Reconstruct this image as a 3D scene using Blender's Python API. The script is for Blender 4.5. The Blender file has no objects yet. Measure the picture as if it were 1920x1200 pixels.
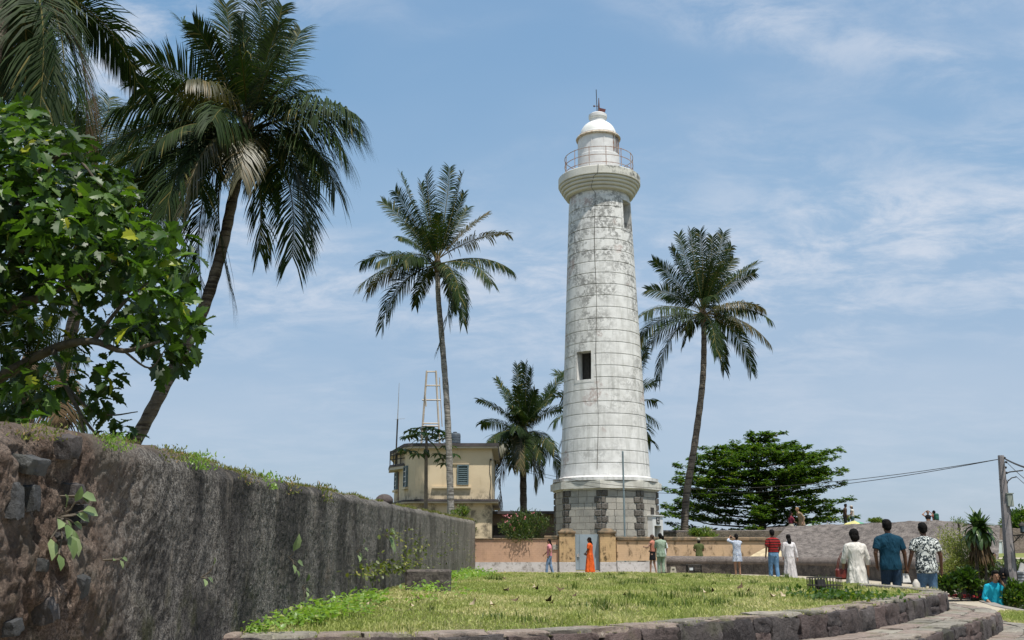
import bpy, bmesh, math, random
import numpy as np
from math import sin, cos, pi, radians, sqrt, atan2
from mathutils import Vector, Matrix

SC = bpy.context.scene
COL = SC.collection
random.seed(7)
RNG = np.random.default_rng(7)

# ------------------------------------------------------------------ camera
F = 1870.0
PITCH = math.atan(430 / 1870.0)
CP, SP = cos(PITCH), sin(PITCH)
CAMZ = 1.1
cd = bpy.data.cameras.new('camera')
cam = bpy.data.objects.new('camera', cd)
COL.objects.link(cam)
cam.location = (0, 0, CAMZ)
cam.rotation_euler = (pi / 2 + PITCH, 0, 0)
cd.sensor_width = 36
cd.lens = 36 * F / 1920
cd.clip_start = 0.1
cd.clip_end = 20000
SC.camera = cam

# ------------------------------------------------------------------ sky, sun, exposure
SUN = Vector((0.17, -0.33, 0.93)).normalized()
sun_el = math.asin(SUN.z)
sun_rot = atan2(SUN.x, SUN.y)
W = bpy.data.worlds.new('World')
SC.world = W
W.use_nodes = True
nt = W.node_tree
nt.nodes.clear()
def wn(t, **k):
    n = nt.nodes.new(t)
    for a, b in k.items():
        setattr(n, a, b)
    return n
sky = wn('ShaderNodeTexSky', sky_type='NISHITA', sun_disc=False, sun_elevation=sun_el,
         sun_rotation=sun_rot, air_density=1.0, dust_density=1.0, ozone_density=1.3)
tc = wn('ShaderNodeTexCoord')
sep = wn('ShaderNodeSeparateXYZ')
nt.links.new(tc.outputs['Generated'], sep.inputs[0])
def wmath(op, a, b=None, c=None, clamp=False):
    n = wn('ShaderNodeMath', operation=op)
    n.use_clamp = clamp
    for i, v in enumerate((a, b, c)):
        if v is None:
            continue
        if isinstance(v, (int, float)):
            n.inputs[i].default_value = v
        else:
            nt.links.new(v, n.inputs[i])
    return n.outputs[0]
zc = wmath('MAXIMUM', sep.outputs[2], 0.0)
zd = wmath('ADD', zc, 0.22)
cx = wmath('DIVIDE', sep.outputs[0], zd)
cy = wmath('DIVIDE', sep.outputs[1], zd)
comb = wn('ShaderNodeCombineXYZ')
nt.links.new(cx, comb.inputs[0]); nt.links.new(cy, comb.inputs[1])
mp = wn('ShaderNodeMapping')
mp.inputs['Rotation'].default_value = (0, 0, radians(24))
mp.inputs['Scale'].default_value = (1.0, 1.45, 1)
mp.inputs['Location'].default_value = (3.1, 1.35, 0)
nt.links.new(comb.outputs[0], mp.inputs[0])
def wnoise(scale, detail, rough, dist=0.0):
    n = wn('ShaderNodeTexNoise')
    n.inputs['Scale'].default_value = scale
    n.inputs['Detail'].default_value = detail
    n.inputs['Roughness'].default_value = rough
    n.inputs['Distortion'].default_value = dist
    nt.links.new(mp.outputs[0], n.inputs['Vector'])
    return n.outputs['Fac']
def wramp(f, a, b):
    n = wn('ShaderNodeMapRange', interpolation_type='SMOOTHSTEP')
    nt.links.new(f, n.inputs[0])
    n.inputs[1].default_value = a; n.inputs[2].default_value = b
    return n.outputs[0]
big = wramp(wnoise(1.1, 3, 0.5, 0.4), 0.33, 0.57)
fine = wramp(wnoise(5.2, 10, 0.66, 0.35), 0.36, 0.72)
veil = wramp(wnoise(0.6, 4, 0.55, 0.2), 0.30, 0.75)
hgt = wramp(zc, 0.10, 0.36)
cl = wmath('MULTIPLY', wmath('MULTIPLY', big, fine), wmath('MULTIPLY_ADD', hgt, 0.85, 0.15))
cl = wmath('MULTIPLY_ADD', veil, 0.22, wmath('MULTIPLY', cl, 0.88), clamp=True)
air = wn('ShaderNodeValToRGB')          # humid air: greyer towards the horizon, deeper blue overhead
nt.links.new(zc, air.inputs[0])
for i, (p_, c_) in enumerate(((0.0, (1.80, 2.12, 2.66)), (.14, (1.68, 2.14, 2.74)), (.32, (1.20, 1.98, 2.86)), (.60, (.74, 1.52, 2.60)))):
    e_ = air.color_ramp.elements[i] if i < 2 else air.color_ramp.elements.new(p_)
    e_.position = p_; e_.color = (*c_, 1)
tint = wn('ShaderNodeMix', data_type='RGBA', blend_type='MULTIPLY')
tint.inputs[0].default_value = 1.0
nt.links.new(sky.outputs[0], tint.inputs[6])
tint.inputs[7].default_value = (0.80, 1.06, 1.22, 1)
hm = wn('ShaderNodeMix', data_type='RGBA')
hm.inputs[0].default_value = 0.88
nt.links.new(tint.outputs[2], hm.inputs[6])
nt.links.new(air.outputs[0], hm.inputs[7])
cm = wn('ShaderNodeMix', data_type='RGBA')
nt.links.new(cl, cm.inputs[0])
nt.links.new(hm.outputs[2], cm.inputs[6])
cm.inputs[7].default_value = (3.4, 3.6, 4.0, 1)
bg = wn('ShaderNodeBackground')
bg.inputs[1].default_value = 0.15
nt.links.new(cm.outputs[2], bg.inputs[0])
wo = wn('ShaderNodeOutputWorld')
nt.links.new(bg.outputs[0], wo.inputs[0])

sl = bpy.data.lights.new('sun', 'SUN')
sl.energy = 3.9
sl.angle = radians(0.6)
sl.color = (1.0, 0.955, 0.88)
so = bpy.data.objects.new('sun', sl)
COL.objects.link(so)
so.rotation_euler = SUN.to_track_quat('Z', 'Y').to_euler()
so.location = (10, -20, 60)

SC.view_settings.view_transform = 'Standard'
SC.view_settings.look = 'None'
SC.view_settings.exposure = 0.5
SC.view_settings.gamma = 1.0
SC.view_settings.use_curve_mapping = False
SC.render.engine = 'CYCLES'
SC.cycles.max_bounces = 5
SC.cycles.diffuse_bounces = 3
SC.cycles.transparent_max_bounces = 8

# ------------------------------------------------------------------ helpers
def P(px, py, d):
    """world point seen at photo pixel (px,py) at ground distance d"""
    u = (px - 960) / F
    v = (600 - py) / F
    dy = CP - v * SP
    dz = SP + v * CP
    t = d / dy
    return Vector((u * t, d, CAMZ + dz * t))
def Zat(py, d):
    return P(960, py, d).z
def m_per_px(z, d):
    return (d * CP + (z - CAMZ) * SP) / F
def ground_pt(px, py, z):
    a, b = P(px, py, 1.0), Vector((0, 0, CAMZ))
    t = (z - CAMZ) / (a.z - CAMZ)
    return b + (a - b) * t

def tag(o, label=None, cat=None, group=None, kind=None):
    if label: o['label'] = label
    if cat: o['category'] = cat
    if group: o['group'] = group
    if kind: o['kind'] = kind
    return o
def thing(name, loc, label=None, cat=None, group=None):
    o = bpy.data.objects.new(name, None)
    COL.objects.link(o)
    o.location = loc
    o.empty_display_size = 0.2
    return tag(o, label, cat, group)
def wloc(o):
    v = Vector((0, 0, 0))
    while o is not None:
        v += o.location
        o = o.parent
    return v
def link(name, me, parent=None, mat=None, loc=None, kind=None):
    o = bpy.data.objects.new(name, me)
    COL.objects.link(o)
    if mat is not None and len(me.materials) == 0:
        for m in (mat if isinstance(mat, (list, tuple)) else [mat]):
            me.materials.append(m)
    if parent is not None:
        o.parent = parent
    if loc is not None:
        o.location = loc
    if kind:
        o['kind'] = kind
    return o
def copy_thing(o, parent=None):
    c = o.copy(); COL.objects.link(c)
    if parent is not None: c.parent = parent
    for ch in list(o.children):
        copy_thing(ch, c)
    return c

class MB:
    """collects shapes in world (or local) coordinates and links them as one mesh"""
    def __init__(s):
        s.v = []; s.f = []; s.m = []; s.cm = 0
    def add(s, vs, fs):
        b = len(s.v)
        s.v.extend([tuple(p) for p in vs])
        for f in fs:
            s.f.append(tuple(i + b for i in f)); s.m.append(s.cm)
        return s
    def box(s, c, size, rz=0.0, bev=0.0, rx=0.0, ry=0.0):
        hx, hy, hz = size[0] / 2, size[1] / 2, size[2] / 2
        R = Matrix.Rotation(rz, 3, 'Z') @ Matrix.Rotation(ry, 3, 'Y') @ Matrix.Rotation(rx, 3, 'X')
        c = Vector(c)
        if bev <= 0:
            vs = [(x, y, z) for z in (-hz, hz) for x, y in ((-hx, -hy), (hx, -hy), (hx, hy), (-hx, hy))]
            fs = [(3, 2, 1, 0), (4, 5, 6, 7), (0, 1, 5, 4), (1, 2, 6, 5), (2, 3, 7, 6), (3, 0, 4, 7)]
        else:
            b = min(bev, hx * .9, hy * .9, hz * .9)
            vs = []; 
            for z, i in ((-hz, b), (-hz + b, 0), (hz - b, 0), (hz, b)):
                for x, y in ((-hx + b, -hy), (hx - b, -hy), (hx, -hy + b), (hx, hy - b), (hx - b, hy), (-hx + b, hy), (-hx, hy - b), (-hx, -hy + b)):
                    x2 = max(-hx + i, min(hx - i, x)); y2 = max(-hy + i, min(hy - i, y))
                    vs.append((x2, y2, z))
            fs = [tuple(reversed(range(8))), tuple(range(24, 32))]
            for k in range(3):
                for i in range(8):
                    j = (i + 1) % 8
                    fs.append((k * 8 + i, k * 8 + j, k * 8 + 8 + j, k * 8 + 8 + i))
        return s.add([c + R @ Vector(v) for v in vs], fs)
    def tube(s, pts, rad, n=8, cap=True, flat=None):
        pts = [Vector(p) for p in pts]
        if not isinstance(rad, (list, tuple)):
            rad = [rad] * len(pts)
        base = len(s.v); vs = []; fs = []
        prev = None
        for i, p in enumerate(pts):
            t = (pts[min(i + 1, len(pts) - 1)] - pts[max(i - 1, 0)])
            t = t.normalized() if t.length > 1e-9 else Vector((0, 0, 1))
            a = Vector((1, 0, 0)) if abs(t.x) < 0.9 else Vector((0, 1, 0))
            if prev is not None:
                a = prev
            u = (a - t * a.dot(t)).normalized(); w = t.cross(u)
            prev = u
            for k in range(n):
                an = 2 * pi * k / n
                vs.append(p + (u * cos(an) + w * sin(an)) * rad[i])
        for i in range(len(pts) - 1):
            for k in range(n):
                k2 = (k + 1) % n
                fs.append((i * n + k, i * n + k2, i * n + n + k2, i * n + n + k))
        if cap:
            fs.append(tuple(reversed(range(n))))
            fs.append(tuple(range((len(pts) - 1) * n, len(pts) * n)))
        return s.add(vs, fs)
    def lathe(s, c, prof, n=48, a0=0.0, a1=2 * pi, close=True, skip=None):
        """prof: (radius, z) list; angle 0 faces the camera (-Y), positive towards +X"""
        vs = []; fs = []
        full = abs(a1 - a0 - 2 * pi) < 1e-6
        m = n if full else n + 1
        for r, z in prof:
            for k in range(m):
                a = a0 + (a1 - a0) * k / n
                vs.append((c[0] + r * sin(a), c[1] - r * cos(a), c[2] + z))
        for i in range(len(prof) - 1):
            for k in range(n):
                am = a0 + (a1 - a0) * (k + .5) / n
                if skip and skip(am, c[2] + (prof[i][1] + prof[i + 1][1]) / 2):
                    continue
                k2 = (k + 1) % m if full else k + 1
                fs.append((i * m + k, i * m + k2, i * m + m + k2, i * m + m + k))
        return s.add(vs, fs)
    def ball(s, c, r, nu=10, nv=7):
        rx, ry, rz = (r if isinstance(r, (list, tuple)) else (r, r, r))
        vs = [(c[0], c[1], c[2] - rz)]; fs = []
        for j in range(1, nv):
            ph = -pi / 2 + pi * j / nv
            for i in range(nu):
                th = 2 * pi * i / nu
                vs.append((c[0] + rx * cos(ph) * cos(th), c[1] + ry * cos(ph) * sin(th), c[2] + rz * sin(ph)))
        vs.append((c[0], c[1], c[2] + rz))
        for i in range(nu):
            fs.append((0, 1 + (i + 1) % nu, 1 + i))
        for j in range(nv - 2):
            for i in range(nu):
                a = 1 + j * nu + i; b = 1 + j * nu + (i + 1) % nu
                fs.append((a, b, b + nu, a + nu))
        l = len(vs) - 1; st = 1 + (nv - 2) * nu
        for i in range(nu):
            fs.append((st + i, st + (i + 1) % nu, l))
        return s.add(vs, fs)
    def prism(s, poly, z0, z1):
        n = len(poly)
        vs = [(x, y, z0) for x, y in poly] + [(x, y, z1) for x, y in poly]
        fs = [tuple(reversed(range(n))), tuple(range(n, 2 * n))] + [(i, (i + 1) % n, n + (i + 1) % n, n + i) for i in range(n)]
        return s.add(vs, fs)
    def mesh(s, name, smooth=False, off=None):
        me = bpy.data.meshes.new(name)
        vs = s.v if off is None else [(x - off[0], y - off[1], z - off[2]) for x, y, z in s.v]
        me.from_pydata(vs, [], s.f)
        if max(s.m, default=0) > 0:
            me.polygons.foreach_set('material_index', s.m)
        if smooth:
            me.polygons.foreach_set('use_smooth', [True] * len(me.polygons))
        me.update()
        return me
    def build(s, name, mat, parent=None, smooth=False, local=False, kind=None, label=None):
        off = None
        loc = None
        if s.v and not local:
            w = wloc(parent) if parent is not None else None
            if parent is None:      # top level single mesh: origin at its own base
                xs = [p[0] for p in s.v]; ys = [p[1] for p in s.v]; zs = [p[2] for p in s.v]
                off = ((min(xs) + max(xs)) / 2, (min(ys) + max(ys)) / 2, min(zs)); loc = off
            else:
                off = w
        me = s.mesh(name, smooth, off)
        o = link(name, me, parent, mat, loc, kind)
        if label: o['label'] = label
        return o

def np_mesh(name, V, Fs, smooth=False):
    """V (n,3); Fs (m,k) uniform polygons"""
    me = bpy.data.meshes.new(name)
    V = np.asarray(V, dtype=np.float32); Fs = np.asarray(Fs, dtype=np.int32)
    m, k = Fs.shape
    me.vertices.add(len(V)); me.vertices.foreach_set('co', V.ravel())
    me.loops.add(m * k); me.loops.foreach_set('vertex_index', Fs.ravel())
    me.polygons.add(m); me.polygons.foreach_set('loop_start', np.arange(0, m * k, k, dtype=np.int32))
    try:
        me.polygons.foreach_set('loop_total', np.full(m, k, dtype=np.int32))
    except Exception:
        pass
    if smooth:
        me.polygons.foreach_set('use_smooth', np.ones(m, dtype=bool))
    me.update(calc_edges=True)
    return me
def scatter(tv, tf, pos, B, sc):
    """template verts/tris placed n times: pos (n,3), B (n,3,3) rows=axes, sc (n,) or (n,3)"""
    tv = np.asarray(tv, dtype=float); tf = np.asarray(tf)
    n = len(pos); k = len(tv)
    sc = np.asarray(sc, dtype=float)
    if sc.ndim == 1: sc = np.repeat(sc[:, None], 3, 1)
    L = tv[None] * sc[:, None, :]
    Vv = np.einsum('nkj,nji->nki', L, B) + np.asarray(pos)[:, None, :]
    Ff = (tf[None] + (np.arange(n) * k)[:, None, None]).reshape(-1, tf.shape[1])
    return Vv.reshape(-1, 3), Ff
def basis(yd, zd):
    """rows x,y,z from y direction and approximate z"""
    yd = yd / np.maximum(np.linalg.norm(yd, axis=1, keepdims=True), 1e-9)
    x = np.cross(yd, zd); x /= np.maximum(np.linalg.norm(x, axis=1, keepdims=True), 1e-9)
    z = np.cross(x, yd)
    return np.stack([x, yd, z], 1)

def _hash(ix, iy, iz, seed):
    h = (ix.astype(np.int64) * 374761393 + iy.astype(np.int64) * 668265263 + iz.astype(np.int64) * 2147483647 + seed * 974634777)
    h = (h ^ (h >> 13)) * 1274126177
    h = h ^ (h >> 16)
    return (h & 0xffff) / 65535.0
def vnoise(x, y, z, seed=0):
    x, y, z = np.broadcast_arrays(np.asarray(x, float), np.asarray(y, float), np.asarray(z, float))
    ix, iy, iz = np.floor(x), np.floor(y), np.floor(z)
    fx, fy, fz = x - ix, y - iy, z - iz
    fx = fx * fx * (3 - 2 * fx); fy = fy * fy * (3 - 2 * fy); fz = fz * fz * (3 - 2 * fz)
    r = 0
    for a in (0, 1):
        for b in (0, 1):
            for c in (0, 1):
                w = (fx if a else 1 - fx) * (fy if b else 1 - fy) * (fz if c else 1 - fz)
                r = r + w * _hash(ix + a, iy + b, iz + c, seed)
    return r
def fbm(x, y, z, o=4, seed=0, g=.5):
    a = 1.0; s = 0; t = 0; f = 1.0
    for i in range(o):
        s = s + a * vnoise(x * f, y * f, z * f, seed + i); t += a; a *= g; f *= 2.03
    return s / t

# ------------------------------------------------------------------ materials
class Mat:
    def __init__(s, name, rough=0.85, spec=0.3):
        s.m = bpy.data.materials.new(name); s.m.use_nodes = True
        s.t = s.m.node_tree; s.n = s.t.nodes
        s.b = s.n['Principled BSDF']
        s.b.inputs['Roughness'].default_value = rough
        s.b.inputs['Specular IOR Level'].default_value = spec
        s.out = s.n['Material Output']
        g = s.n.new('ShaderNodeNewGeometry'); s.g = g
        s.pos = g.outputs['Position']
    def L(s, a, b): s.t.links.new(a, b)
    def put(s, n, i, v):
        if v is None: return
        if hasattr(v, 'is_linked') or isinstance(v, bpy.types.NodeSocket): s.L(v, n.inputs[i])
        elif isinstance(v, (tuple, list)) and len(v) == 3 and n.inputs[i].type == 'RGBA': n.inputs[i].default_value = (*v, 1)
        else: n.inputs[i].default_value = v
    def objc(s):
        return s.n.new('ShaderNodeTexCoord').outputs['Object']
    def mapv(s, v, scale=(1, 1, 1), loc=(0, 0, 0), rot=(0, 0, 0)):
        n = s.n.new('ShaderNodeMapping'); s.L(v, n.inputs[0])
        n.inputs['Scale'].default_value = scale; n.inputs['Location'].default_value = loc; n.inputs['Rotation'].default_value = rot
        return n.outputs[0]
    def noise(s, scale, detail=5, rough=.55, vec=None, dist=0.0):
        n = s.n.new('ShaderNodeTexNoise')
        s.L(vec or s.pos, n.inputs['Vector'])
        n.inputs['Scale'].default_value = scale; n.inputs['Detail'].default_value = detail
        n.inputs['Roughness'].default_value = rough; n.inputs['Distortion'].default_value = dist
        return n.outputs['Fac']
    def vor(s, scale, vec=None, feat='F1', out='Distance'):
        n = s.n.new('ShaderNodeTexVoronoi'); n.feature = feat
        s.L(vec or s.pos, n.inputs['Vector']); n.inputs['Scale'].default_value = scale
        return n.outputs[out]
    def rng(s, f, a, b, lo=0., hi=1.):
        n = s.n.new('ShaderNodeMapRange'); n.interpolation_type = 'SMOOTHSTEP'
        s.L(f, n.inputs[0])
        for i, v in enumerate((a, b, lo, hi)): n.inputs[1 + i].default_value = v
        return n.outputs[0]
    def math(s, op, a, b=0.0, clamp=False):
        n = s.n.new('ShaderNodeMath'); n.operation = op; n.use_clamp = clamp
        s.put(n, 0, a); s.put(n, 1, b); return n.outputs[0]
    def mix(s, f, a, b, blend='MIX'):
        n = s.n.new('ShaderNodeMix'); n.data_type = 'RGBA'; n.blend_type = blend
        s.put(n, 0, f); s.put(n, 6, a); s.put(n, 7, b); return n.outputs[2]
    def xyz(s, v=None):
        n = s.n.new('ShaderNodeSeparateXYZ'); s.L(v or s.pos, n.inputs[0]); return n.outputs
    def island(s): return s.g.outputs['Random Per Island']
    def orand(s): return s.n.new('ShaderNodeObjectInfo').outputs['Random']
    def color(s, c): s.put(s.b, s.b.inputs.find('Base Color'), c); return s
    def bump(s, h, strength=.4, dist=.02):
        n = s.n.new('ShaderNodeBump'); n.inputs['Strength'].default_value = strength
        n.inputs['Distance'].default_value = dist; s.L(h, n.inputs['Height'])
        s.L(n.outputs[0], s.b.inputs['Normal']); return s
    def translucent(s, col, f=.3):
        tr = s.n.new('ShaderNodeBsdfTranslucent'); s.put(tr, 0, col)
        mx = s.n.new('ShaderNodeMixShader'); mx.inputs[0].default_value = f
        s.L(s.b.outputs[0], mx.inputs[1]); s.L(tr.outputs[0], mx.inputs[2]); s.L(mx.outputs[0], s.out.inputs[0]); return s

def simple(name, c1, c2=None, scale=6., rough=.8, bump=.0, bs=30., spec=.3, lo=.35, hi=.65, metal=0.):
    m = Mat(name, rough, spec)
    c2 = c2 or tuple(x * .75 for x in c1)
    m.color(m.mix(m.rng(m.noise(scale), lo, hi), c1, c2))
    if bump: m.bump(m.noise(bs, 6, .6), bump, .02)
    m.b.inputs['Metallic'].default_value = metal
    return m.m
def leafmat(name, dark, light, yellow=None, yfrac=.06, trans=.3, rough=.45, gloss=.4):
    m = Mat(name, rough, gloss)
    r = m.island()
    c = m.mix(r, dark, light)
    c = m.mix(m.rng(m.noise(1.2, 2), .35, .65, 0, .5), c, tuple(x * .7 for x in dark))
    if yellow:
        r2 = m.math('FRACT', m.math('MULTIPLY', r, 37.7))
        c = m.mix(m.rng(r2, 1 - yfrac - .01, 1 - yfrac), c, yellow)
    m.color(c)
    tc_ = m.mix(.5, c, light)
    m.translucent(m.mix(1., tc_, (1.5, 1.7, .7), 'MULTIPLY'), trans)
    return m.m

# ================================================================== SITE: ground, lawn, terrace
def catmull(pts, step=0.08):
    pts = [np.array(p, float) for p in pts]
    P4 = [2 * pts[0] - pts[1]] + pts + [2 * pts[-1] - pts[-2]]
    out = []
    for i in range(1, len(P4) - 2):
        a, b, c, d = P4[i - 1:i + 3]
        n = max(2, int(np.linalg.norm(c - b) / step))
        for k in range(n):
            t = k / n
            out.append(.5 * (2 * b + (c - a) * t + (2 * a - 5 * b + 4 * c - d) * t * t + (3 * b - 3 * c + d - a) * t ** 3))
    out.append(pts[-1])
    return np.array(out)
def resample(pl, step):
    d = np.r_[0, np.cumsum(np.linalg.norm(np.diff(pl, axis=0), axis=1))]
    s = np.arange(0, d[-1], step)
    return np.stack([np.interp(s, d, pl[:, i]) for i in range(2)], 1)
def offset(pl, o):
    t = np.gradient(pl, axis=0); t /= np.linalg.norm(t, axis=1, keepdims=True)
    nrm = np.stack([t[:, 1], -t[:, 0]], 1)
    return pl + nrm * o
Z1, Z2, Z3, ZP = 0.5, 0.25, 0.0, -0.13
T1raw = [(-2.3, 7.25), (-1.0, 7.38), (.16, 7.58), (.95, 8.05), (1.65, 8.8), (2.25, 9.4), (2.8, 9.95), (3.45, 10.68),
         (4.22, 11.75), (5.15, 13.1), (5.9, 14.25), (6.3, 15.2), (6.36, 16.3), (6.2, 17.6)]
T1 = resample(catmull(T1raw), 0.06)
T2 = resample(offset(T1, .66), .06)
T3 = resample(offset(T1, 1.28), .06)
BACK = [(6.6, 22), (7.5, 28), (7.75, 34), (7.4, 41), (6, 43.6), (3, 44.8), (-1.6, 45.2)]
LAWN = [tuple(p) for p in T1[::4]] + BACK + [(-2.4, 45.2), (-2.4, 7.25)]
def lawn_z(y):
    return np.interp(y, [0, 18, 43, 60], [Z1, Z1, .1, .1])
def lawn_h(x, y):
    return lawn_z(y) + .04 * (fbm(np.asarray(x) * .5, np.asarray(y) * .35, 0, 3, 5) - .5) * np.clip((np.asarray(y) - 8) / 6, 0, 1)
def plaza_h(y):
    return np.interp(y, [0, 15.5, 18, 19.5, 24, 40, 60], [.235, .235, .06, -.02, -.08, .1, .1])
def fore_h(x, y):
    x, y = np.asarray(x, float), np.asarray(y, float)
    low = np.interp(y, [14, 16, 19.5, 22], [-.13, -.11, -.03, -.08])
    a = np.clip((x - 6.9) / 1.5, 0, 1); a = a * a * (3 - 2 * a)
    b = np.clip((16.9 - y) / .6, 0, 1); b = b * b * (3 - 2 * b)
    w = np.maximum(a, b) * np.clip((22 - y) / 2, 0, 1)
    return plaza_h(y) * (1 - w) + low * w
def inpoly(x, y, poly):
    x = np.asarray(x); y = np.asarray(y); r = np.zeros(x.shape, bool)
    n = len(poly)
    for i in range(n):
        x1, y1 = poly[i]; x2, y2 = poly[(i + 1) % n]
        if y1 == y2: continue
        c = ((y1 > y) != (y2 > y)) & (x < (x2 - x1) * (y - y1) / (y2 - y1) + x1)
        r ^= c
    return r

# -- materials of the ground
def mk_soil():
    m = Mat('lawn_soil', .95, .1)
    n1 = m.noise(.9, 5); n2 = m.noise(14, 6, .65); n3 = m.noise(60, 4)
    c = m.mix(m.rng(n2, .35, .65), (.105, .125, .032), (.19, .185, .07))
    c = m.mix(m.rng(n1, .52, .72, 0, .75), c, (.30, .25, .14))
    m.color(m.mix(m.rng(n3, .3, .7, 0, .35), c, (.06, .06, .02)))
    m.bump(m.noise(45, 6, .7), .8, .03); return m.m
def mk_path():
    m = Mat('sandy_paving', .9, .15)
    c = m.mix(m.rng(m.noise(1.4, 6), .35, .7), (.42, .36, .27), (.31, .27, .21))
    c = m.mix(m.rng(m.noise(22, 6, .7), .45, .7, 0, .5), c, (.52, .47, .38))
    m.color(c); m.bump(m.noise(50, 5, .65), .35, .02); return m.m
def mk_dirt():
    m = Mat('dry_ground', .95, .1)
    c = m.mix(m.rng(m.noise(.12, 6), .4, .62), (.12, .13, .045), (.25, .21, .13))
    m.color(m.mix(m.rng(m.noise(3, 6, .65), .4, .7, 0, .5), c, (.09, .11, .03))); m.bump(m.noise(8, 6), .5, .05); return m.m
M_SOIL, M_PATH, M_DIRT = mk_soil(), mk_path(), mk_dirt()

# ground to the horizon, then the sea
mb = MB()
mb.add([(-2500, -60, -1.2), (2500, -60, -1.2), (2500, 130, -1.2), (-2500, 130, -1.2)], [(0, 1, 2, 3)])
tag(mb.build('ground', M_DIRT), kind='structure')
mb = MB()
mb.add([(-2500, -60, -6), (2500, -60, -6), (2500, 130, -6), (-2500, 130, -6), (-2500, 130, -1.2), (2500, 130, -1.2)], [(2, 3, 4, 5)])
tag(mb.build('shore_cliff', M_DIRT), kind='structure')
m = Mat('sea_water', .18, .5); m.color(m.mix(m.rng(m.noise(.02, 4), .4, .6), (.03, .09, .11), (.05, .13, .15))); m.bump(m.noise(.6, 5), .4, .3)
mb = MB(); mb.add([(-9000, 130.5, -6.2), (9000, 130.5, -6.2), (9000, 12000, -6.2), (-9000, 12000, -6.2)], [(0, 1, 2, 3)])
tag(mb.build('sea', m.m), kind='structure')

# plaza slab behind and beside the lawn (raised above the street)
PIT = [(9.75, 16.3), (9.6, 18.3), (9.55, 19.6), (10.2, 21.8), (11.3, 25.0), (12.6, 29), (13.6, 33), (14.2, 37)]
def grid_sheet(name, xs, ys, hf, poly, mat, kind='structure', skirt=None):
    X, Y = np.meshgrid(xs, ys); Z = hf(X, Y)
    V = np.stack([X, Y, Z], -1).reshape(-1, 3); nx, ny = len(xs), len(ys)
    idx = np.arange(nx * ny).reshape(ny, nx)
    Fq = np.stack([idx[:-1, :-1], idx[:-1, 1:], idx[1:, 1:], idx[1:, :-1]], -1).reshape(-1, 4)
    if poly is not None:
        c = V[Fq].mean(1); Fq = Fq[inpoly(c[:, 0], c[:, 1], poly)]
    me = np_mesh(name, V, Fq, True)
    return tag(link(name, me, None, mat), kind=kind)
plaza_poly = [(-2.2, 42)] + [(2, 42), (6.3, 24), (5.0, 17), (5.0, 14.4), (16.2, 14.4), (16.2, 19.0), (9.7, 19.7)] + PIT[3:] + [(14.2, 38.5), (12.5, 46.5), (12.5, 47.5), (-2.2, 47.5)]
grid_sheet('plaza_path', np.arange(-2.4, 16.4, .12), np.arange(14.3, 47.6, .16), lambda X, Y: fore_h(X, Y) + .006 * (fbm(X * 3, Y * 3, 0, 2, 3) - .5), plaza_poly, M_PATH)
# retaining edge of the plaza down to the street
mb = MB()
KB = [(16.2, 19.0), (9.7, 19.7)] + PIT[3:]
for (a, b) in zip(KB[:-1], KB[1:]):
    za, zb = float(fore_h(*a)), float(fore_h(*b))
    mb.add([(a[0] - .12, a[1], za + .005), (a[0] + .12, a[1], za + .005), (b[0] + .12, b[1], zb + .005), (b[0] - .12, b[1], zb + .005),
            (a[0] + .12, a[1], -1.25), (b[0] + .12, b[1], -1.25)], [(0, 1, 2, 3), (1, 4, 5, 2)])
tag(mb.build('kerb', simple('kerb_stone', (.30, .27, .23), (.2, .18, .16), 3, .9, .4)), kind='structure')

# low path that passes the steps on the right
gs = grid_sheet('path', np.arange(-9, 16.4, .25), np.arange(1.5, 14.8, .25), lambda X, Y: ZP + .012 * (fbm(X, Y, 0, 3, 9) - .5), None, M_PATH)

# ================================================================== TERRACE: lawn and curved stone steps
xs = np.arange(-2.6, 8.0, .10); ys = np.r_[np.arange(7.0, 18, .10), np.arange(18, 45.6, .25)]
grid_sheet('lawn', xs, ys, lambda X, Y: lawn_h(X, Y) - .015, [(p[0], p[1]) for p in offset(T1, -.02)[::4]] + BACK + [(-2.6, 45.2), (-2.6, 7.3)], M_SOIL)

def mk_stone(name, cols, moss=.25, seed=0., bump=.9):
    m = Mat(name, .88, .2)
    r = m.orand(); oc = m.objc()
    v = m.n.new('ShaderNodeVectorMath'); v.operation = 'ADD'; m.L(m.pos, v.inputs[0])
    c = m.mix(r, cols[0], cols[1])
    r2 = m.math('FRACT', m.math('MULTIPLY', r, 13.3))
    c = m.mix(m.rng(r2, .35, .8, 0, .8), c, cols[2])
    n = m.noise(7, 8, .68); n2 = m.noise(26, 6, .7)
    c = m.mix(m.rng(n, .48, .70, 0, .75), c, tuple(x * .35 for x in cols[0]))
    c = m.mix(m.rng(n2, .55, .74, 0, .7), c, tuple(min(1, x * 1.9) for x in cols[1]))
    c = m.mix(m.rng(m.noise(3.1, 4), .56, .70, 0, moss), c, (.09, .10, .035))
    m.color(c)
    h = m.math('ADD', m.math('MULTIPLY', n, 1.0), m.math('MULTIPLY', n2, .5))
    m.bump(h, bump, .05); return m.m
M_STONE = mk_stone('dark_rubble_stone', [(.055, .048, .048), (.115, .10, .095), (.14, .10, .09)])
M_SLAB = mk_stone('worn_flagstone', [(.17, .155, .13), (.31, .28, .23), (.25, .19, .16)], .55, bump=.6)
M_MORTAR = simple('old_mortar', (.25, .22, .17), (.13, .12, .085), 5, .95, .9, 22)

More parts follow.
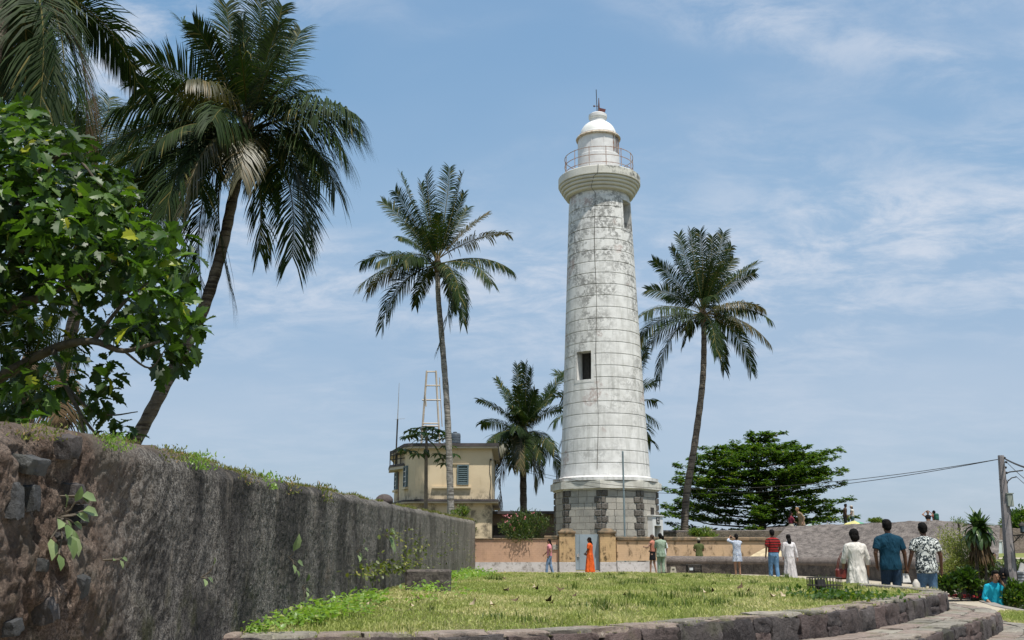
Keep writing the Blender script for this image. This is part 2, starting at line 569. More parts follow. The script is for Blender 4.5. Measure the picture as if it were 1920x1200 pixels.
def rough_stone(seed, nx=4, ny=2, nz=3, amp=.12, bev=.5):
    """unit block -0.5..0.5 with uneven faces and soft edges"""
    bm = bmesh.new()
    bmesh.ops.create_cube(bm, size=1)
    bmesh.ops.subdivide_edges(bm, edges=bm.edges[:], cuts=4, use_grid_fill=True)
    for v in bm.verts:
        x, y, z = v.co
        e = sorted([abs(x), abs(y), abs(z)])
        k = 1.0
        if e[1] > .45: k -= .10 * bev
        if e[0] > .45: k -= .10 * bev
        v.co = Vector((x, y, z)) * k
        n = Vector([float(fbm(x * 2.3 + q * 9, y * 2.3 + seed * 5.1, z * 2.3 + seed, 3, int(seed) + q)) - .5 for q in range(3)])
        v.co += n * amp * 2
    me = bpy.data.meshes.new('stone_shape'); bm.to_mesh(me); bm.free()
    me.polygons.foreach_set('use_smooth', [True] * len(me.polygons))
    try:
        me.set_sharp_from_angle(angle=radians(24))
    except Exception: pass
    me.materials.append(M_STONE)
    return me
SHAPES = [rough_stone(i + 1, amp=.13) for i in range(12)]
SLABS = []
for i in range(8):
    me = rough_stone(i + 40, amp=.10, bev=.35); me.materials.clear(); me.materials.append(M_SLAB); SLABS.append(me)
def put_stone(name, parent, shapes, c, size, rz, tilt=0.03):
    o = bpy.data.objects.new(name, random.choice(shapes)); COL.objects.link(o)
    o.parent = parent
    o.location = Vector(c) - wloc(parent)
    o.rotation_euler = (random.uniform(-tilt, tilt), random.uniform(-tilt, tilt), rz)
    o.scale = size
    return o
def arc(pl):
    d = np.r_[0, np.cumsum(np.linalg.norm(np.diff(pl, axis=0), axis=1))]
    def at(s):
        p = Vector((float(np.interp(s, d, pl[:, 0])), float(np.interp(s, d, pl[:, 1]))))
        q = Vector((float(np.interp(s + .1, d, pl[:, 0])), float(np.interp(s + .1, d, pl[:, 1]))))
        q0 = Vector((float(np.interp(s - .1, d, pl[:, 0])), float(np.interp(s - .1, d, pl[:, 1]))))
        t = (q - q0).normalized()
        return p, t, Vector((t.y, -t.x))
    return d[-1], at
TIER_LABEL = ['topmost curved step of dark stone blocks holding up the lawn', 'middle curved step of dark stones below the lawn edge', 'lowest curved stone step meeting the pale path']
for ti, (pl, zt, zb, inner) in enumerate(((T1, Z1, Z2, .30), (T2, Z2, Z3, .70), (T3, Z3, ZP - .1, .66))):
    root = thing('curved_step', (pl[len(pl) // 2][0], pl[len(pl) // 2][1], zb), TIER_LABEL[ti], 'stone step')
    # mortar core: top sheet and recessed face
    o_in = offset(pl, -inner); o_f = offset(pl, -.05)
    mb = MB(); n = len(pl)
    vs = [(x, y, zt - .012) for x, y in o_in] + [(x, y, zt - .012) for x, y in o_f] + [(x, y, zb - .06) for x, y in o_f]
    fs = []
    for i in range(n - 1):
        fs += [(i, n + i, n + i + 1, i + 1), (n + i, 2 * n + i, 2 * n + i + 1, n + i + 1)]
    mb.add(vs, fs); mb.build('mortar_core', M_MORTAR, root)
    L, at = arc(pl)
    s = .05
    h = zt - zb
    while s < L - .1:
        w = random.uniform(.24, .62) * (1.0 if ti < 2 else .8)
        p, t, nn = at(s + w / 2)
        rz = atan2(t.y, t.x)
        if random.random() < .26:     # two thin stones, one above the other
            hh = h * random.uniform(.42, .58)
            for zc_, hz in ((zb + hh / 2, hh), (zb + hh + (h - hh) / 2, h - hh)):
                put_stone('stone', root, SHAPES, (p.x - nn.x * .13, p.y - nn.y * .13, zc_ - .01), (w * 1.06, .34, hz * 1.08), rz)
        else:
            put_stone('stone', root, SHAPES, (p.x - nn.x * .13, p.y - nn.y * .13, (zt + zb) / 2 - .015), (w * 1.06, random.uniform(.34, .40), h * 1.10), rz + random.choice((0, pi)))
        s += w + random.uniform(.0, .03)
    # flat capping stones / tread paving
    rows = 1 if ti == 0 else 2
    for r in range(rows):
        s = random.uniform(0, .2)
        while s < L:
            w = random.uniform(.28, .55)
            p, t, nn = at(s + w / 2)
            dep = .30
            off_ = .14 + r * .31
            put_stone('flagstone', root, SLABS, (p.x - nn.x * off_, p.y - nn.y * off_, zt - .018 + random.uniform(-.006, .008)), (w * .98, dep * random.uniform(.88, 1.02), .075), atan2(t.y, t.x), .015)
            s += w

# ================================================================== LEFT RAMPART WALL
def wall_x(y): return np.interp(y, [2.0, 4.1, 7.3, 46.0], [-2.12, -2.08, -2.02, -1.68])
zt_near = [(3.0, .0), ]
WT = [(4.05, P(-20, 796, 4.05).z), (4.6, Zat(803, 4.6)), (5.4, P(180, 826, 5.4).z), (6.2, P(290, 846, 6.2).z), (7.3, P(430, 878, 7.3).z), (11, P(610, 917, 11).z), (16, None), (46.2, P(889, 976, 46.2).z)]
WT[1] = (4.6, P(80, 803, 4.6).z)
WT = [w for w in WT if w[1] is not None]
def wall_top(y):
    return np.interp(y, [w[0] for w in WT], [w[1] for w in WT]) 
ny_, nz_ = 1500, 170
yy = 2.6 * (46.0 / 2.6) ** np.linspace(0, 1, ny_)
tt = np.linspace(0, 1, nz_)
Yg, Tg = np.meshgrid(yy, tt)
top = wall_top(Yg) + .05 * (fbm(Yg * 1.3, 0, 0, 4, 11) - .5)
bot = np.where(Yg < 7.3, -.3, lawn_z(Yg) - .1)
FT = .86                                   # share of rows on the face, the rest turns over the top
tf_ = np.clip(Tg / FT, 0, 1)
Zg = bot + (top - bot) * tf_
back = np.clip((Tg - FT) / (1 - FT), 0, 1)
Xg = wall_x(Yg)
lump = fbm(Yg * 2.2, Zg * 2.2, 0, 3, 21) - .5
mid = fbm(Yg * 9, Zg * 9, 1, 4, 22, .6) - .5
fin = fbm(Yg * 34, Zg * 30, 2, 3, 23, .6) - .5
flute = fbm(Yg * 4.5, Zg * .5, 3, 4, 24, .6) - .5
near = np.clip((6.2 - Yg) / 1.6, 0, 1)      # broken plaster with exposed stones near the end
disp = lump * (.05 + .10 * near) + mid * (.012 + .025 * near) + fin * (.014 + .03 * near) + flute * .028
pit_ = np.clip(fbm(Yg * 6, Zg * 6, 5, 3, 31) - .62, 0, 1) * near * .3
disp -= pit_
edge = np.clip((tf_ - .93) / .07, 0, 1)
Xw = Xg + disp * (1 - .3 * edge) - .10 * edge ** 2 - back * .75
Zw = Zg + back ** .8 * .03 + (back > 0) * (fbm(Yg * 6, back * 4, 0, 3, 41) - .5) * .07
# far end turns back
V = np.stack([Xw, Yg, Zw], -1).reshape(-1, 3)
endX = np.minimum(V[:, 0], 1e9)
idx = np.arange(ny_ * nz_).reshape(nz_, ny_)
Fq = np.stack([idx[:-1, :-1], idx[:-1, 1:], idx[1:, 1:], idx[1:, :-1]], -1).reshape(-1, 4)
WALL = thing('rampart_wall', (-2.2, 20, 0), 'long weathered dark stone rampart wall running along the left side of the lawn', 'wall')
V = V - np.array([-2.2, 20, 0])

def mk_wall():
    m = Mat('weathered_rampart', .93, .12)
    x, y, z = m.xyz()
    near = m.rng(y, 4.75, 5.9, 1., 0.)
    st = m.noise(1., 6, .65, m.mapv(m.pos, (1, 5.5, .55)))
    st2 = m.noise(1., 5, .6, m.mapv(m.pos, (1, 17, 1.6)))
    sp = m.noise(80, 6, .8); md = m.noise(6, 7, .65); bigp = m.noise(1.1, 5, .6)
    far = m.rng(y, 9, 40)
    s25 = m.noise(1., 5, .7, m.mapv(m.pos, (1, 30, 13)))
    grey = m.mix(m.rng(sp, .42, .60), (.075, .070, .066), (.52, .48, .43))
    grey = m.mix(m.rng(s25, .44, .62, 0, .4), grey, (.07, .062, .056))
    grey = m.mix(m.rng(m.noise(26, 5, .75), .50, .60, 0, .62), grey, (.055, .050, .046))
    grey = m.mix(m.rng(m.noise(19, 4, .7, m.mapv(m.pos, (1, 1, 1), (3, 3, 3))), .58, .66, 0, .5), grey, (.44, .39, .33))
    grey = m.mix(m.rng(m.noise(1., 4, .6, m.mapv(m.pos, (1, 24, 9), (5, 3, 1))), .54, .66, 0, .6), grey, (.47, .44, .40))
    grey = m.mix(m.rng(st, .50, .66, 0, .45), grey, (.05, .046, .045))
    grey = m.mix(m.rng(m.noise(1.4, 5, .6, m.mapv(m.pos, (1, .8, .5), (0, 3, 0))), .46, .58, 0, .72), grey, (.045, .042, .042))
    grey = m.mix(m.rng(st2, .56, .70, 0, .45), grey, (.40, .35, .29))
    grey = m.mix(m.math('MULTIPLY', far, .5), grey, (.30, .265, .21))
    brown = m.mix(m.rng(md, .38, .64), (.24, .165, .125), (.50, .385, .31))
    brown = m.mix(m.rng(sp, .40, .58, 0, .8), brown, (.075, .05, .038))
    brown = m.mix(m.rng(m.noise(15, 6, .75), .52, .62, 0, .75), brown, (.045, .036, .03))
    brown = m.mix(m.rng(m.noise(2.6, 4), .55, .68, 0, .8), brown, (.23, .20, .165))
    f = m.math('MULTIPLY', near, m.rng(bigp, .25, .6, .55, 1.), True)
    f = m.math('MAXIMUM', f, m.rng(m.noise(1.3, 5), .62, .76, 0, .4))
    c = m.mix(f, grey, brown)
    # pinkish worn top edge and green growth
    topn = m.math('SUBTRACT', z, m.math('MULTIPLY', y, .0185))
    c = m.mix(m.math('MULTIPLY', m.rng(topn, 1.50, 1.62), m.rng(m.noise(9, 5, .7), .35, .6)), c, (.30, .23, .17))
    c = m.mix(m.math('MULTIPLY', m.rng(z, 1.1, .45), m.rng(m.noise(3.5, 5, .65), .50, .66, 0, .6)), c, (.075, .085, .022))
    m.color(c)
    h = m.math('ADD', m.math('MULTIPLY', sp, 1.2), m.math('ADD', m.math('MULTIPLY', md, .8), m.math('MULTIPLY', m.noise(130, 4, .7), .35)))
    m.bump(h, .9, .05)
    return m.m
M_WALL = mk_wall()
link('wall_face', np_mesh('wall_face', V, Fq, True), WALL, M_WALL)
mb = MB()   # core and far end
ye = 46.0
mb.box((float(wall_x(25)) - .62, 25.4, .3), (.7, 41.2, 2.6 * .9), rz=-.0088)
vs = []; n = 14
for k in range(n):
    t = k / (n - 1); zz = .0 + t * (wall_top(ye) - .02)
    vs += [(wall_x(ye) + .0 + .05 * float(fbm(k * .7, 0, 0, 2, 3)), ye - .01, zz), (wall_x(ye) - .35, ye + .16 + .05 * float(fbm(k * .7, 5, 0, 2, 3)), zz), (wall_x(ye) - .9, ye + .1, zz)]
fs = []
for k in range(n - 1):
    for j in range(2):
        a = k * 3 + j; fs.append((a, a + 1, a + 4, a + 3))
mb.add(vs, fs)
mb.build('wall_core', M_WALL, WALL)
# exposed stones near the camera: (px, py, width px, height px)
M_WSTONE = mk_stone('slate_grey_stone', [(.05, .052, .055), (.10, .10, .10), (.09, .075, .07)], .1)
for i in range(5):
    me = SHAPES[i].copy(); me.materials.clear(); me.materials.append(M_WSTONE); SHAPES.append(me)
WS = SHAPES[-5:]
def wall_point(px, py, out=0.0):
    """where the photo's pixel meets the wall plane"""
    y = 4.0
    for _ in range(30):
        p = P(px, py, y); y += (float(wall_x(y)) - p.x) / ((px - 960) / F) * .9 if abs(px - 960) > 1 else 0
        y = min(max(y, 2.8), 46)
    p = P(px, py, y); return Vector((float(wall_x(y)) + out, y, p.z))
for (px, py, w, h) in ((48, 872, 62, 34), (120, 838, 34, 44), (12, 940, 26, 70), (44, 935, 22, 50), (128, 925, 30, 40), (142, 965, 18, 40),
                       (78, 1145, 26, 46), (10, 1175, 30, 30), (140, 1098, 24, 40), (60, 1060, 22, 24), (105, 1010, 26, 20)):
    c = wall_point(px, py, .015)
    s = (Vector((c.x, c.y, c.z)) - Vector((0, 0, CAMZ))).length / F
    # along-wall length is strongly foreshortened less here because the wall is seen at ~30 degrees
    put_stone('stone', WALL, WS, c, (.09, w * s * 1.15, h * s * .85), 0, .3)
# rounded boulder seen over the far top of the wall
c = wall_point(748, 942, -.25); rb_ = 17 * m_per_px(c.z, c.y)
mb = MB(); mb.ball((c.x, c.y, float(wall_top(c.y)) + rb_ * .35), (rb_, rb_ * 1.2, rb_ * .75), 14, 9)
tag(mb.build('boulder', M_STONE, smooth=True), 'rounded dark boulder peeping over the top of the long left wall', 'boulder')
mb = MB(); c = wall_point(6, 779, -.1); mb.ball((c.x, c.y, c.z), (.05, .06, .035), 12, 8)
tag(mb.build('pale_stone', simple('limewashed_stone', (.62, .62, .60), (.45, .45, .42), 8), smooth=True), 'small whitish stone lying on top of the near end of the long wall', 'stone')

# ================================================================== LIGHTHOUSE
LD = 54.0
LC = P(1137, 1000, LD); LX = LC.x; LB = .1
def lz(py): return Zat(py, LD)
def lr(wpx, z): return wpx * m_per_px(z, LD)
LH = thing('lighthouse', (LX, LD, LB), 'tall white tapering stone lighthouse with dome and railed gallery on an octagonal block base', 'lighthouse')
def mk_lhpaint():
    m = Mat('peeling_white_paint', .75, .25)
    x, y, z = m.xyz()
    n = m.noise(1.1, 8, .66, m.mapv(m.pos, (1, 1, 1.25))); n2 = m.noise(5.5, 8, .75); n3 = m.noise(.35, 4)
    st = m.noise(1, 6, .6, m.mapv(m.pos, (5, 5, .5)))
    c = m.mix(m.rng(m.noise(2.3, 6), .35, .7), (.74, .73, .70), (.62, .61, .58))
    c = m.mix(m.rng(st, .46, .68, 0, .6), c, (.46, .455, .42))
    patch = m.math('MULTIPLY', m.math('MULTIPLY', m.rng(n, .44, .52), m.rng(n2, .44, .53)), m.rng(m.noise(.42, 3, .5, m.mapv(m.pos, (1, 1, 1), (7, 1, 3))), .42, .60, .12, 1.))
    up = m.rng(z, 7, 16, .4, 1.)
    c = m.mix(m.math('MULTIPLY', m.math('MULTIPLY', patch, up), .95), c, (.25, .245, .23))
    pk = m.math('MULTIPLY', m.rng(m.noise(.55, 3, .5, m.mapv(m.pos, (1, 1, 1), (4, 2, 7))), .61, .66), m.rng(n2, .40, .58, 0, .8))
    c = m.mix(pk, c, (.42, .33, .30))
    m.color(c); m.bump(m.math('ADD', m.noise(18, 6, .7), m.math('MULTIPLY', n2, .8)), .5, .03); return m.m
M_LH = mk_lhpaint()
m = Mat('gallery_concrete', .8, .2)
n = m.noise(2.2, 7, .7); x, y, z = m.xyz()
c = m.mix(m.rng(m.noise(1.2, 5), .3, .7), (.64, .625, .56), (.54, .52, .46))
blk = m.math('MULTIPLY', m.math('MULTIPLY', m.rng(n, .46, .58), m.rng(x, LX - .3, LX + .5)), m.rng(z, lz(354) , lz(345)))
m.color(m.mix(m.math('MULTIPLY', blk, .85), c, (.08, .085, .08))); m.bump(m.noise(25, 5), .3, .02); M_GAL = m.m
M_LANT = simple('lantern_white', (.72, .71, .69), (.62, .60, .58), 2, .55, .15)
M_DOME = simple('dome_white', (.80, .79, .75), (.72, .71, .66), 2, .45, .1, spec=.5)
M_RUST = simple('rusty_iron', (.16, .07, .045), (.08, .045, .035), 6, .8, .3)
M_RAIL = simple('rail_paint', (.42, .36, .33), (.30, .17, .12), 4, .7)
zb, zt = lz(897), lz(374)
Rb, Rt = lr(82.5, lz(890)), lr(57, zt)
def srad(z): 
    t = (z - zb) / (zt - zb); return Rb + (Rt - Rb) * t + .05 * (1 - t) ** 6
NC = 24
edges_ = [zb + (zt - .35 - zb) * k / NC for k in range(NC + 1)]
WIN = [(-46, -22, lz(722), lz(670)), (41, 71, lz(441), lz(389))]   # a0,a1 deg, z0,z1
def win_hit(a, z, pad=0):
    a = (a + pi) % (2 * pi) - pi
    return any(radians(w[0]) < a < radians(w[1]) and w[2] < z < w[3] for w in WIN)
NS = 120
def ang_list(k0=0):
    s = set([round(-180 + 3 * i, 3) for i in range(NS)])
    for w in WIN: s |= {w[0], w[1]}
    return sorted(s)
ANG = [radians(a) for a in ang_list()]
def ring_mesh(mb, prof, hole=True):
    n = len(ANG); vs = []; fs = []
    for r, z in prof:
        for a in ANG: vs.append((LX + r * sin(a), LD - r * cos(a), z))
    for i in range(len(prof) - 1):
        zm = (prof[i][1] + prof[i + 1][1]) / 2
        for k in range(n):
            am = (ANG[k] + (ANG[(k + 1) % n] + (2 * pi if k == n - 1 else 0))) / 2
            if hole and win_hit(am, zm): continue
            k2 = (k + 1) % n
            fs.append((i * n + k, i * n + k2, i * n + n + k2, i * n + n + k))
    mb.add(vs, fs)
ev = sorted(set(edges_ + [zt] + [w[2] for w in WIN] + [w[3] for w in WIN]))
mb = MB(); ring_mesh(mb, [(srad(z) - .036, z) for z in ev]); mb.build('shaft_core', M_LH, LH, smooth=True)
for i in range(NC):
    z0, z1 = edges_[i], edges_[i + 1]
    g = .014
    pr = [(srad(z0) - .035, z0 + g), (srad(z0) - .008, z0 + g + .004), (srad(z0), z0 + g + .02)]
    for w in WIN:
        for zz in (w[2], w[3]):
            if z0 + g + .03 < zz < z1 - g - .03: pr.append((srad(zz), zz))
    pr.sort(key=lambda q: q[1])
    pr += [(srad(z1), z1 - g - .02), (srad(z1) - .008, z1 - g - .004), (srad(z1) - .035, z1 - g)]
    mb = MB(); ring_mesh(mb, pr); mb.build('masonry_course', M_LH, LH)
M_DARK = simple('dark_timber', (.05, .045, .04), (.03, .028, .025), 8, .8)
for a0, a1, z0, z1 in WIN:
    a0, a1 = radians(a0), radians(a1)
    def q(a, r, z): return (LX + r * sin(a), LD - r * cos(a), z)
    R = srad((z0 + z1) / 2); ri = R - .75; am = (a0 + a1) / 2
    sh = radians(0)
    w_ = thing_w = None
    mb = MB()
    # straight reveals
    s0, s1 = R * sin(a0 - am), R * sin(a1 - am)
    def pt(s, dpt, z):   # s sideways in the window plane, dpt depth from the centre
        return (LX + s * cos(am) + dpt * sin(am), LD + s * sin(am) - dpt * cos(am), z)
    do = R * cos((a1 - a0) / 2) + .0; di = do - .62
    for z_, fl in ((z0, 0), (z1, 1)):
        mb.add([pt(s0, do, z_), pt(s1, do, z_), pt(s1 * .95, di, z_), pt(s0 * .95, di, z_)], [(0, 1, 2, 3)] if not fl else [(3, 2, 1, 0)])
    mb.add([pt(s0, do, z0), pt(s0, do, z1), pt(s0 * .95, di, z1), pt(s0 * .95, di, z0)], [(0, 1, 2, 3)])
    mb.add([pt(s1, do, z0), pt(s1, do, z1), pt(s1 * .95, di, z1), pt(s1 * .95, di, z0)], [(3, 2, 1, 0)])
    win = mb.build('window', M_LH, LH)
    # plain band around the opening that stops the joints
    mb = MB(); b = .16; pr = srad((z0 + z1) / 2)
    for (sa, sb, za, zb_) in ((s0 - b, s0, z0 - b, z1 + b), (s1, s1 + b, z0 - b, z1 + b), (s0, s1, z1, z1 + b), (s0, s1, z0 - b, z0)):
        N = 4; vs = []
        for j in range(N + 1):
            s = sa + (sb - sa) * j / N
            for zz in (za, zb_):
                r = srad(zz) + .012; vs.append(pt(s, sqrt(max(r * r - s * s, .01)), zz))
        mb.add(vs, [(2 * j, 2 * j + 2, 2 * j + 3, 2 * j + 1) for j in range(N)])
    mb.build('window_surround', M_LH, win, local=False)
    mb = MB(); mb.add([pt(s0, di + .02, z0), pt(s1, di + .02, z0), pt(s1, di + .02, z1), pt(s0, di + .02, z1)], [(0, 1, 2, 3)])
    for k in range(3):
        s = s0 * .9 + (s1 - s0) * .9 * k / 2
        mb.tube([pt(s, di + .06, z0), pt(s, di + .06, z1)], .025, 5)
    mb.build('shutter', M_DARK, win)
# shaft foot
mb = MB()
mb.lathe((LX, LD, 0), [(Rb + .02, zb + .05), (Rb + .06, zb + .02), (Rb + .07, zb - .08), (Rb + .0, zb - .10)], 96); mb.build('shaft_foot', M_LH, LH, smooth=False)
# gallery
R = lr(76.5, lz(345))
z1_, z0_ = lz(337), lz(352)
prof = [(srad(zt), zt - .05)]
nm = 4
for k in range(nm):
    t0 = k / nm; t1 = (k + 1) / nm
    ra = srad(zt) + (R * .965 - srad(zt)) * t0 ** .75; rb = srad(zt) + (R * .965 - srad(zt)) * t1 ** .75
    za = zt + (z0_ - zt) * t0; zb2 = zt + (z0_ - zt) * t1
    prof += [(ra - .03, za + .012), (rb - .015, za + .03), (rb + .02, za + (zb2 - za) * .45), (rb + .02, zb2 - .04), (rb - .04, zb2 - .006)]
prof += [(R - .03, z0_), (R, z0_ + .03), (R, z1_ - .04), (R - .04, z1_), (.3, z1_ + .01)]
mb = MB(); mb.lathe((LX, LD, 0), prof, 96); mb.build('gallery', M_GAL, LH)
# lantern room
Rl = lr(38, lz(290)); zl0, zl1 = z1_, lz(262)
lw = (radians(42), radians(78))
zw0, zw1 = lz(294), lz(257)
la = [i * pi / 36 - pi for i in range(72)]
mb = MB(); mb.lathe((LX, LD, 0), [(Rl + .03, zl0), (Rl + .03, lz(297)), (Rl, lz(296)), (Rl, zw0), (Rl, zw1), (Rl, zl1 + .15)], 72, -pi, pi,
                    skip=lambda a, z: lw[0] < a < lw[1] and zw0 < z < zw1)
lan = mb.build('lantern_room', M_LANT, LH)
m = Mat('lantern_glass', .08, .7); m.color(m.mix(m.rng(m.noise(1.5, 2), .4, .6), (.08, .14, .17), (.20, .30, .34))); M_GLASS = m.m
mb = MB(); mb.lathe((LX, LD, 0), [(Rl - .04, zw0), (Rl - .04, zw1)], 12, lw[0], lw[1]); mb.build('lantern_pane', M_GLASS, lan)
mb = MB()
for a in np.linspace(lw[0], lw[1], 4):
    mb.tube([(LX + (Rl) * sin(a), LD - Rl * cos(a), zw0), (LX + Rl * sin(a), LD - Rl * cos(a), zw1)], .03, 5)
mb.build('window_frame', M_RAIL, lan)
mb = MB()
for k in range(10):
    a = k * 2 * pi / 10 + .2
    mb.box((LX + (Rl + .004) * sin(a), LD - (Rl + .004) * cos(a), (zl0 + zl1) / 2 + .1), (.05, .03, zl1 - zl0 + .1), rz=a)
mb.build('panel_joint', M_LANT, lan)
# roof
Rr = lr(41.3, lz(262)); zr = lz(264)
Rd = lr(34, lz(250)); dz = lz(229) - lz(254)
prof = [(Rl, zr - .0), (Rr, zr), (Rr + .02, zr + .06), (Rr - .03, zr + .14), (Rd + .04, zr + .22)]
zd0 = zr + .22
for k in range(11):
    t = k / 10 * 0.86
    prof.append((Rd * cos(t * pi / 2) ** .8, zd0 + (dz + .1) * sin(t * pi / 2)))
mb = MB(); mb.lathe((LX, LD, 0), prof[:5], 72); mb.build('roof_rim', simple('rim_stained', (.55, .48, .38), (.35, .26, .18), 5, .8), LH, smooth=False)
mb = MB(); mb.lathe((LX, LD, 0), prof[4:], 72)
dome = mb.build('dome', M_DOME, LH, smooth=True)
rn, rv = lr(14.8, lz(228)), lr(17.2, lz(222))
zn = lz(230)
mb = MB(); mb.lathe((LX, LD, 0), [(rn, zn - .15), (rn, lz(226)), (rv - .03, lz(224)), (rv, lz(222)), (rv, lz(217)), (rv * .8, lz(214.5)), (.02, lz(213.5))], 40)
mb.build('ventilator', M_LANT, dome)
mb = MB(); zv0 = lz(214); mb.tube([(LX - .03, LD, zv0), (LX - .06, LD, lz(168))], .022, 6); mb.build('lightning_rod', M_DARK, LH)
mb = MB(); mb.tube([(LX + .08, LD, zv0), (LX + .08, LD, lz(184))], [.07, .02], 6)
mb.tube([(LX - .25, LD, lz(199)), (LX + .1, LD, lz(199))], .02, 5); mb.ball((LX - .2, LD, lz(199)), .06, 6, 4)
mast = mb.build('wind_vane_post', M_RUST, LH)
mb = MB(); mb.box((LX + .28, LD, lz(206.5)), (.36, .02, .20), ry=.25); mb.build('wind_vane', simple('vane_red', (.12, .04, .035), (.09, .03, .03), 3), mast)
# railing
Rg = lr(63.6, lz(300)); zr0, zr1 = z1_, lz(299)
rl = MB().lathe((0, 0, 0), [(0, 0), (0, .001)], 3)
for k, fr in enumerate((1.0, .62, .26)):
    z = zr0 + (zr1 - zr0) * fr
    mb = MB(); n = 64
    mb.tube([(LX + Rg * sin(2 * pi * i / n), LD - Rg * cos(2 * pi * i / n), z) for i in range(n + 1)], .022, 5, cap=False)
    mb.build('handrail' if k == 0 else 'guard_rail', M_RAIL, LH)
for k in range(13):
    a = 2 * pi * k / 13 + .12
    mb = MB(); mb.tube([(LX + Rg * sin(a), LD - Rg * cos(a), zr0 - .02), (LX + Rg * sin(a), LD - Rg * cos(a), zr1 + .04)], .024, 5)
    mb.build('rail_post', M_RAIL, LH)
# lightning conductor down the face
a = radians(-15.5); pts = []
for z in np.linspace(zt - .2, zb + .3, 26): pts.append((LX + (srad(z) + .02) * sin(a * .9 + .02 * sin(z)), LD - (srad(z) + .02) * cos(a), z))
pts = [(LX - .25, LD - R - .0, z1_ + .02), (LX - .28, LD - R - .02, z0_), (LX - .5, LD - R * .93, z0_ - .15), (LX - .62, LD - srad(zt) - .1, zt + .05)] + pts
mb = MB(); mb.tube(pts, .016, 4); mb.build('lightning_conductor', simple('old_cable', (.16, .15, .13), None, 5), LH)
# octagonal base -----------------------------------------------------
PH0 = radians(-10.4)
zc0, zc1 = lz(921.5), lz(907.5)
Ro = lr(98, 2.0)
def oct_pt(k, r=Ro): return Vector((LX + r * sin(PH0 + k * pi / 4), LD - r * cos(PH0 + k * pi / 4)))
M_OCT = simple('base_mortar', (.33, .315, .28), (.25, .24, .21), 4, .9, .4)
mb = MB(); mb.prism([tuple(oct_pt(k, Ro - .035)) for k in range(8)], LB - .3, zc0 + .02); mb.build('base_core', M_OCT, LH)
rc = lr(101.5, zc0)
mb = MB()
mb.prism([tuple(oct_pt(k, Ro + .05)) for k in range(8)], zc0 - .06, zc0 + .02)
mb.prism([tuple(oct_pt(k, rc + .08)) for k in range(8)], zc0 + .02, zc1 - .02)
mb.prism([tuple(oct_pt(k, rc - .02)) for k in range(8)], zc1 - .02, zc1 + .05)
mb.build('cornice', simple('cornice_paint', (.64, .62, .55), (.48, .46, .40), 2.2, .8, .4), LH)
mb = MB(); mb.lathe((LX, LD, 0), [(Rb + .45, zc1 + .04), (Rb + .45, zc1 + .20), (Rb + .17, zc1 + .24), (Rb + .1, zc1 + .3)], 64); mb.build('plinth_ring', M_LH, LH)
m = Mat('pale_ashlar', .85, .2); r = m.orand()
c = m.mix(r, (.45, .42, .36), (.36, .335, .29)); c = m.mix(m.rng(m.noise(1.6, 6, .65), .45, .7, 0, .7), c, (.25, .24, .215))
m.color(m.mix(m.rng(m.noise(14, 6, .7), .5, .7, 0, .4), c, (.18, .17, .155))); m.bump(m.noise(20, 6, .7), .5, .03); M_ASH = m.m
m = Mat('dark_quoin', .85, .2); r = m.orand()
c = m.mix(r, (.13, .115, .10), (.20, .18, .155)); m.color(m.mix(m.rng(m.noise(9, 6, .7), .45, .65, 0, .6), c, (.07, .062, .055))); m.bump(m.noise(14, 7, .75), 1., .08); M_QUO = m.m
NCO = 12; hc = (zc0 - .06 - LB) / NCO
fw = 2 * Ro * sin(pi / 8)
door_face = 1
back_pale = MB(); back_quo = MB()
for k in range(8):
    a = oct_pt(k); b = oct_pt(k + 1); t = (b - a).normalized(); nrm = Vector((t.y, -t.x)); rz = atan2(t.y, t.x)
    vis = k in (0, 1, 6, 7)
    for i in range(NCO):
        z0 = LB + i * hc; zm = z0 + hc / 2
        ql = .37 if i % 2 else .25
        segs = [(0, ql, 1), (fw - (.62 - ql), fw, 1)]
        x = ql
        xe = segs[1][0]
        while x < xe - 1e-3:
            w = random.uniform(.36, .66)
            if xe - (x + w) < .22: w = xe - x
            segs.append((x, x + w, 0)); x += w
        for s0, s1, dk in segs:
            g = .022 if dk else .010
            c = a + t * ((s0 + s1) / 2)
            if k == 1 and i < 5 and s1 > 1.0 and s0 < 1.9: # the doorway
                continue
            pro = .05 if dk else .004
            if dk: g = .028
            target = None
            cc = (c.x + nrm.x * (pro / 2 - .03), c.y + nrm.y * (pro / 2 - .03), zm)
            size = (s1 - s0 - g * 2, .06 + pro, hc - g * 2)
            if vis and i >= 3:
                mb = MB(); mb.box((0, 0, 0), size, bev=.025 if dk else .006)
                me = mb.mesh('block'); o = link('quoin' if dk else 'stone_block', me, LH, M_QUO if dk else M_ASH, Vector(cc) - wloc(LH)); o.rotation_euler = (0, 0, rz)
            else:
                (back_quo if dk else back_pale).box(cc, size, rz)
back_pale.build('rear_stonework', M_ASH, LH, kind='stuff'); back_quo.build('rear_quoins', M_QUO, LH, kind='stuff')
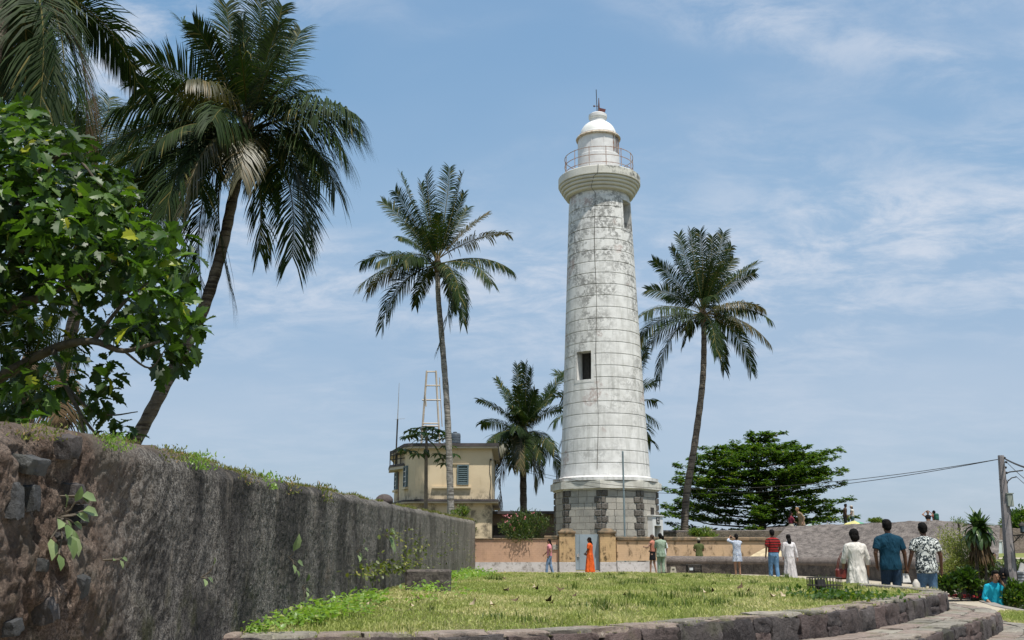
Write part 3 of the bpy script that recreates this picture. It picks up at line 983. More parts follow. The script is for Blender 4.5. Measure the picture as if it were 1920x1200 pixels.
# door porch on the right-hand face: painted white frame
a = oct_pt(1); b = oct_pt(2); t = (b - a).normalized(); nrm = Vector((t.y, -t.x)); rz = atan2(t.y, t.x)
def dp(s, o_, z): return (a.x + t.x * s + nrm.x * o_, a.y + t.y * s + nrm.y * o_, z)
mwhite = simple('porch_white', (.74, .73, .70), (.66, .65, .62), 3, .7)
zd = lz(969)
mb = MB()
sc_ = 1.36
for s, w in ((sc_ - .52, .2), (sc_ + .52, .2)): mb.box(dp(s, .12, (LB + zd) / 2), (w, .34, zd - LB), rz)
mb.box(dp(sc_, .12, zd - .25), (.84, .34, .5), rz)
mb.box(dp(sc_, .14, zd + .02), (1.34, .42, .05), rz)
door = mb.build('doorway', mwhite, LH)
mb = MB(); mb.box(dp(sc_, -.02, (LB + zd - .5) / 2), (.84, .04, zd - .5 - LB), rz); mb.build('door', simple('door_paint', (.55, .53, .50), (.45, .43, .41), 3), door)
mb = MB(); mb.box(dp(sc_ - .32, .1, (LB + zd - .5) / 2), (.20, .05, zd - .5 - LB), rz + .9); mb.build('door_leaf', simple('red_brown_door', (.16, .07, .055), None, 4), door)
mb = MB(); mb.box(dp(sc_ - .0, .305, zd - .23), (.40, .03, .32), rz); pl = mb.build('name_plate', simple('plate_dark', (.03, .03, .03)), door)
mb = MB()
for i, (sx, sz, w, h) in enumerate(((-.12, .07, .05, .09), (-.04, .07, .05, .09), (.06, .07, .09, .03), (.12, .06, .03, .1), (-.1, -.07, .09, .03), (-.12, -.05, .03, .09), (.0, -.07, .05, .1), (.10, -.07, .07, .03), (.12, -.05, .03, .1))):
    mb.box(dp(sc_ + sx, .325, zd - .23 + sz), (w, .012, h), rz)
mb.build('plate_marks', simple('plate_marks', (.5, .5, .48)), pl)
mb = MB(); mb.box(dp(sc_ - .05, .02, lz(961)), (.34, .06, .42), rz); mb.build('small_window', M_DARK, LH)

# slim steel pipe mast in front of the tower
c = P(1171.5, 1005, 49.0)
mb = MB(); mb.tube([(c.x, 49, .1), (c.x, 49, Zat(846, 49))], .045, 8); mb.box((c.x, 49, .12), (.25, .25, .04))
tag(mb.build('steel_mast', simple('galvanised_teal', (.24, .30, .31), (.18, .22, .23), 3, .5, metal=.3)), 'thin blue-grey steel mast standing in front of the lighthouse', 'mast')

# ================================================================== PEACH BOUNDARY WALL, GATE
WD = 46.6
def wx(px, d=WD): return P(px, 1030, d).x
def mk_peach(name, c1, c2, dirt):
    m = Mat(name, .88, .15); x, y, z = m.xyz()
    c = m.mix(m.rng(m.noise(1.2, 5), .35, .65), c1, c2)
    br = m.n.new('ShaderNodeTexBrick'); m.L(m.mapv(m.pos, (1, 0, 1), rot=(-pi / 2, 0, 0)), br.inputs[0]); br.inputs['Scale'].default_value = 2.6
    br.inputs['Color1'].default_value = (1, 1, 1, 1); br.inputs['Color2'].default_value = (.93, .93, .93, 1); br.inputs['Mortar'].default_value = (.80, .78, .76, 1); br.inputs['Mortar Size'].default_value = .012
    c = m.mix(.7, c, br.outputs[0], 'MULTIPLY')
    st = m.noise(1, 6, .65, m.mapv(m.pos, (4, 4, 1.2))); n = m.noise(4.5, 8, .72)
    f = m.math('MULTIPLY', m.rng(st, .46, .64), m.rng(n, .42, .60))
    c = m.mix(m.math('MULTIPLY', f, dirt), c, (.075, .055, .03))
    c = m.mix(m.rng(n, .60, .72, 0, dirt * .5), c, (.45, .30, .11))
    m.color(c); m.bump(n, .4, .03); return m.m
M_PEACH = mk_peach('peach_render', (.50, .32, .215), (.45, .29, .20), .25)
M_PEACH2 = mk_peach('stained_peach_render', (.52, .36, .22), (.47, .33, .21), .9)
M_POST = mk_peach('stained_ochre_render', (.52, .36, .19), (.44, .30, .17), 1.)
M_CAP = simple('mossy_coping', (.22, .15, .09), (.09, .075, .05), 3.5, .9, .6, 12)
m = Mat('limewash_plinth', .9, .1); c = m.mix(m.rng(m.noise(2, 6), .4, .7), (.50, .48, .47), (.40, .38, .37))
m.color(m.mix(m.rng(m.noise(6, 7, .7), .50, .66, 0, .7), c, (.17, .15, .13))); m.bump(m.noise(14), .4, .02); M_PLINTH = m.m
zt_ = Zat(1012, WD); zp = Zat(1054, WD); g0 = .02
xA, xB, xC, xD, xE, xF = wx(880), wx(1047), wx(1079), wx(1123), wx(1155), wx(1420)
bw = thing('boundary_wall', ((xA + xB) / 2, WD, .1), 'peach rendered boundary wall left of the blue gate, below the oleander', 'wall')
mb = MB(); mb.box(((xA - 6 + xB) / 2, WD + .1, (zt_ + zp) / 2), (xB - xA + 6, .2, zt_ - zp)); mb.build('wall_panel', M_PEACH, bw)
mb = MB(); mb.box(((xA - 6 + xB) / 2, WD + .09, (zp + g0 - .2) / 2), (xB - xA + 6, .26, zp - g0 + .2)); mb.build('plinth', M_PLINTH, bw)
mb = MB(); mb.box(((xA - 6 + xB) / 2, WD + .1, zt_ + .035), (xB - xA + 6, .3, .07), bev=.02)
mb.box((wx(1035), WD + .1, zt_ + .12), (.72, .3, .12), bev=.03); mb.build('coping', M_CAP, bw)
bw2 = thing('boundary_wall', ((xE + xF) / 2, WD, .1), 'stained peach boundary wall right of the blue gate with dark coping', 'wall')
WD2 = WD + 2.4
ang = atan2(2.4, xF + 1.2 - xE); lw_ = sqrt((xF + 1.2 - xE) ** 2 + 2.4 ** 2)
cxm, cym = (xE + xF + 1.2) / 2, WD + 1.2
mb = MB(); mb.box((cxm, cym + .1, (zt_ + zp) / 2 + .02), (lw_, .22, zt_ - zp - .08), ang); mb.build('wall_panel', M_PEACH2, bw2)
mb = MB(); mb.box((cxm, cym + .08, (zp + g0 - .2) / 2), (lw_, .28, zp - g0 + .2), ang); mb.build('plinth', M_PLINTH, bw2)
mb = MB(); mb.box((cxm, cym + .1, zt_ + .04), (lw_, .38, .20), ang, bev=.05); mb.build('coping', M_CAP, bw2)
for (x0, x1, lab) in ((xB, xC, 'stained ochre gate pillar on the left of the blue-grey gate'), (xD, xE, 'stained ochre gate pillar on the right of the blue-grey gate')):
    gp = thing('gate_pillar', ((x0 + x1) / 2, WD, .1), lab, 'gate pillar', 'pillars of the garden gate')
    w = x1 - x0; c = (x0 + x1) / 2; ztp = Zat(1001, WD)
    mb = MB(); mb.box((c, WD + .1, (ztp + zp) / 2), (w - .06, .7, ztp - zp), bev=.015); mb.build('shaft', M_POST, gp)
    mb = MB(); mb.box((c, WD + .1, (zp - .1) / 2), (w - .04, .74, zp + .1), bev=.01); mb.build('plinth', M_PLINTH, gp)
    mb = MB(); mb.box((c, WD + .1, ztp + .06), (w + .02, .82, .12), bev=.03)
    mb.add([(c - w * .42, WD - .25, ztp + .12), (c + w * .42, WD - .25, ztp + .12), (c + w * .42, WD + .45, ztp + .12), (c - w * .42, WD + .45, ztp + .12),
            (c - w * .26, WD - .1, ztp + .24), (c + w * .26, WD - .1, ztp + .24), (c + w * .26, WD + .3, ztp + .24), (c - w * .26, WD + .3, ztp + .24)],
           [(0, 1, 5, 4), (1, 2, 6, 5), (2, 3, 7, 6), (3, 0, 4, 7), (4, 5, 6, 7)])
    mb.build('cap', M_CAP, gp)
gt = thing('metal_gate', ((xC + xD) / 2, WD, .1), 'plain blue-grey sheet metal gate between the two ochre pillars', 'gate')
zg1, zg0 = Zat(1003, WD), Zat(1068, WD)
M_GATE = simple('blue_grey_paint', (.27, .325, .36), (.23, .28, .31), 1.5, .5, .1)
mb = MB(); mb.box(((xC + xD) / 2, WD + .1, (zg0 + zg1) / 2), (xD - xC - .06, .03, zg1 - zg0)); mb.build('gate_panel', M_GATE, gt)
mb = MB()
for x in (xC + .03, xD - .03): mb.box((x, WD + .1, (zg0 + zg1) / 2), (.05, .07, zg1 - zg0))
for z in (zg0, zg1, zg0 + .55 * (zg1 - zg0)): mb.box(((xC + xD) / 2, WD + .115, z), (xD - xC - .01, .03, .05))
mb.build('gate_frame', M_GATE, gt)
mb = MB(); mb.box((xC + .12, WD + .05, zg0 + .62), (.1, .04, .12)); mb.tube([(xC + .15, WD + .02, zg0 + .55), (xC + .15, WD + .02, zg0 + .75)], .015, 5); mb.build('latch', simple('steel', (.5, .5, .5)), gt)
mb = MB(); mb.box(((xC + xD) / 2, WD + .0, .06), (xD - xC + .1, .5, .14)); mb.build('threshold', M_PLINTH, gt)
c = wx(1041); mb = MB(); mb.box((c, WD - .03, Zat(1026, WD)), (.24, .05, .22), bev=.01); tag(mb.build('meter_box', simple('meter_box', (.40, .38, .33), (.22, .2, .16), 20)), 'small grey meter box fixed to the peach wall beside the left gate pillar', 'meter box')

# low rounded parapet behind the path -------------------------------------------------
def mk_rub(name, c1, c2, c3, sc=3.):
    m = Mat(name, .93, .12); n = m.noise(sc, 8, .7); n2 = m.noise(sc * 7, 6, .75); st = m.noise(1, 5, .6, m.mapv(m.pos, (3, 3, .7)))
    c = m.mix(m.rng(n, .38, .62), c1, c2); c = m.mix(m.rng(n2, .52, .68, 0, .8), c, c3)
    c = m.mix(m.rng(st, .5, .7, 0, .5), c, tuple(q * .5 for q in c1)); m.color(c); m.bump(m.math('ADD', n, n2), .9, .08); return m.m
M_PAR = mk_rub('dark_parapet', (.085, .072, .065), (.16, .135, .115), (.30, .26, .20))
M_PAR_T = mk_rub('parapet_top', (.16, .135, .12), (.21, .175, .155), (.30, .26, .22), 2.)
PP = [(6.3, 44.3), (8.4, 43.2), (11.0, 40.2), (12.2, 37.0), (12.75, 33.0), (12.8, 30.3)]
PP = resample(catmull(PP, .3), .35)
def sweep(name, pl, prof, mat, parent, amp=.03, seed=0, zf=None):
    t = np.gradient(pl, axis=0); t /= np.linalg.norm(t, axis=1, keepdims=True); nr = np.stack([t[:, 1], -t[:, 0]], 1)
    V = []; n, k = len(pl), len(prof)
    for i in range(n):
        zb_ = zf(pl[i, 1]) if zf else 0
        for j, (o_, z) in enumerate(prof):
            w = (float(fbm(pl[i, 0] * 2 + j, pl[i, 1] * 2, z * 2, 3, seed)) - .5) * amp * 2
            V.append((pl[i, 0] + nr[i, 0] * (o_ + w), pl[i, 1] + nr[i, 1] * (o_ + w), z + zb_ + w * .6))
    idx = np.arange(n * k).reshape(n, k)
    Fq = np.stack([idx[:-1, :-1], idx[1:, :-1], idx[1:, 1:], idx[:-1, 1:]], -1).reshape(-1, 4)
    V = np.array(V) - np.array(wloc(parent))
    return link(name, np_mesh(name, V, Fq, True), parent, mat)
par = thing('low_parapet', (10, 41, 0), 'low dark stone parapet with rounded top behind the path', 'wall')
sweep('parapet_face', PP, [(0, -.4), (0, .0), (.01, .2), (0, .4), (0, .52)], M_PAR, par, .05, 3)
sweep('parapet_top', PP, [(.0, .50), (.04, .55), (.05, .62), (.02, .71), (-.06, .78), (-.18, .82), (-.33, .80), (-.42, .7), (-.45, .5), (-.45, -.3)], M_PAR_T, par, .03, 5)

# rubble wall and sloping rampart beyond ----------------------------------------------
def panel(name, corners, nu, nv, mat, parent=None, amp=.1, seed=1, fr=.6):
    """bilinear patch from 4 corners (bl, br, tr, tl) with uneven relief"""
    bl, br, tr, tl = [np.array(c, float) for c in corners]
    U, Vv = np.meshgrid(np.linspace(0, 1, nu), np.linspace(0, 1, nv))
    U = U[..., None]; Vv = Vv[..., None]
    Q = (bl * (1 - U) + br * U) * (1 - Vv) + (tl * (1 - U) + tr * U) * Vv
    nrm = np.cross(br - bl, tl - bl); nrm /= np.linalg.norm(nrm)
    q = Q * fr
    Q = Q + nrm * ((fbm(q[..., 0], q[..., 1], q[..., 2], 5, seed, .6)[..., None] - .5) * amp * 2)
    idx = np.arange(nu * nv).reshape(nv, nu)
    Fq = np.stack([idx[:-1, :-1], idx[:-1, 1:], idx[1:, 1:], idx[1:, :-1]], -1).reshape(-1, 4)
    Vx = Q.reshape(-1, 3)
    if parent is not None: Vx = Vx - np.array(wloc(parent))
    return link(name, np_mesh(name, Vx, Fq, True), parent, mat)
M_RUB = mk_rub('rubble_masonry', (.13, .11, .085), (.24, .195, .145), (.34, .29, .22), 2.4)
M_RAMP = mk_rub('rampart_plaster', (.11, .095, .088), (.225, .195, .175), (.42, .38, .33), 3.4)
rw = thing('rubble_wall', (12.5, 52, 0), 'brown rubble stone wall between the leaning palm and the grey rampart', 'wall')
RD = 52.0
panel('masonry_face', [P(1340, 1062, RD), P(1490, 1062, RD), P(1490, 994.5, RD), P(1340, 996, RD)], 60, 24, M_RUB, rw, .08, 4, 1.)
panel('masonry_face', [P(1268, 1030, RD + 1), P(1341, 1030, RD + .1), P(1341, 996, RD + .1), P(1268, 998, RD + 1)], 40, 16, M_RUB, rw, .06, 5, 1.)
a_, b_ = P(1268, 997, RD + 1), P(1492, 994.5, RD)
mb = MB(); mb.box(((a_.x + b_.x) / 2, RD + .95, (a_.z + b_.z) / 2 - .03), (b_.x - a_.x, .9, .16), atan2(-1, b_.x - a_.x), bev=.04); mb.build('coping', M_RAMP, rw)
rw2 = thing('short_wall', (P(1245, 1000, 56).x, 56, 0), 'short dark wall section between the lighthouse door and the leaning palm', 'wall')
c0, c1 = P(1222, 1000, 56), P(1276, 1000, 56)
mb = MB(); mb.box(((c0.x + c1.x) / 2, 56.2, c0.z / 2), (c1.x - c0.x, .4, c0.z + .2), bev=.05); mb.build('wall_body', M_RUB, rw2)
mb = MB(); mb.box(((c0.x + c1.x) / 2, 56.2, c0.z + .09), (c1.x - c0.x + .1, .5, .16), bev=.05); mb.build('coping', M_RAMP, rw2)

rp = thing('rampart', (17, 46, 0), 'broad sloping grey fort rampart behind the low parapet', 'rampart')
B = [P(1412, 1046, 48.5), P(1560, 1048, 47), P(1770, 1052, 43.5), P(1872, 1050, 43.5)]
Tp = [P(1478, 986, 52), P(1565, 983.5, 51), P(1765, 976, 47), P(1875, 986, 47)]
panel('slope', [B[0], B[1], Tp[1], Tp[0]], 70, 50, M_RAMP, rp, .09, 7, 1.8)
panel('slope', [B[1], B[2], Tp[2], Tp[1]], 90, 50, M_RAMP, rp, .09, 7, 1.8)
panel('slope', [B[2], B[3], Tp[3], Tp[2]], 50, 40, M_RAMP, rp, .09, 7, 1.8)
mb = MB()   # flat top and far side
for i in range(3):
    a, b = Tp[i], Tp[i + 1]
    mb.add([(a.x, a.y, a.z - .02), (b.x, b.y, b.z - .02), (b.x + .5, b.y + 2.5, b.z - .04), (a.x - .5, a.y + 2.5, a.z - .04), (b.x + .5, b.y + 3, -1.2), (a.x - .5, a.y + 3, -1.2)], [(0, 1, 2, 3), (3, 2, 4, 5)])
mb.add([tuple(B[0]), (Tp[0].x, Tp[0].y, Tp[0].z - .02), (Tp[0].x - .5, Tp[0].y + 2.5, Tp[0].z - .04), (Tp[0].x - .5, Tp[0].y + 3, -1.2), (B[0].x, B[0].y, -1.2)], [(0, 4, 3, 2, 1)])
mb.build('rampart_top', M_RAMP, rp)
# bare sandy ramp at its foot
e0, e1, e2 = P(1408, 1044, 47.9), P(1440, 1026, 48.6), P(1480, 1044, 47.2)
mb = MB(); mb.add([(e0.x - .1, e0.y - .06, e0.z - .25), (e2.x, e2.y - .25, e2.z - .1), (e1.x + .3, e1.y - .35, e1.z + .0), (e1.x - .12, e1.y - .15, e1.z + .0), (e0.x - .1, e0.y, e0.z)], [(0, 1, 2, 3, 4)])
mb.build('sandy_patch', simple('bare_sandstone', (.52, .43, .27), (.40, .32, .2), 5, .9, .4), rp)
# high terrace behind the rampart on which visitors stand
mb = MB(); mb.add([(13, 54.5, 1.75), (23.5, 52.5, 1.75), (25.2, 60, 1.75), (26, 90, 1.75), (13, 90, 1.75)], [(0, 1, 2, 3, 4)])
tag(mb.build('rampart_walk', M_DIRT), kind='structure')

# ground inside the compound
mb = MB(); mb.add([(-14, 46.9, .1), (13, 46.9, .1), (13, 75, .1), (-14, 75, .1)], [(0, 1, 2, 3)]); tag(mb.build('yard', M_DIRT), kind='structure')
mb = MB(); mb.add([(-40, 0, .35), (-2.75, 0, .35), (-2.6, 46, 1.1), (-2.6, 46.8, 1.1), (-40, 46.8, 1.1)], [(0, 1, 2, 3, 4)]); tag(mb.build('garden_ground', M_DIRT), kind='structure')

# right background: stone wall with white door, grass bank, retaining wall, trees
m_ = thing('fort_wall', (wx(1885, 58), 58, 0), 'weathered pinkish stone wall with a white door at the right behind the utility pole', 'wall')
panel('masonry_face', [P(1765, 1050, 58), P(1990, 1050, 58), P(1990, 993, 58), P(1765, 986, 58)], 60, 24, mk_rub('pink_grey_masonry', (.2, .16, .14), (.28, .22, .19), (.33, .28, .24), 1.5), m_, .1, 9, .8)
a_, b_ = P(1863, 1044, 57.7), P(1877, 1016, 57.7)
mb = MB(); mb.box(((a_.x + b_.x) / 2, 57.7, (a_.z + b_.z) / 2), (b_.x - a_.x, .12, b_.z - a_.z)); dr = mb.build('door', simple('white_door', (.60, .64, .66), (.5, .54, .55), 2), m_)
mb = MB(); mb.box((b_.x + .05, 57.66, (a_.z + b_.z) / 2), (.09, .1, b_.z - a_.z + .1)); mb.box(((a_.x + b_.x) / 2, 57.66, b_.z + .06), (b_.x - a_.x + .1, .1, .1)); mb.build('door_frame', M_PLINTH, dr)
a_ = P(1820, 1059, 45); M_GRASSBANK = simple('bank_grass', (.12, .16, .035), (.22, .22, .075), 1.2, .95, .6, 18)
mb = MB(); z0 = a_.z
mb.add([(19.2, 45, z0), (60, 45, z0), (60, 58, z0 + .45), (22, 58, z0 + .45)], [(0, 1, 2, 3)]); tag(mb.build('grass_bank', M_GRASSBANK), kind='structure')
mb = MB(); mb.add([(20.2, 50.0, z0 + .20), (60, 50.0, z0 + .20), (60, 51.4, z0 + .26), (20.6, 51.4, z0 + .26)], [(0, 1, 2, 3)]); tag(mb.build('bank_path', M_PATH), kind='structure')
r_ = thing('retaining_wall', (24, 45, -1.2), 'dark rough stone retaining wall below the grassy bank at the right edge', 'wall')
panel('masonry_face', [(18.6, 44.9, -1.3), (34, 44.9, -1.3), (34, 44.9, z0 + .03), (18.6, 44.9, z0 + .03)], 70, 16, M_PAR, r_, .08, 12, 1.2)

# ================================================================== HOUSE
HD = 56.0
def hx(px, d=HD): return P(px, 950, d).x
house = thing('house', (hx(840), HD + 3, .1), 'two-storey cream house with flat roofs and blue-grey shutters behind the long wall', 'house')
m = Mat('cream_render', .88, .15); x, y, z = m.xyz()
c = m.mix(m.rng(m.noise(.7, 5), .35, .65), (.66, .54, .37), (.59, .475, .32))
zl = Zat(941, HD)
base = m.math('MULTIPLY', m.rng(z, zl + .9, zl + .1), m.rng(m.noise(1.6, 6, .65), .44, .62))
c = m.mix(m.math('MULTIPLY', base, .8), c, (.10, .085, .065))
c = m.mix(m.rng(m.noise(1, 5, .6, m.mapv(m.pos, (3, 3, .4))), .55, .75, 0, .35), c, (.33, .27, .18))
m.color(c); m.bump(m.noise(12, 5), .2, .02); M_CREAM = m.m
M_ROOF = simple('dark_roof_edge', (.10, .085, .085), (.06, .055, .055), 2, .9, .4)
M_SOFF = simple('soffit', (.50, .44, .34), (.42, .36, .28), 2)
xr = hx(922); xl = hx(772)
zt_h = Zat(836, HD)
# footprint: front, rounded corner, receding left side
FP = [(xr, HD), (xl + .5, HD), (xl + .12, HD + .08), (xl - .15, HD + .35), (hx(741, 60.5) , 60.5), (hx(738, 62.5), 62.5), (hx(745, 66), 66), (xr, 66)]
zlow = -.1
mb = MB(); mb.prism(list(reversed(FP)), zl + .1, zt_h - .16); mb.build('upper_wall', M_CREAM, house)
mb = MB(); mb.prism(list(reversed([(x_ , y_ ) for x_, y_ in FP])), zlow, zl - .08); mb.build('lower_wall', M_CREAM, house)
cxh = sum(p[0] for p in FP) / len(FP); cyh = sum(p[1] for p in FP) / len(FP)
def grow(f, g=.4):
    out = []
    for x_, y_ in f:
        v = Vector((x_ - cxh, y_ - cyh)); out.append((x_ + (g if x_ > cxh else -g), y_ + (g if y_ > cyh + 2 else (-g if y_ < HD + 1 else 0))))
    return out
mb = MB(); mb.prism(list(reversed(grow(FP, .32))), zt_h - .16, zt_h - .06); roof = mb.build('roof', M_SOFF, house)
mb = MB(); mb.prism(list(reversed(grow(FP, .36))), zt_h - .06, zt_h + .12); mb.build('roof_edge', M_ROOF, roof)
mb = MB(); mb.prism(list(reversed(grow(FP, .36))), zl - .08, zl); led = mb.build('ledge', M_SOFF, house)
mb = MB(); mb.prism(list(reversed(grow(FP, .38))), zl, zl + .1)
n = 46
for i in range(n):
    x_ = xl + .2 + (xr - xl + .2) * i / n; mb.box((x_, HD - .36, zl + .07), (.085, .1, .13), ry=.1)
mb.build('ledge_tiles', M_ROOF, led)
M_SHUT = simple('shutter_blue_grey', (.135, .185, .20), (.10, .14, .155), 3, .6)
M_HGL = simple('window_glass', (.05, .07, .08), (.09, .12, .13), 2, .15, spec=.6)
def hwin(px0, px1, py0, py1, d, rz=0., sill=True, slats=True, bars=False):
    a, b = P(px0, py1, d), P(px1, py0, d)
    c = Vector(((a.x + b.x) / 2, d, (a.z + b.z) / 2)); w = (b.x - a.x) / max(cos(rz), .25); h = b.z - a.z
    R = Matrix.Rotation(rz, 3, 'Z')
    def o(x_, y_, z_): v = R @ Vector((x_, y_, z_)); return c + v
    fr = MB(); t = .07
    for sx in (-1, 1): fr.box(o(sx * (w / 2 - t / 2), -.04, 0), (t, .12, h), rz)
    for sz in (-1, 1): fr.box(o(0, -.04, sz * (h / 2 - t / 2)), (w - 2 * t, .11, t), rz)
    win = fr.build('window', M_SHUT, house)
    if slats:
        for k in range(9):
            s = MB(); s.box((0, 0, 0), (w - 2 * t - .02, .09, .06), rx=.0)
            zz = -h / 2 + t + (h - 2 * t) * (k + .5) / 9
            ob = s.mesh('slat'); q = link('slat', ob, win, M_SHUT, o(0, -.02, zz) - wloc(win)); q.rotation_euler = (.6, 0, rz)
    g = MB(); g.box(o(0, .0, 0), (w - 2 * t, .02, h - 2 * t), rz); g.build('pane', M_HGL, win)
    if bars:
        g = MB()
        g.box(o(0, -.05, 0), (.04, .05, h - 2 * t), rz)
        for k in range(1, 4): g.box(o(0, -.055, -h / 2 + h * k / 4), (w - 2 * t, .05, .035), rz)
        g.build('glazing_bar', M_LANT, win)
    if sill:
        g = MB(); g.box(o(-.0, -.06, -h / 2 - .09), (w + .25, .22, .12), rz); g.build('sill', M_CREAM, win)
hwin(857, 879, 871.5, 909, HD, sill=False)
mb = MB(); a, b = P(810, 914, HD), P(883, 912, HD); mb.box(((a.x + b.x) / 2, HD - .06, a.z), (b.x - a.x, .16, .10)); mb.build('window_ledge', M_CREAM, house)
mb = MB(); a, b = P(849, 870, HD), P(880, 868, HD); mb.box(((a.x + b.x) / 2, HD - .03, a.z), (b.x - a.x, .08, .05)); mb.build('window_head', M_CREAM, house)
lrz = atan2(-(60.5 - HD - .35), (xl - .15) - hx(741, 60.5))
hwin(757, 766.5, 874, 913, 57.4, lrz, bars=True, slats=False)
hwin(740, 748, 886, 918, 60.2, lrz, bars=True, slats=False)
# balcony slab and railing
a, b = P(727, 881, 60), P(757, 884, 58.2)
bal = MB(); bal.add([], [])
fp = [(hx(756, 57.9), 57.9), (hx(729, 59.3), 59.3), (hx(727, 61.5), 61.5), (hx(741, 61), 61)]
za = Zat(881, 59)
bal.prism(list(reversed(fp)), za, za + .16); bo = bal.build('balcony', M_SOFF, house)
mb = MB(); mb.prism(list(reversed([(x_ - .02, y_ - .02) for x_, y_ in fp])), za + .16, za + .3); mb.build('balcony_edge', M_ROOF, bo)
mb = MB()
for i in range(5):
    t = i / 4; x_ = fp[0][0] * (1 - t) + fp[1][0] * t; y_ = fp[0][1] * (1 - t) + fp[1][1] * t
    if i > 0: mb.tube([(x_, y_, za + .3), (x_, y_, za + 1.1)], .03, 5)
for z_ in (.6, .85, 1.1): mb.tube([(fp[0][0], fp[0][1], za + z_), (fp[1][0], fp[1][1], za + z_)], .03, 5)
mb.build('balcony_railing', M_DARK, bo)
mb = MB(); a = P(748, 885, 58.9); mb.tube([(a.x, a.y - .1, a.z), (a.x, a.y - .1, zl + .2)], .03, 5); mb.build('drain_pipe', simple('pipe_brown', (.2, .12, .09)), house)
mb = MB(); a = P(919.5, 862, HD - .05); pts = [(a.x + random.uniform(-.04, .04), HD - .04, a.z + (zl + .15 - a.z) * k / 6) for k in range(7)]; mb.tube(pts, .015, 4)
mb.box((a.x + .02, HD - .05, a.z), (.1, .1, .1)); mb.build('wall_cable', M_DARK, house)
# roof items
t_ = thing('water_tank', (hx(855, 59), 59, zt_h), 'round dark grey water tank on the flat roof of the cream house', 'water tank')
c = P(853, 820, 59); r = 8.5 * m_per_px(8, 59) * 1.25
mb = MB(); prof = [(0.0, zt_h), (r, zt_h)]
for k in range(6):
    z_ = zt_h + (Zat(816, 59) - zt_h) * (k + 1) / 6; prof += [(r, z_ - .04), (r - .02, z_ - .02), (r, z_)]
prof += [(r * .9, Zat(813, 59)), (r * .4, Zat(811.5, 59)), (.01, Zat(811.5, 59))]
mb.lathe((c.x, 59, 0), prof, 28); mb.build('tank_body', simple('tank_plastic', (.07, .09, .11), (.10, .12, .14), 2, .5), t_)
mb = MB(); mb.lathe((c.x, 59, 0), [(r * .35, Zat(811.5, 59)), (r * .35, Zat(810, 59)), (.01, Zat(809.5, 59))], 16); mb.build('lid', M_DARK, t_)
tw = thing('frame_tower', (hx(812, 61), 61, zt_h), 'pale open steel frame tower tapering upward on the roof of the cream house', 'tower')
M_FRAME = simple('pale_steel', (.50, .44, .36), (.40, .34, .27), 2, .7)
zb0, zt0 = zt_h, Zat(694.5, 61)
def twp(px, py, dd): q = P(px, py, 61 + dd); return (q.x, q.y, q.z)
L_ = [((788.5, 836), (800, 695), -.3), ((825.5, 836), (817, 695), -.3), ((789, 836), (800.5, 695), .7), ((826, 836), (817.5, 695), .7)]
for (b0, t0, dd) in L_:
    mb = MB(); q0, q1 = twp(*b0, dd), twp(*t0, -.0 + dd * .4)
    mb.tube([(q0[0], q0[1], zb0), q1], .055, 4); mb.build('leg', M_FRAME, tw)
for py in (697, 723, 750, 794, 799):
    mb = MB(); t = (836 - py) / 141.
    xa = 788.5 + 11.5 * t; xb = 825.5 - 8.5 * t; ex = 4 if py in (723, 750) else 0
    dd = -.3 * (1 - t) - .12 * t
    mb.tube([twp(xa - (ex if py == 750 else 0), py, dd), twp(xb + ex * 1.5, py, dd)], .045, 4); mb.build('cross_bar', M_FRAME, tw)
mb = MB(); mb.tube([twp(824, 708, 0), twp(829, 800, 0)], .03, 4); mb.tube([twp(797, 735, -.3), twp(799, 762, -.3)], .04, 4); mb.build('ladder_rail', M_FRAME, tw)
a = P(742, 900, 58.7)
an = thing('radio_antenna', (a.x, 58.7, za + .3), 'thin whip radio antenna standing on the balcony at the left of the cream house', 'antenna')
mb = MB(); mb.tube([(a.x - .03, 58.7, za + .2), (P(745.5, 786, 58.7).x, 58.7, Zat(786, 58.7))], .045, 6); mb.build('mast', M_DARK, an)
mb = MB(); q0 = P(745.5, 786, 58.7); q1 = P(748.5, 718, 58.7); mb.tube([q0, q1], [.03, .012], 5); mb.tube([P(741, 786, 58.7), P(759, 785, 58.7)], .01, 4); mb.build('whip', simple('antenna_grey', (.35, .35, .34)), an)
# low annex with dark roof
ax = thing('annex', (hx(950, 59), 60, .1), 'low brown outbuilding with dark flat roof behind the oleander bush', 'building')
a, b = P(923, 963, 59), P(1052, 963, 59)
mb = MB(); mb.box(((a.x + b.x) / 2, 61, (a.z + .1) / 2 - .05), (b.x - a.x, 4, a.z)); mb.build('wall', simple('brown_render', (.20, .14, .10), (.15, .11, .08), 1.5), ax)
mb = MB(); mb.box(((a.x + b.x) / 2, 60.8, a.z + .05), (b.x - a.x + .3, 4.6, .16)); mb.build('roof', M_ROOF, ax)
mb = MB(); q0, q1 = P(925, 1008, 58.9), P(946, 985, 58.9); mb.box(((q0.x + q1.x) / 2 + .6, 58.98, (q0.z + q1.z) / 2), (q1.x - q0.x + 1.2, .1, q1.z - q0.z)); mb.build('opening', M_DARK, ax)

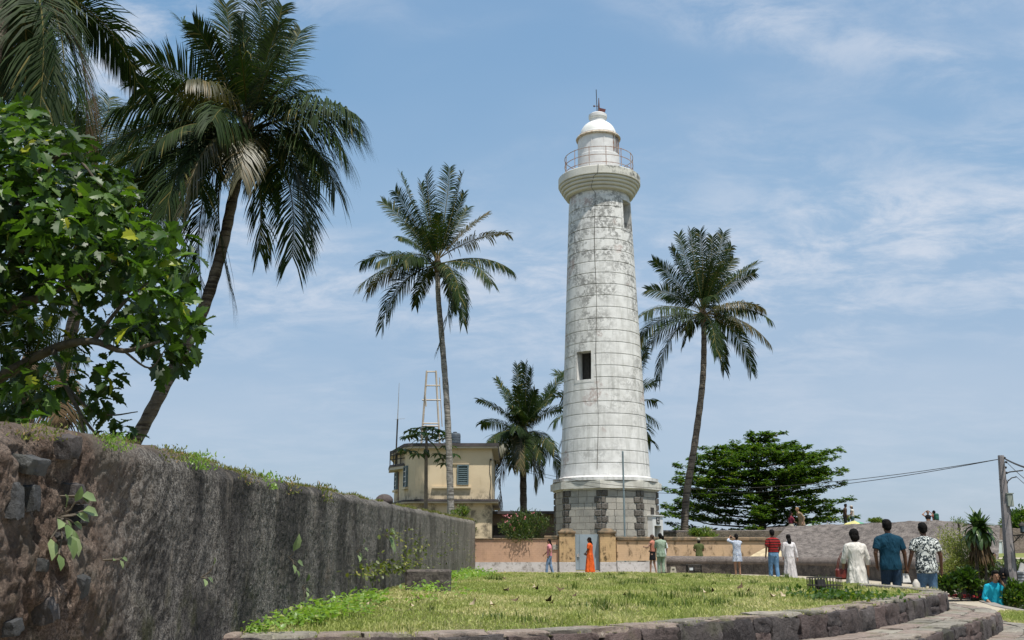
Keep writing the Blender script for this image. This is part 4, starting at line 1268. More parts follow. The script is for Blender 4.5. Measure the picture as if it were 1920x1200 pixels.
# ================================================================== PALMS
UP = np.array([0, 0, 1.0])
def nrmz(v): 
    return v / np.maximum(np.linalg.norm(v, axis=-1, keepdims=True), 1e-9)
def frond_arrays(base, tip, arch, seed, n=60, lw=.05, ll=.95, droop=.6, ragged=.0, out=.12, twist=0.):
    r = np.random.default_rng(seed)
    base = np.array(base, float); tip = np.array(tip, float)
    d = tip - base; L = np.linalg.norm(d); hd = np.array([d[0], d[1], 0]); hd /= max(np.linalg.norm(hd), 1e-6)
    c = base + d * .45 + UP * arch * L + hd * out * L
    n = int(n * 1.45); lw = lw * .74
    t = np.linspace(0, 1, n)[:, None]
    B = (1 - t) ** 2 * base + 2 * t * (1 - t) * c + t ** 2 * tip
    T = nrmz(2 * (1 - t) * (c - base) + 2 * t * (tip - c))
    S = np.cross(T, UP); bad = np.linalg.norm(S, axis=1) < .15
    sref = np.cross(hd, UP); S[bad] = sref
    S = nrmz(S)
    if twist:
        U0 = np.cross(S, T); S = nrmz(S * cos(twist) + U0 * sin(twist))
    U = np.cross(S, T)
    V = []; Fc = []; k = 0
    # rachis
    rad = np.interp(t[:, 0], [0, .15, 1], [.055, .035, .008]) * L / 4.5
    m = 14; ii = np.linspace(0, n - 1, m).astype(int)
    for i in ii:
        for a in (0, 2.1, 4.2):
            V.append(B[i] + (S[i] * cos(a) + U[i] * sin(a)) * rad[i])
    for i in range(m - 1):
        for a in range(3):
            b = (a + 1) % 3; p, q, s_, u = i * 3 + a, i * 3 + b, i * 3 + 3 + b, i * 3 + 3 + a
            Fc += [(p, q, s_), (p, s_, u)]
    V = np.array(V); Fc = np.array(Fc)
    sel = np.arange(int(n * .16), n)
    fl_ = 1
    out_v = [V]; out_f = [Fc]; off = len(V)
    for side in (-1, 1):
        b = B[sel]; tt = t[sel, 0]
        l = 1.25 * ll * L / 4.5 * (np.sin(pi * (.16 + .66 * tt)) ** .7) * (1 + r.normal(0, .09, len(sel)))
        if ragged: 
            keep = fbm(tt * 9, side * 3., seed * .37, 2, seed) > ragged * .55
            l = np.where(keep, l, l * r.uniform(.05, .35, len(sel)))
        fwd = np.interp(tt, [.1, .6, 1], [.25, .5, 1.4])[:, None]
        D = nrmz(S[sel] * side + T[sel] * fwd + U[sel] * .28 + r.normal(0, .07, (len(sel), 3)))
        g = (droop * (1 + r.normal(0, .2, len(sel))))[:, None]
        D0 = nrmz(D - UP * g * .35)
        D1 = nrmz(D - UP * g * 1.1); D2 = nrmz(D - UP * g * 1.9)
        Wd = nrmz(T[sel] - D0 * (T[sel] * D0).sum(1, keepdims=True)) * lw * .5
        p0 = b; p1 = p0 + D0 * l[:, None] * .35; p2 = p1 + D1 * l[:, None] * .35; p3 = p2 + D2 * l[:, None] * .30
        vs = np.stack([p0 - Wd * .5, p0 + Wd * .5, p1 - Wd, p1 + Wd, p2 - Wd * .8, p2 + Wd * .8, p3], 1).reshape(-1, 3)
        fq = np.array([(0, 1, 3), (0, 3, 2), (2, 3, 5), (2, 5, 4), (4, 5, 6)])
        f = (fq[None] + (np.arange(len(sel)) * 7)[:, None, None]).reshape(-1, 3) + off
        out_v.append(vs); out_f.append(f); off += len(vs)
    return np.concatenate(out_v), np.concatenate(out_f)

M_FR = leafmat('palm_frond_green', (.013, .027, .007), (.036, .062, .014), (.15, .13, .04), .05, .16, .6, .14)
M_FRY = leafmat('palm_frond_yellowing_and_sunlit', (.05, .052, .015), (.09, .08, .024), (.16, .12, .05), .2, .2, .45, .4)  # old yellowing fronds; the same paler colour also paints sunlight on lit fronds
M_FRD = leafmat('palm_frond_dry', (.075, .05, .028), (.16, .11, .06), None, 0, .12, .8, .1)
m = Mat('palm_bark', .92, .12); x, y, z = m.xyz()
rg = m.noise(1, 3, .6, m.mapv(m.pos, (1.3, 1.3, 13)), .0)
c = m.mix(m.rng(m.noise(2.2, 6, .65), .35, .65), (.12, .098, .078), (.20, .17, .135)); c = m.mix(m.rng(rg, .38, .52, 1, 0), c, (.055, .044, .036))
m.color(c); m.bump(m.math('ADD', rg, m.math('MULTIPLY', m.noise(30, 5), .4)), .9, .06); M_BARK = m.m
m = Mat('palm_bark_pale', .92, .12)
rg = m.noise(1, 3, .6, m.mapv(m.pos, (1.3, 1.3, 13)))
c = m.mix(m.rng(m.noise(6, 6, .65), .35, .6), (.18, .165, .145), (.31, .29, .26)); c = m.mix(m.rng(rg, .38, .50, .8, 0), c, (.09, .08, .07))
m.color(c); m.bump(m.math('ADD', rg, m.math('MULTIPLY', m.noise(30, 5), .4)), .9, .05); M_BARKP = m.m
M_COCO = simple('coconut', (.22, .12, .05), (.12, .10, .03), 4, .6)
M_FIBRE = simple('palm_fibre', (.07, .05, .03), (.12, .085, .05), 12, .95, .8)

def palm(label, crown, d, L, tips, trunk, r0, r1, seed, lw=.05, n=54, extra=8, nuts=0, ground=.05, group='coconut palms', yellow=(), dry=(), bark=None, fill_hi=.6, ll=.95):
    """crown (px,py); tips in photo pixels; trunk: list of (px,py,z or None) from bottom up"""
    cc = P(crown[0], crown[1], d)
    rr = random.Random(seed)
    tk = []
    for (a, b) in trunk:
        tk.append(np.array(P(a, b, d)))
    tk.append(np.array(cc) - [0, 0, .1])
    lo = tk[0].copy(); dwn = tk[0] - tk[1]; k_ = min(.6, (lo[2] - ground) / max(-dwn[2], .01) ) if dwn[2] < 0 else 0
    lo = lo + dwn * k_ * .8; lo[2] = ground - .1; tk.insert(0, lo)
    sm = catmull3(tk)
    root = thing('coconut_palm', tuple(sm[0]), label, 'palm tree', group)
    n_ = len(sm)
    rads = []
    for i in range(n_):
        t = i / (n_ - 1); rads.append(r0 * (1 + .5 * max(0, 1 - t * 12)) + (r1 - r0) * t)
    if len(sm) > 2:
        mb = MB(); mb.tube([tuple(p) for p in sm], [r * (1 + .05 * ((i % 2) * 2 - 1)) for i, r in enumerate(rads)], 10); mb.build('trunk', bark or M_BARK, root, smooth=True)
    mb = MB()
    mb.tube([(cc.x, cc.y, cc.z - .45), (cc.x, cc.y, cc.z), (cc.x, cc.y, cc.z + .5)], [r1 * 1.15, r1 * 1.9, r1 * .7], 10)
    mb.build('crown_shaft', M_FIBRE, root, smooth=True)
    fr = []
    for i, (px, py) in enumerate(tips):
        q = P(px, py, d); dx, dz = q.x - cc.x, q.z - cc.z
        s2 = L * L - dx * dx - dz * dz
        dy = (sqrt(s2) if s2 > 0 else 0) * (1 if rr.random() < .5 else -1) * rr.uniform(.55, .95)
        # keep the tip on the same sight line at its own distance
        q2 = P(px, py, d + dy)
        fr.append((Vector(q2), i))
    for k in range(extra):
        az = rr.uniform(0, 2 * pi); el = rr.uniform(-1.0, 1.25); l = L * rr.uniform(.72, .9)
        # mostly pointing towards or away from the viewer, so that the outline stays
        az = (pi / 2 if k % 2 else -pi / 2) + rr.uniform(-.7, .7)
        fr.append((cc + Vector((cos(az) * cos(el), sin(az) * cos(el), sin(el))) * l, 100 + k))
    for q, i in fr:
        dz = (q.z - cc.z) / L
        arch = .10 + .16 * (1 - abs(dz)) if dz > .0 else .26 + .10 * dz
        if dz < -.5: arch = .22
        out = .05 if dz > .3 else (.16 if dz > -.4 else .26)
        droop = .32 if dz > .45 else (.85 if dz > .1 else (1.25 if dz > -.4 else .9)); droop *= rr.uniform(.75, 1.25)
        mt = M_FRY if i in yellow else (M_FRD if i in dry else M_FR)
        b = Vector((cc.x + rr.uniform(-.08, .08), cc.y + rr.uniform(-.08, .08), cc.z + (.25 if dz > .3 else 0)))
        V, Fc = frond_arrays(b, q, arch, seed * 100 + i, n, lw, ll * (.78 if dz > .55 else (.95 if dz > .2 else 1.25)), droop, rr.choice([0, .3, .55, .7]) if dz < .5 else .2, out, rr.choice([-1, 1]) * (rr.uniform(.25, 1.25) if dz > .15 else rr.uniform(.1, .6)))
        V = V - np.array(root.location)
        link('frond', np_mesh('frond', V, Fc), root, mt)
    for k in range(nuts):
        a = rr.uniform(-1.0, .7); q = cc + Vector((sin(a) * .33, -.3 * cos(a), -.28 - rr.uniform(0, .35)))
        mb = MB(); mb.ball(q, (.13, .13, .16), 10, 7); mb.build('coconut', M_COCO, root, smooth=True)
    return root
def catmull3(pts, per=7):
    if len(pts) < 3:
        return np.array([pts[0] * (1 - t) + pts[-1] * t for t in np.linspace(0, 1, 14)])
    P4 = [2 * pts[0] - pts[1]] + list(pts) + [2 * pts[-1] - pts[-2]]; out = []
    for i in range(1, len(P4) - 2):
        a, b, c, d = P4[i - 1:i + 3]
        for k in range(per):
            t = k / per
            out.append(.5 * (2 * b + (c - a) * t + (2 * a - 5 * b + 4 * c - d) * t * t + (3 * b - 3 * c + d - a) * t ** 3))
    out.append(pts[-1]); return np.array(out)

palm('largest coconut palm with leaning trunk and brown nuts, rising above the left wall', (463, 250), 22.0, 3.35,
     [(342, 42), (424, 8), (490, -12), (529, 12), (564, 58), (568, 140), (263, 112), (263, 165), (352, 150), (214, 205), (300, 262), (232, 330), (265, 352),
      (205, 100 + 170), (345, 392), (284, 443), (377, 530), (433, 546), (452, 330), (487, 470), (548, 480), (575, 438), (628, 355), (615, 310), (672, 245), (668, 215), (648, 292),
      (240, 400), (320, 480), (400, 60), (455, 40), (520, 100), (250, 300), (310, 400)],
     [(212, 905), (258, 820), (318, 705), (375, 595), (413, 480), (437, 370)], .165, .115, 3, lw=.042, n=84, extra=11, nuts=9, yellow=(8, 18, 14), ll=1.05)  # two of the paler yellow fronds have sunlight painted into their colour
palm('middle coconut palm with pale slim trunk in front of the cream house', (820, 496), 50.0, 3.9,
     [(752, 327), (718, 379), (741, 359), (801, 325), (843, 316), (866, 327), (870, 363), (877, 390), (915, 401), (952, 438), (960, 507), (922, 534), (868, 604), (862, 563), (822, 655), (779, 572),
      (716, 612), (674, 536), (690, 547), (680, 490), (706, 493), (748, 445), (836, 512), (730, 600), (760, 420), (790, 345)],
     [(846, 985), (843, 880), (838, 760), (829, 640), (822, 560)], .19, .12, 4, lw=.062, n=60, extra=6, yellow=(8, 9, 18, 22), bark=M_BARKP, ll=.76)
palm('coconut palm with curved trunk standing right of the lighthouse', (1318, 590), 55.0, 4.1,
     [(1273, 441), (1295, 434), (1313, 434), (1336, 445), (1356, 438), (1371, 462), (1375, 485), (1225, 489), (1259, 465), (1214, 544), (1198, 593), (1200, 638), (1207, 673), (1235, 712), (1282, 648), (1344, 663), (1356, 655),
      (1409, 695), (1441, 641), (1443, 598), (1429, 576), (1418, 493), (1415, 512), (1285, 618), (1250, 560), (1390, 620)],
     [(1283, 1012), (1287, 930), (1303, 830), (1317, 720), (1320, 640)], .23, .14, 5, lw=.066, n=60, extra=6, yellow=(18, 20, 23, 26), ll=.78)
palm('shorter coconut palm between the cream house and the lighthouse', (981, 812), 66.0, 3.9,
     [(970, 686), (985, 684), (997, 692), (931, 712), (897, 750), (903, 795), (917, 830), (925, 855), (924, 915), (941, 952), (975, 880), (1002, 912), (1050, 893), (1040, 842), (1052, 768), (1040, 732), (1056, 705), (1006, 742), (950, 730), (955, 760)],
     [(982, 985), (981, 900)], .26, .2, 6, lw=.08, n=52, extra=18, yellow=(4 + 3, 10, 11), dry=(9,), ll=.9)
palm('coconut palm mostly hidden behind the lighthouse with fronds showing on both sides', (1138, 775), 74.0, 4.6,
     [(1043, 700), (1036, 745), (1040, 790), (1052, 830), (1226, 718), (1232, 752), (1230, 790), (1222, 828), (1210, 655), (1100, 670), (1170, 680)],
     [(1138, 990), (1138, 880)], .2, .16, 7, lw=.09, n=46, extra=6)
palm('coconut palm cut off by the top left corner of the view', (20, -45), 15.0, 3.1,
     [(257, 152), (252, 128), (160, 262), (118, 215), (75, 205), (30, 262), (-40, 240), (150, -10), (100, -200), (20, -240), (-80, -170), (5, 180), (140, 235), (50, 170), (95, 130)],
     [(-90, 860), (-75, 600), (-30, 200)], .16, .12, 8, lw=.032, n=90, extra=4, yellow=(6,), dry=(2,), ll=.95)
palm('coconut palm rising behind the leafy breadfruit tree at the left', (192, 345), 28.0, 3.6,
     [(165, 190), (205, 183), (128, 240), (262, 222), (290, 300), (250, 420), (95, 330), (330, 400), (150, 470), (280, 480), (60, 250)],
     [(95, 860), (130, 640), (175, 450)], .2, .15, 9, lw=.05, n=66, extra=8, dry=(5,))
palm('low coconut palm behind the breadfruit tree above the near wall', (52, 705), 20.0, 2.7,
     [(110, 800), (135, 790), (-10, 790), (25, 800), (95, 600), (150, 680), (-40, 640), (50, 560), (190, 620), (0, 560)],
     [(48, 850), (50, 780)], .17, .14, 10, lw=.04, n=60, extra=4, dry=(0,))

# ================================================================== leafy trees
def leaf_lobed():
    half = [(0, 0), (.12, .12), (.24, .20), (.17, .28), (.32, .42), (.21, .48), (.34, .66), (.20, .68), (.19, .84), (.09, .86), (0, 1.0)]
    mid = [0, .1, .2, .28, .42, .48, .66, .68, .84, .86, 1.0]
    V = []; Fc = []
    for s in (-1, 1):
        b = len(V)
        for (x, y), my in zip(half, mid):
            V.append((0, my, -.28 * my * my)); V.append((s * x, y, abs(x) * .35 - .28 * y * y))
        for i in range(len(half) - 1):
            a = b + 2 * i
            Fc += [(a, a + 1, a + 3), (a, a + 3, a + 2)]
    return np.array(V), np.array(Fc)
def leaf_simple(w=.3, curl=.2):
    V = [(0, 0, 0), (-w, .35, .1 * w), (0, .4, -.06), (w, .35, .1 * w), (-w * .8, .72, -.05), (0, .75, -curl * .5), (w * .8, .72, -.05), (0, 1, -curl)]
    Fc = [(0, 1, 2), (0, 2, 3), (1, 4, 5), (1, 5, 2), (2, 5, 6), (2, 6, 3), (4, 7, 5), (5, 7, 6)]
    return np.array(V), np.array(Fc)
def leaf_tiny(w=.28):
    return np.array([(0, 0, 0), (-w, .5, .08), (0, 1, -.1), (w, .5, .08)]), np.array([(0, 1, 2), (0, 2, 3)])

M_BREAD = leafmat('breadfruit_leaf', (.014, .036, .006), (.055, .105, .014), (.30, .32, .02), .02, .26, .45, .4)
M_WOOD = simple('grey_branch', (.12, .10, .075), (.07, .06, .045), 8, .9, .6)
poly = [(-220, 200), (0, 205), (62, 205), (80, 250), (112, 262), (150, 255), (170, 300), (215, 320), (240, 345), (250, 420), (300, 425), (335, 430), (355, 470), (350, 520), (372, 540), (330, 575), (300, 560), (345, 580), (372, 600), (384, 650), (360, 690), (330, 715), (290, 690),
        (262, 640), (235, 625), (205, 660), (210, 720), (180, 765), (140, 790), (90, 775), (40, 800), (-30, 810), (-220, 800)]
px = RNG.uniform(-220, 390, 2600); py = RNG.uniform(200, 815, 2600)
ok = inpoly(px, py, poly)
hole = (((px - 85) / 40) ** 2 + ((py - 625) / 45) ** 2 < 1) | (((px - 150) / 45) ** 2 + ((py - 770) / 22) ** 2 < 1)
thin = (py > 560) & (RNG.random(len(px)) < .5)
ok &= ~hole & ~thin
ok &= RNG.random(len(px)) < .50
px, py = px[ok], py[ok]
BT = thing('breadfruit_tree', tuple(P(-120, 900, 12)), 'dense breadfruit tree with big lobed bright green leaves at the left edge', 'tree')
cen = []; 
for a, b in zip(px, py):
    # crown is a thick mass: front shell bulges towards the viewer in the middle
    cen.append(P(a, b, 12.0 + RNG.uniform(-1.5, 1.9)))
cen = np.array(cen)
tips_, dirs_ = [], []
core = np.array(P(40, 560, 12.2))
for c in cen:
    outd = nrmz(c - core + np.array([0, -.6, .5]))
    k = RNG.integers(6, 10)
    for j in range(k):
        a = 2 * pi * j / k + RNG.uniform(-.4, .4)
        ref = nrmz(np.cross(outd, UP + .01)); ref2 = np.cross(outd, ref)
        d_ = nrmz(ref * cos(a) + ref2 * sin(a) + outd * RNG.uniform(.1, .8) - UP * .25)
        tips_.append(c + d_ * .04 + RNG.normal(0, .03, 3)); dirs_.append(d_)
tips_ = np.array(tips_); dirs_ = np.array(dirs_)
Bm = basis(dirs_, np.tile(UP, (len(dirs_), 1)) * .8 + RNG.normal(0, .4, dirs_.shape))
sc = RNG.uniform(.13, .29, len(dirs_))
tv, tf = leaf_lobed()
# the 300 leaves nearest the viewer and inside the frame are single objects, the rest one mass
xpx = 960 + tips_[:, 0] / (tips_[:, 1] * CP + (tips_[:, 2] - CAMZ) * SP) * F
score = tips_[:, 1] - 1.2 * sc / .3 + (xpx < 0) * 50
order = np.argsort(score); first = order[:300]; rest = order[300:]
V, Fc = scatter(tv, tf, tips_[rest], Bm[rest], sc[rest])
link('foliage', np_mesh('foliage', V - np.array(BT.location), Fc, True), BT, M_BREAD, kind='stuff')
m = Mat('breadfruit_leaf_single', .45, .4); r = m.orand()
c = m.mix(r, (.03, .07, .010), (.10, .18, .022)); r2 = m.math('FRACT', m.math('MULTIPLY', r, 37.7)); c = m.mix(m.rng(r2, .95, .96), c, (.30, .32, .02)); m.color(c)
m.translucent(m.mix(1., c, (1.6, 1.8, .7), 'MULTIPLY'), .34); M_BLS = m.m
lme = np_mesh('leaf', tv, tf, True); lme.materials.append(M_BLS)
for i in first:
    o = bpy.data.objects.new('leaf', lme); COL.objects.link(o); o.parent = BT
    Mx = Matrix([[*Bm[i][0]], [*Bm[i][1]], [*Bm[i][2]]]).transposed()
    o.location = Vector(tips_[i]) - Vector(BT.location); o.rotation_euler = Mx.to_euler(); o.scale = (sc[i],) * 3
# limbs
def limb(pts, r0, r1, parent, mat=M_WOOD, name='branch', d=12.2, n=7):
    w = [np.array(P(a, b, d + (c if c else 0))) for a, b, c in pts]
    s = catmull3(w, 5); rads = list(np.linspace(r0, r1, len(s)))
    mb = MB(); mb.tube([tuple(p + np.array([0, 0, .0])) for p in s], rads, n); return mb.build(name, mat, parent, smooth=True)
limb([(-125, 1010, 0), (-120, 905, 0), (-110, 800, 0), (-60, 650, .2), (-30, 420, .3)], .22, .12, BT, name='trunk')
limb([(-80, 720, 0), (0, 588, -.2), (70, 560, -.6), (150, 520, -.5), (240, 470, -.4)], .09, .025, BT)
limb([(-90, 760, 0), (30, 690, -.2), (110, 650, -.5), (175, 640, -.9), (232, 658, -.9), (300, 640, -.8)], .08, .018, BT)
limb([(-60, 650, 0), (20, 500, -.3), (60, 460, -.6), (110, 400, -.8)], .07, .02, BT)
limb([(100, 655, -.5), (120, 715, -.7), (150, 775, -.8), (180, 815, -.8)], .035, .014, BT)
limb([(125, 725, -.7), (160, 760, -.7), (205, 778, -.7), (258, 772, -.8)], .022, .006, BT)
limb([(150, 775, -.8), (155, 800, -.8), (162, 825, -.8)], .018, .008, BT)
limb([(-20, 500, 0), (60, 340, -.3), (130, 290, -.5), (190, 350, -.6)], .06, .012, BT)
limb([(175, 640, -.9), (240, 560, -.8), (320, 500, -.7)], .03, .01, BT)
limb([(232, 658, -.9), (280, 690, -.9), (310, 655, -.9)], .016, .006, BT)
# low dark sprig that peeps over the wall next to the leaning trunk
tp = []; dr = []
for a, b in ((180, 790), (200, 805), (218, 815), (236, 818), (245, 800), (188, 770), (210, 790)):
    for j in range(5):
        tp.append(np.array(P(a, b, 11.4)) + RNG.normal(0, .05, 3)); dr.append(nrmz(np.array([RNG.uniform(-1, 1), RNG.uniform(-.6, .6), RNG.uniform(-.9, .3)])))
tp = np.array(tp); dr = np.array(dr); V, Fc = scatter(tv, tf, tp, basis(dr, np.tile(UP, (len(dr), 1))), RNG.uniform(.12, .22, len(dr)))
link('foliage', np_mesh('foliage', V - np.array(BT.location), Fc, True), BT, M_BREAD, kind='stuff')

# tiered almond tree ---------------------------------------------------------------
AD = 66.0
M_ALM = leafmat('almond_leaf', (.016, .045, .007), (.095, .165, .024), (.24, .25, .03), .06, .34, .5, .3)
AT = thing('almond_tree', tuple(P(1425, 1005, AD)), 'broad bright green almond tree with layered branches right of the lighthouse', 'tree')
tx = P(1425, 950, AD).x
tiers = [(1000, 1238, 1575), (980, 1235, 1580), (962, 1245, 1582), (945, 1245, 1578), (930, 1262, 1555), (915, 1250, 1540), (902, 1290, 1532), (893, 1268, 1572), (880, 1310, 1568), (865, 1310, 1560), (857, 1312, 1569), (846, 1360, 1500), (838, 1365, 1498), (826, 1415, 1465), (815, 1413, 1487)]
pos = []; nd = []
mbk = MB()
for ti, (yy_, xa, xb) in enumerate(tiers):
    z0 = Zat(yy_, AD)
    ra, rb = tx - P(xa, yy_, AD).x, P(xb, yy_, AD).x - tx
    nb = 12 if ti < 11 else 7
    for b in range(nb):
        az = 2 * pi * b / nb + RNG.uniform(-.25, .25)
        R_ = (ra if cos(az) < 0 else rb); Rr_ = R_ * abs(cos(az)) + min(ra, rb, 4.2) * abs(sin(az)) ; Rr_ *= RNG.uniform(.72, 1.0)
        ln = max(Rr_, .5)
        dirv = np.array([cos(az), sin(az), 0]); perp = np.array([-sin(az), cos(az), 0])
        rise = RNG.uniform(.0, .14) * ln
        if b % 3 == 0: mbk.tube([(tx, AD, z0 - .35), (tx + dirv[0] * ln * .5, AD + dirv[1] * ln * .5, z0 - .12), (tx + dirv[0] * ln * .9, AD + dirv[1] * ln * .9, z0 + rise - .1)], [.07, .04, .015], 4)
        k = int(ln * 10.5) + 3
        t = RNG.uniform(.18, 1, k) ** .7
        spread = (.16 + .34 * np.sin(t * pi)) * .9
        side = RNG.normal(0, 1, k) * spread
        c = np.array([tx, AD, z0]) + dirv * (t * ln)[:, None] + perp * side[:, None] + UP * (rise * t ** 2 + RNG.normal(0, .07, k) - np.abs(side) * .12)[:, None]
        pos.append(c)
pos = np.concatenate(pos)
LVp = []; LVd = []
for c in pos:
    k = 8
    a = RNG.uniform(0, 2 * pi, k); e = RNG.uniform(-.35, .55, k)
    dd = np.stack([np.cos(a) * np.cos(e), np.sin(a) * np.cos(e), np.sin(e)], 1)
    LVp.append(np.repeat(c[None], k, 0) + RNG.normal(0, .03, (k, 3))); LVd.append(dd)
LVp = np.concatenate(LVp); LVd = np.concatenate(LVd)
tv2, tf2 = leaf_tiny(.26)
V, Fc = scatter(tv2, tf2, LVp, basis(LVd, np.tile(UP, (len(LVd), 1)) + RNG.normal(0, .25, LVd.shape)), RNG.uniform(.17, .30, len(LVd)))
link('foliage', np_mesh('foliage', V - np.array(AT.location), Fc), AT, M_ALM, kind='stuff')
mbk.build('branches', M_WOOD, AT, kind='stuff')
mb = MB(); mb.tube([(tx, AD, -.2), (tx + .1, AD, 2), (tx, AD, Zat(830, AD))], [.35, .26, .06], 9); mb.build('trunk', M_WOOD, AT, smooth=True)

def bush(name, label, cat, c, rad, nleaf, lsize, mat, tmpl, seed, up=.35, group=None, stem=True, clumps=14, floor=None):
    gz_ = -1.2 if c[0] > 9.4 and c[1] < 45 else (1.7 if name == 'small_tree' else (-1.2 if c[0] > 25 else .05))
    """c world centre, rad (rx,ry,rz): leaf clumps spread through an uneven crown"""
    r = np.random.default_rng(seed)
    root = thing(name, (c[0], c[1], c[2] - rad[2]), label, cat, group)
    cc = r.normal(0, 1, (clumps, 3)); cc = nrmz(cc) * r.uniform(.35, .85, (clumps, 1)); cc[:, 2] = np.abs(cc[:, 2]) * 1.3 - .45
    which = r.integers(0, clumps, nleaf)
    p = cc[which] + nrmz(r.normal(0, 1, (nleaf, 3))) * (r.uniform(.1, .42, (nleaf, 1)))
    d = nrmz(p - cc[which] + r.normal(0, .25, p.shape) + UP * up)
    p = np.array(c) + p * np.array(rad)
    if floor is not None: p[:, 2] = np.maximum(p[:, 2], floor + .02)
    V, Fc = scatter(tmpl[0], tmpl[1], p, basis(d, np.tile(UP, (nleaf, 1)) + r.normal(0, .4, d.shape)), r.uniform(.6, 1.2, nleaf) * lsize)
    link('foliage', np_mesh('foliage', V - np.array(root.location), Fc), root, mat, kind='stuff')
    if stem:
        mb = MB()
        mb.tube([(c[0], c[1] + .05, gz_), (c[0] + .03, c[1], (gz_ + c[2]) / 2), (c[0], c[1], c[2])], [.045 * rad[2] + .01, .04 * rad[2] + .01, .02], 6)
        for k in range(7):
            q = np.array(c) + cc[k % clumps] * np.array(rad) * .8
            mb.tube([(c[0] + r.uniform(-.1, .1) * rad[0], c[1], c[2] - rad[2]), tuple((np.array(c) + q) / 2), tuple(q)], [.03 * rad[2], .02 * rad[2], .008 * rad[2]], 5)
        mb.build('stem', M_WOOD, root, kind='stuff')
    return root
M_OLE = leafmat('oleander_leaf', (.035, .065, .018), (.10, .15, .04), (.22, .2, .07), .08, .25)
ocn = P(988, 992, 47.0)
ob = bush('oleander_bush', 'bushy oleander with pink flowers hanging over the peach wall', 'bush', ocn, (1.25, .75, .95), 5200, .15, M_OLE, leaf_tiny(.13), 5, .5, clumps=26)
M_FLOW = simple('pink_petals', (.62, .16, .20), (.70, .30, .30), 9, .6)
fp = []
for a, b in ((951, 966), (958, 972), (968, 966), (972, 980), (948, 978), (945, 968), (1000, 962), (965, 990), (955, 985), (985, 970)):
    for j in range(3): fp.append(np.array(P(a, b, 46.2)) + RNG.normal(0, .05, 3))
for q in fp[:]:
    pass
tvf = np.array([(0, 0, 0), (-.5, .6, .1), (.5, .6, .1), (0, 0, 0), (.6, -.5, .1), (.6, .5, .1), (-.6, .3, .1), (-.5, -.6, .1)]); tff = np.array([(0, 1, 2), (3, 4, 5), (0, 6, 7)])
V, Fc = scatter(tvf, tff, np.array(fp), basis(RNG.normal(0, 1, (len(fp), 3)), RNG.normal(0, 1, (len(fp), 3))), np.full(len(fp), .06))
link('blossom', np_mesh('blossom', V - np.array(ob.location), Fc), ob, M_FLOW, kind='stuff')
# small shrub by the palm trunk at the end of the long wall
M_LIGHT = leafmat('light_green_leaf', (.07, .12, .02), (.16, .22, .05), (.28, .27, .08), .1, .35)
bush('flowering_shrub', 'small pale green shrub at the foot of the middle palm behind the wall end', 'bush', P(866, 962, 47.5), (.55, .3, .5), 600, .13, M_LIGHT, leaf_tiny(.2), 6, clumps=8)
bush('wall_shrub', 'small shrub growing at the far end of the long stone wall', 'bush', P(886, 990, 46.3), (.22, .2, .5), 350, .10, M_OLE, leaf_tiny(.2), 16, clumps=6)
bush('creeper', 'low bright green creeper on the wall right of the leaning palm', 'bush', P(1322, 1001, 51.2), (.95, .35, .38), 1300, .15, M_LIGHT, leaf_tiny(.22), 7, clumps=12)
bush('small_tree', 'tiny green treetop above the rampart between umbrella and walkers', 'tree', P(1643, 976, 66), (.75, .5, .30), 900, .14, M_LIGHT, leaf_tiny(.22), 8, clumps=10)
bush('background_tree', 'sunlit round green tree behind the fort wall at the right edge', 'tree', P(1925, 990, 66), (1.6, 1.4, 1.7), 5200, .22, M_ALM, leaf_tiny(.26), 9, clumps=26)
bush('dark_tree', 'darker taller tree beside the sunlit one at the right edge', 'tree', P(1908, 975, 70), (1.0, 1.0, .9), 2500, .2, M_OLE, leaf_tiny(.26), 19, clumps=16)

# papaya --------------------------------------------------------------------------
PD = 52.0
PT = thing('papaya_tree', tuple(P(796, 952, PD)), 'papaya tree with thin trunk and umbrella crown before the cream house', 'tree')
mb = MB(); a = P(796, 1036, PD); b = P(799, 855, PD); t_ = P(800, 818, PD)
mb.tube([a, (a.x + .02, PD, (a.z + b.z) / 2), b, t_], [.12, .10, .085, .06], 8); mb.build('trunk', simple('papaya_bark', (.22, .17, .12), (.15, .12, .09), 5, .9, .5), PT, smooth=True)
mb = MB()
for k in range(9):
    a_ = k * 2.4; mb.ball((b.x + .13 * cos(a_), PD + .13 * sin(a_), b.z + .02 + .07 * (k % 4)), (.075, .075, .12), 8, 6)
mb.build('fruit', simple('papaya_fruit', (.03, .05, .015), (.05, .07, .02), 5, .5), PT, smooth=True, kind='stuff')
r = np.random.default_rng(12); lp = []; ld = []; mb = MB(); ctr = np.array(t_) 
def pap(px_, py_, dd, n=10, s=.25):
    q = np.array(P(px_, py_, PD + dd)); mb.tube([tuple(ctr + np.array([0, 0, -.15])), tuple((ctr + q) / 2 + np.array([0, 0, .12])), tuple(q)], [.02, .015, .01], 4)
    for j in range(n):
        a_ = 2 * pi * j / n; dd_ = np.array([cos(a_), sin(a_) * .9, r.uniform(-.35, .1)]); lp.append(q); ld.append(nrmz(dd_))
for (a_, b_, c_) in ((762, 818, 0), (772, 806, .4), (786, 803, -.3), (800, 800, .3), (815, 804, -.2), (828, 808, .2), (834, 822, 0), (790, 810, -.8), (806, 812, .8), (776, 815, -.5), (822, 815, .6), (842, 835, .1)): pap(a_, b_, c_)
for (a_, b_, c_) in ((828, 858, -.2), (836, 868, 0), (822, 850, .2), (768, 845, .3), (782, 850, -.4), (848, 850, 0), (758, 842, .1)): pap(a_, b_, c_, 9)
V, Fc = scatter(*leaf_simple(.16, .3), np.array(lp), basis(np.array(ld), np.tile(UP, (len(ld), 1))), r.uniform(.42, .62, len(lp)))
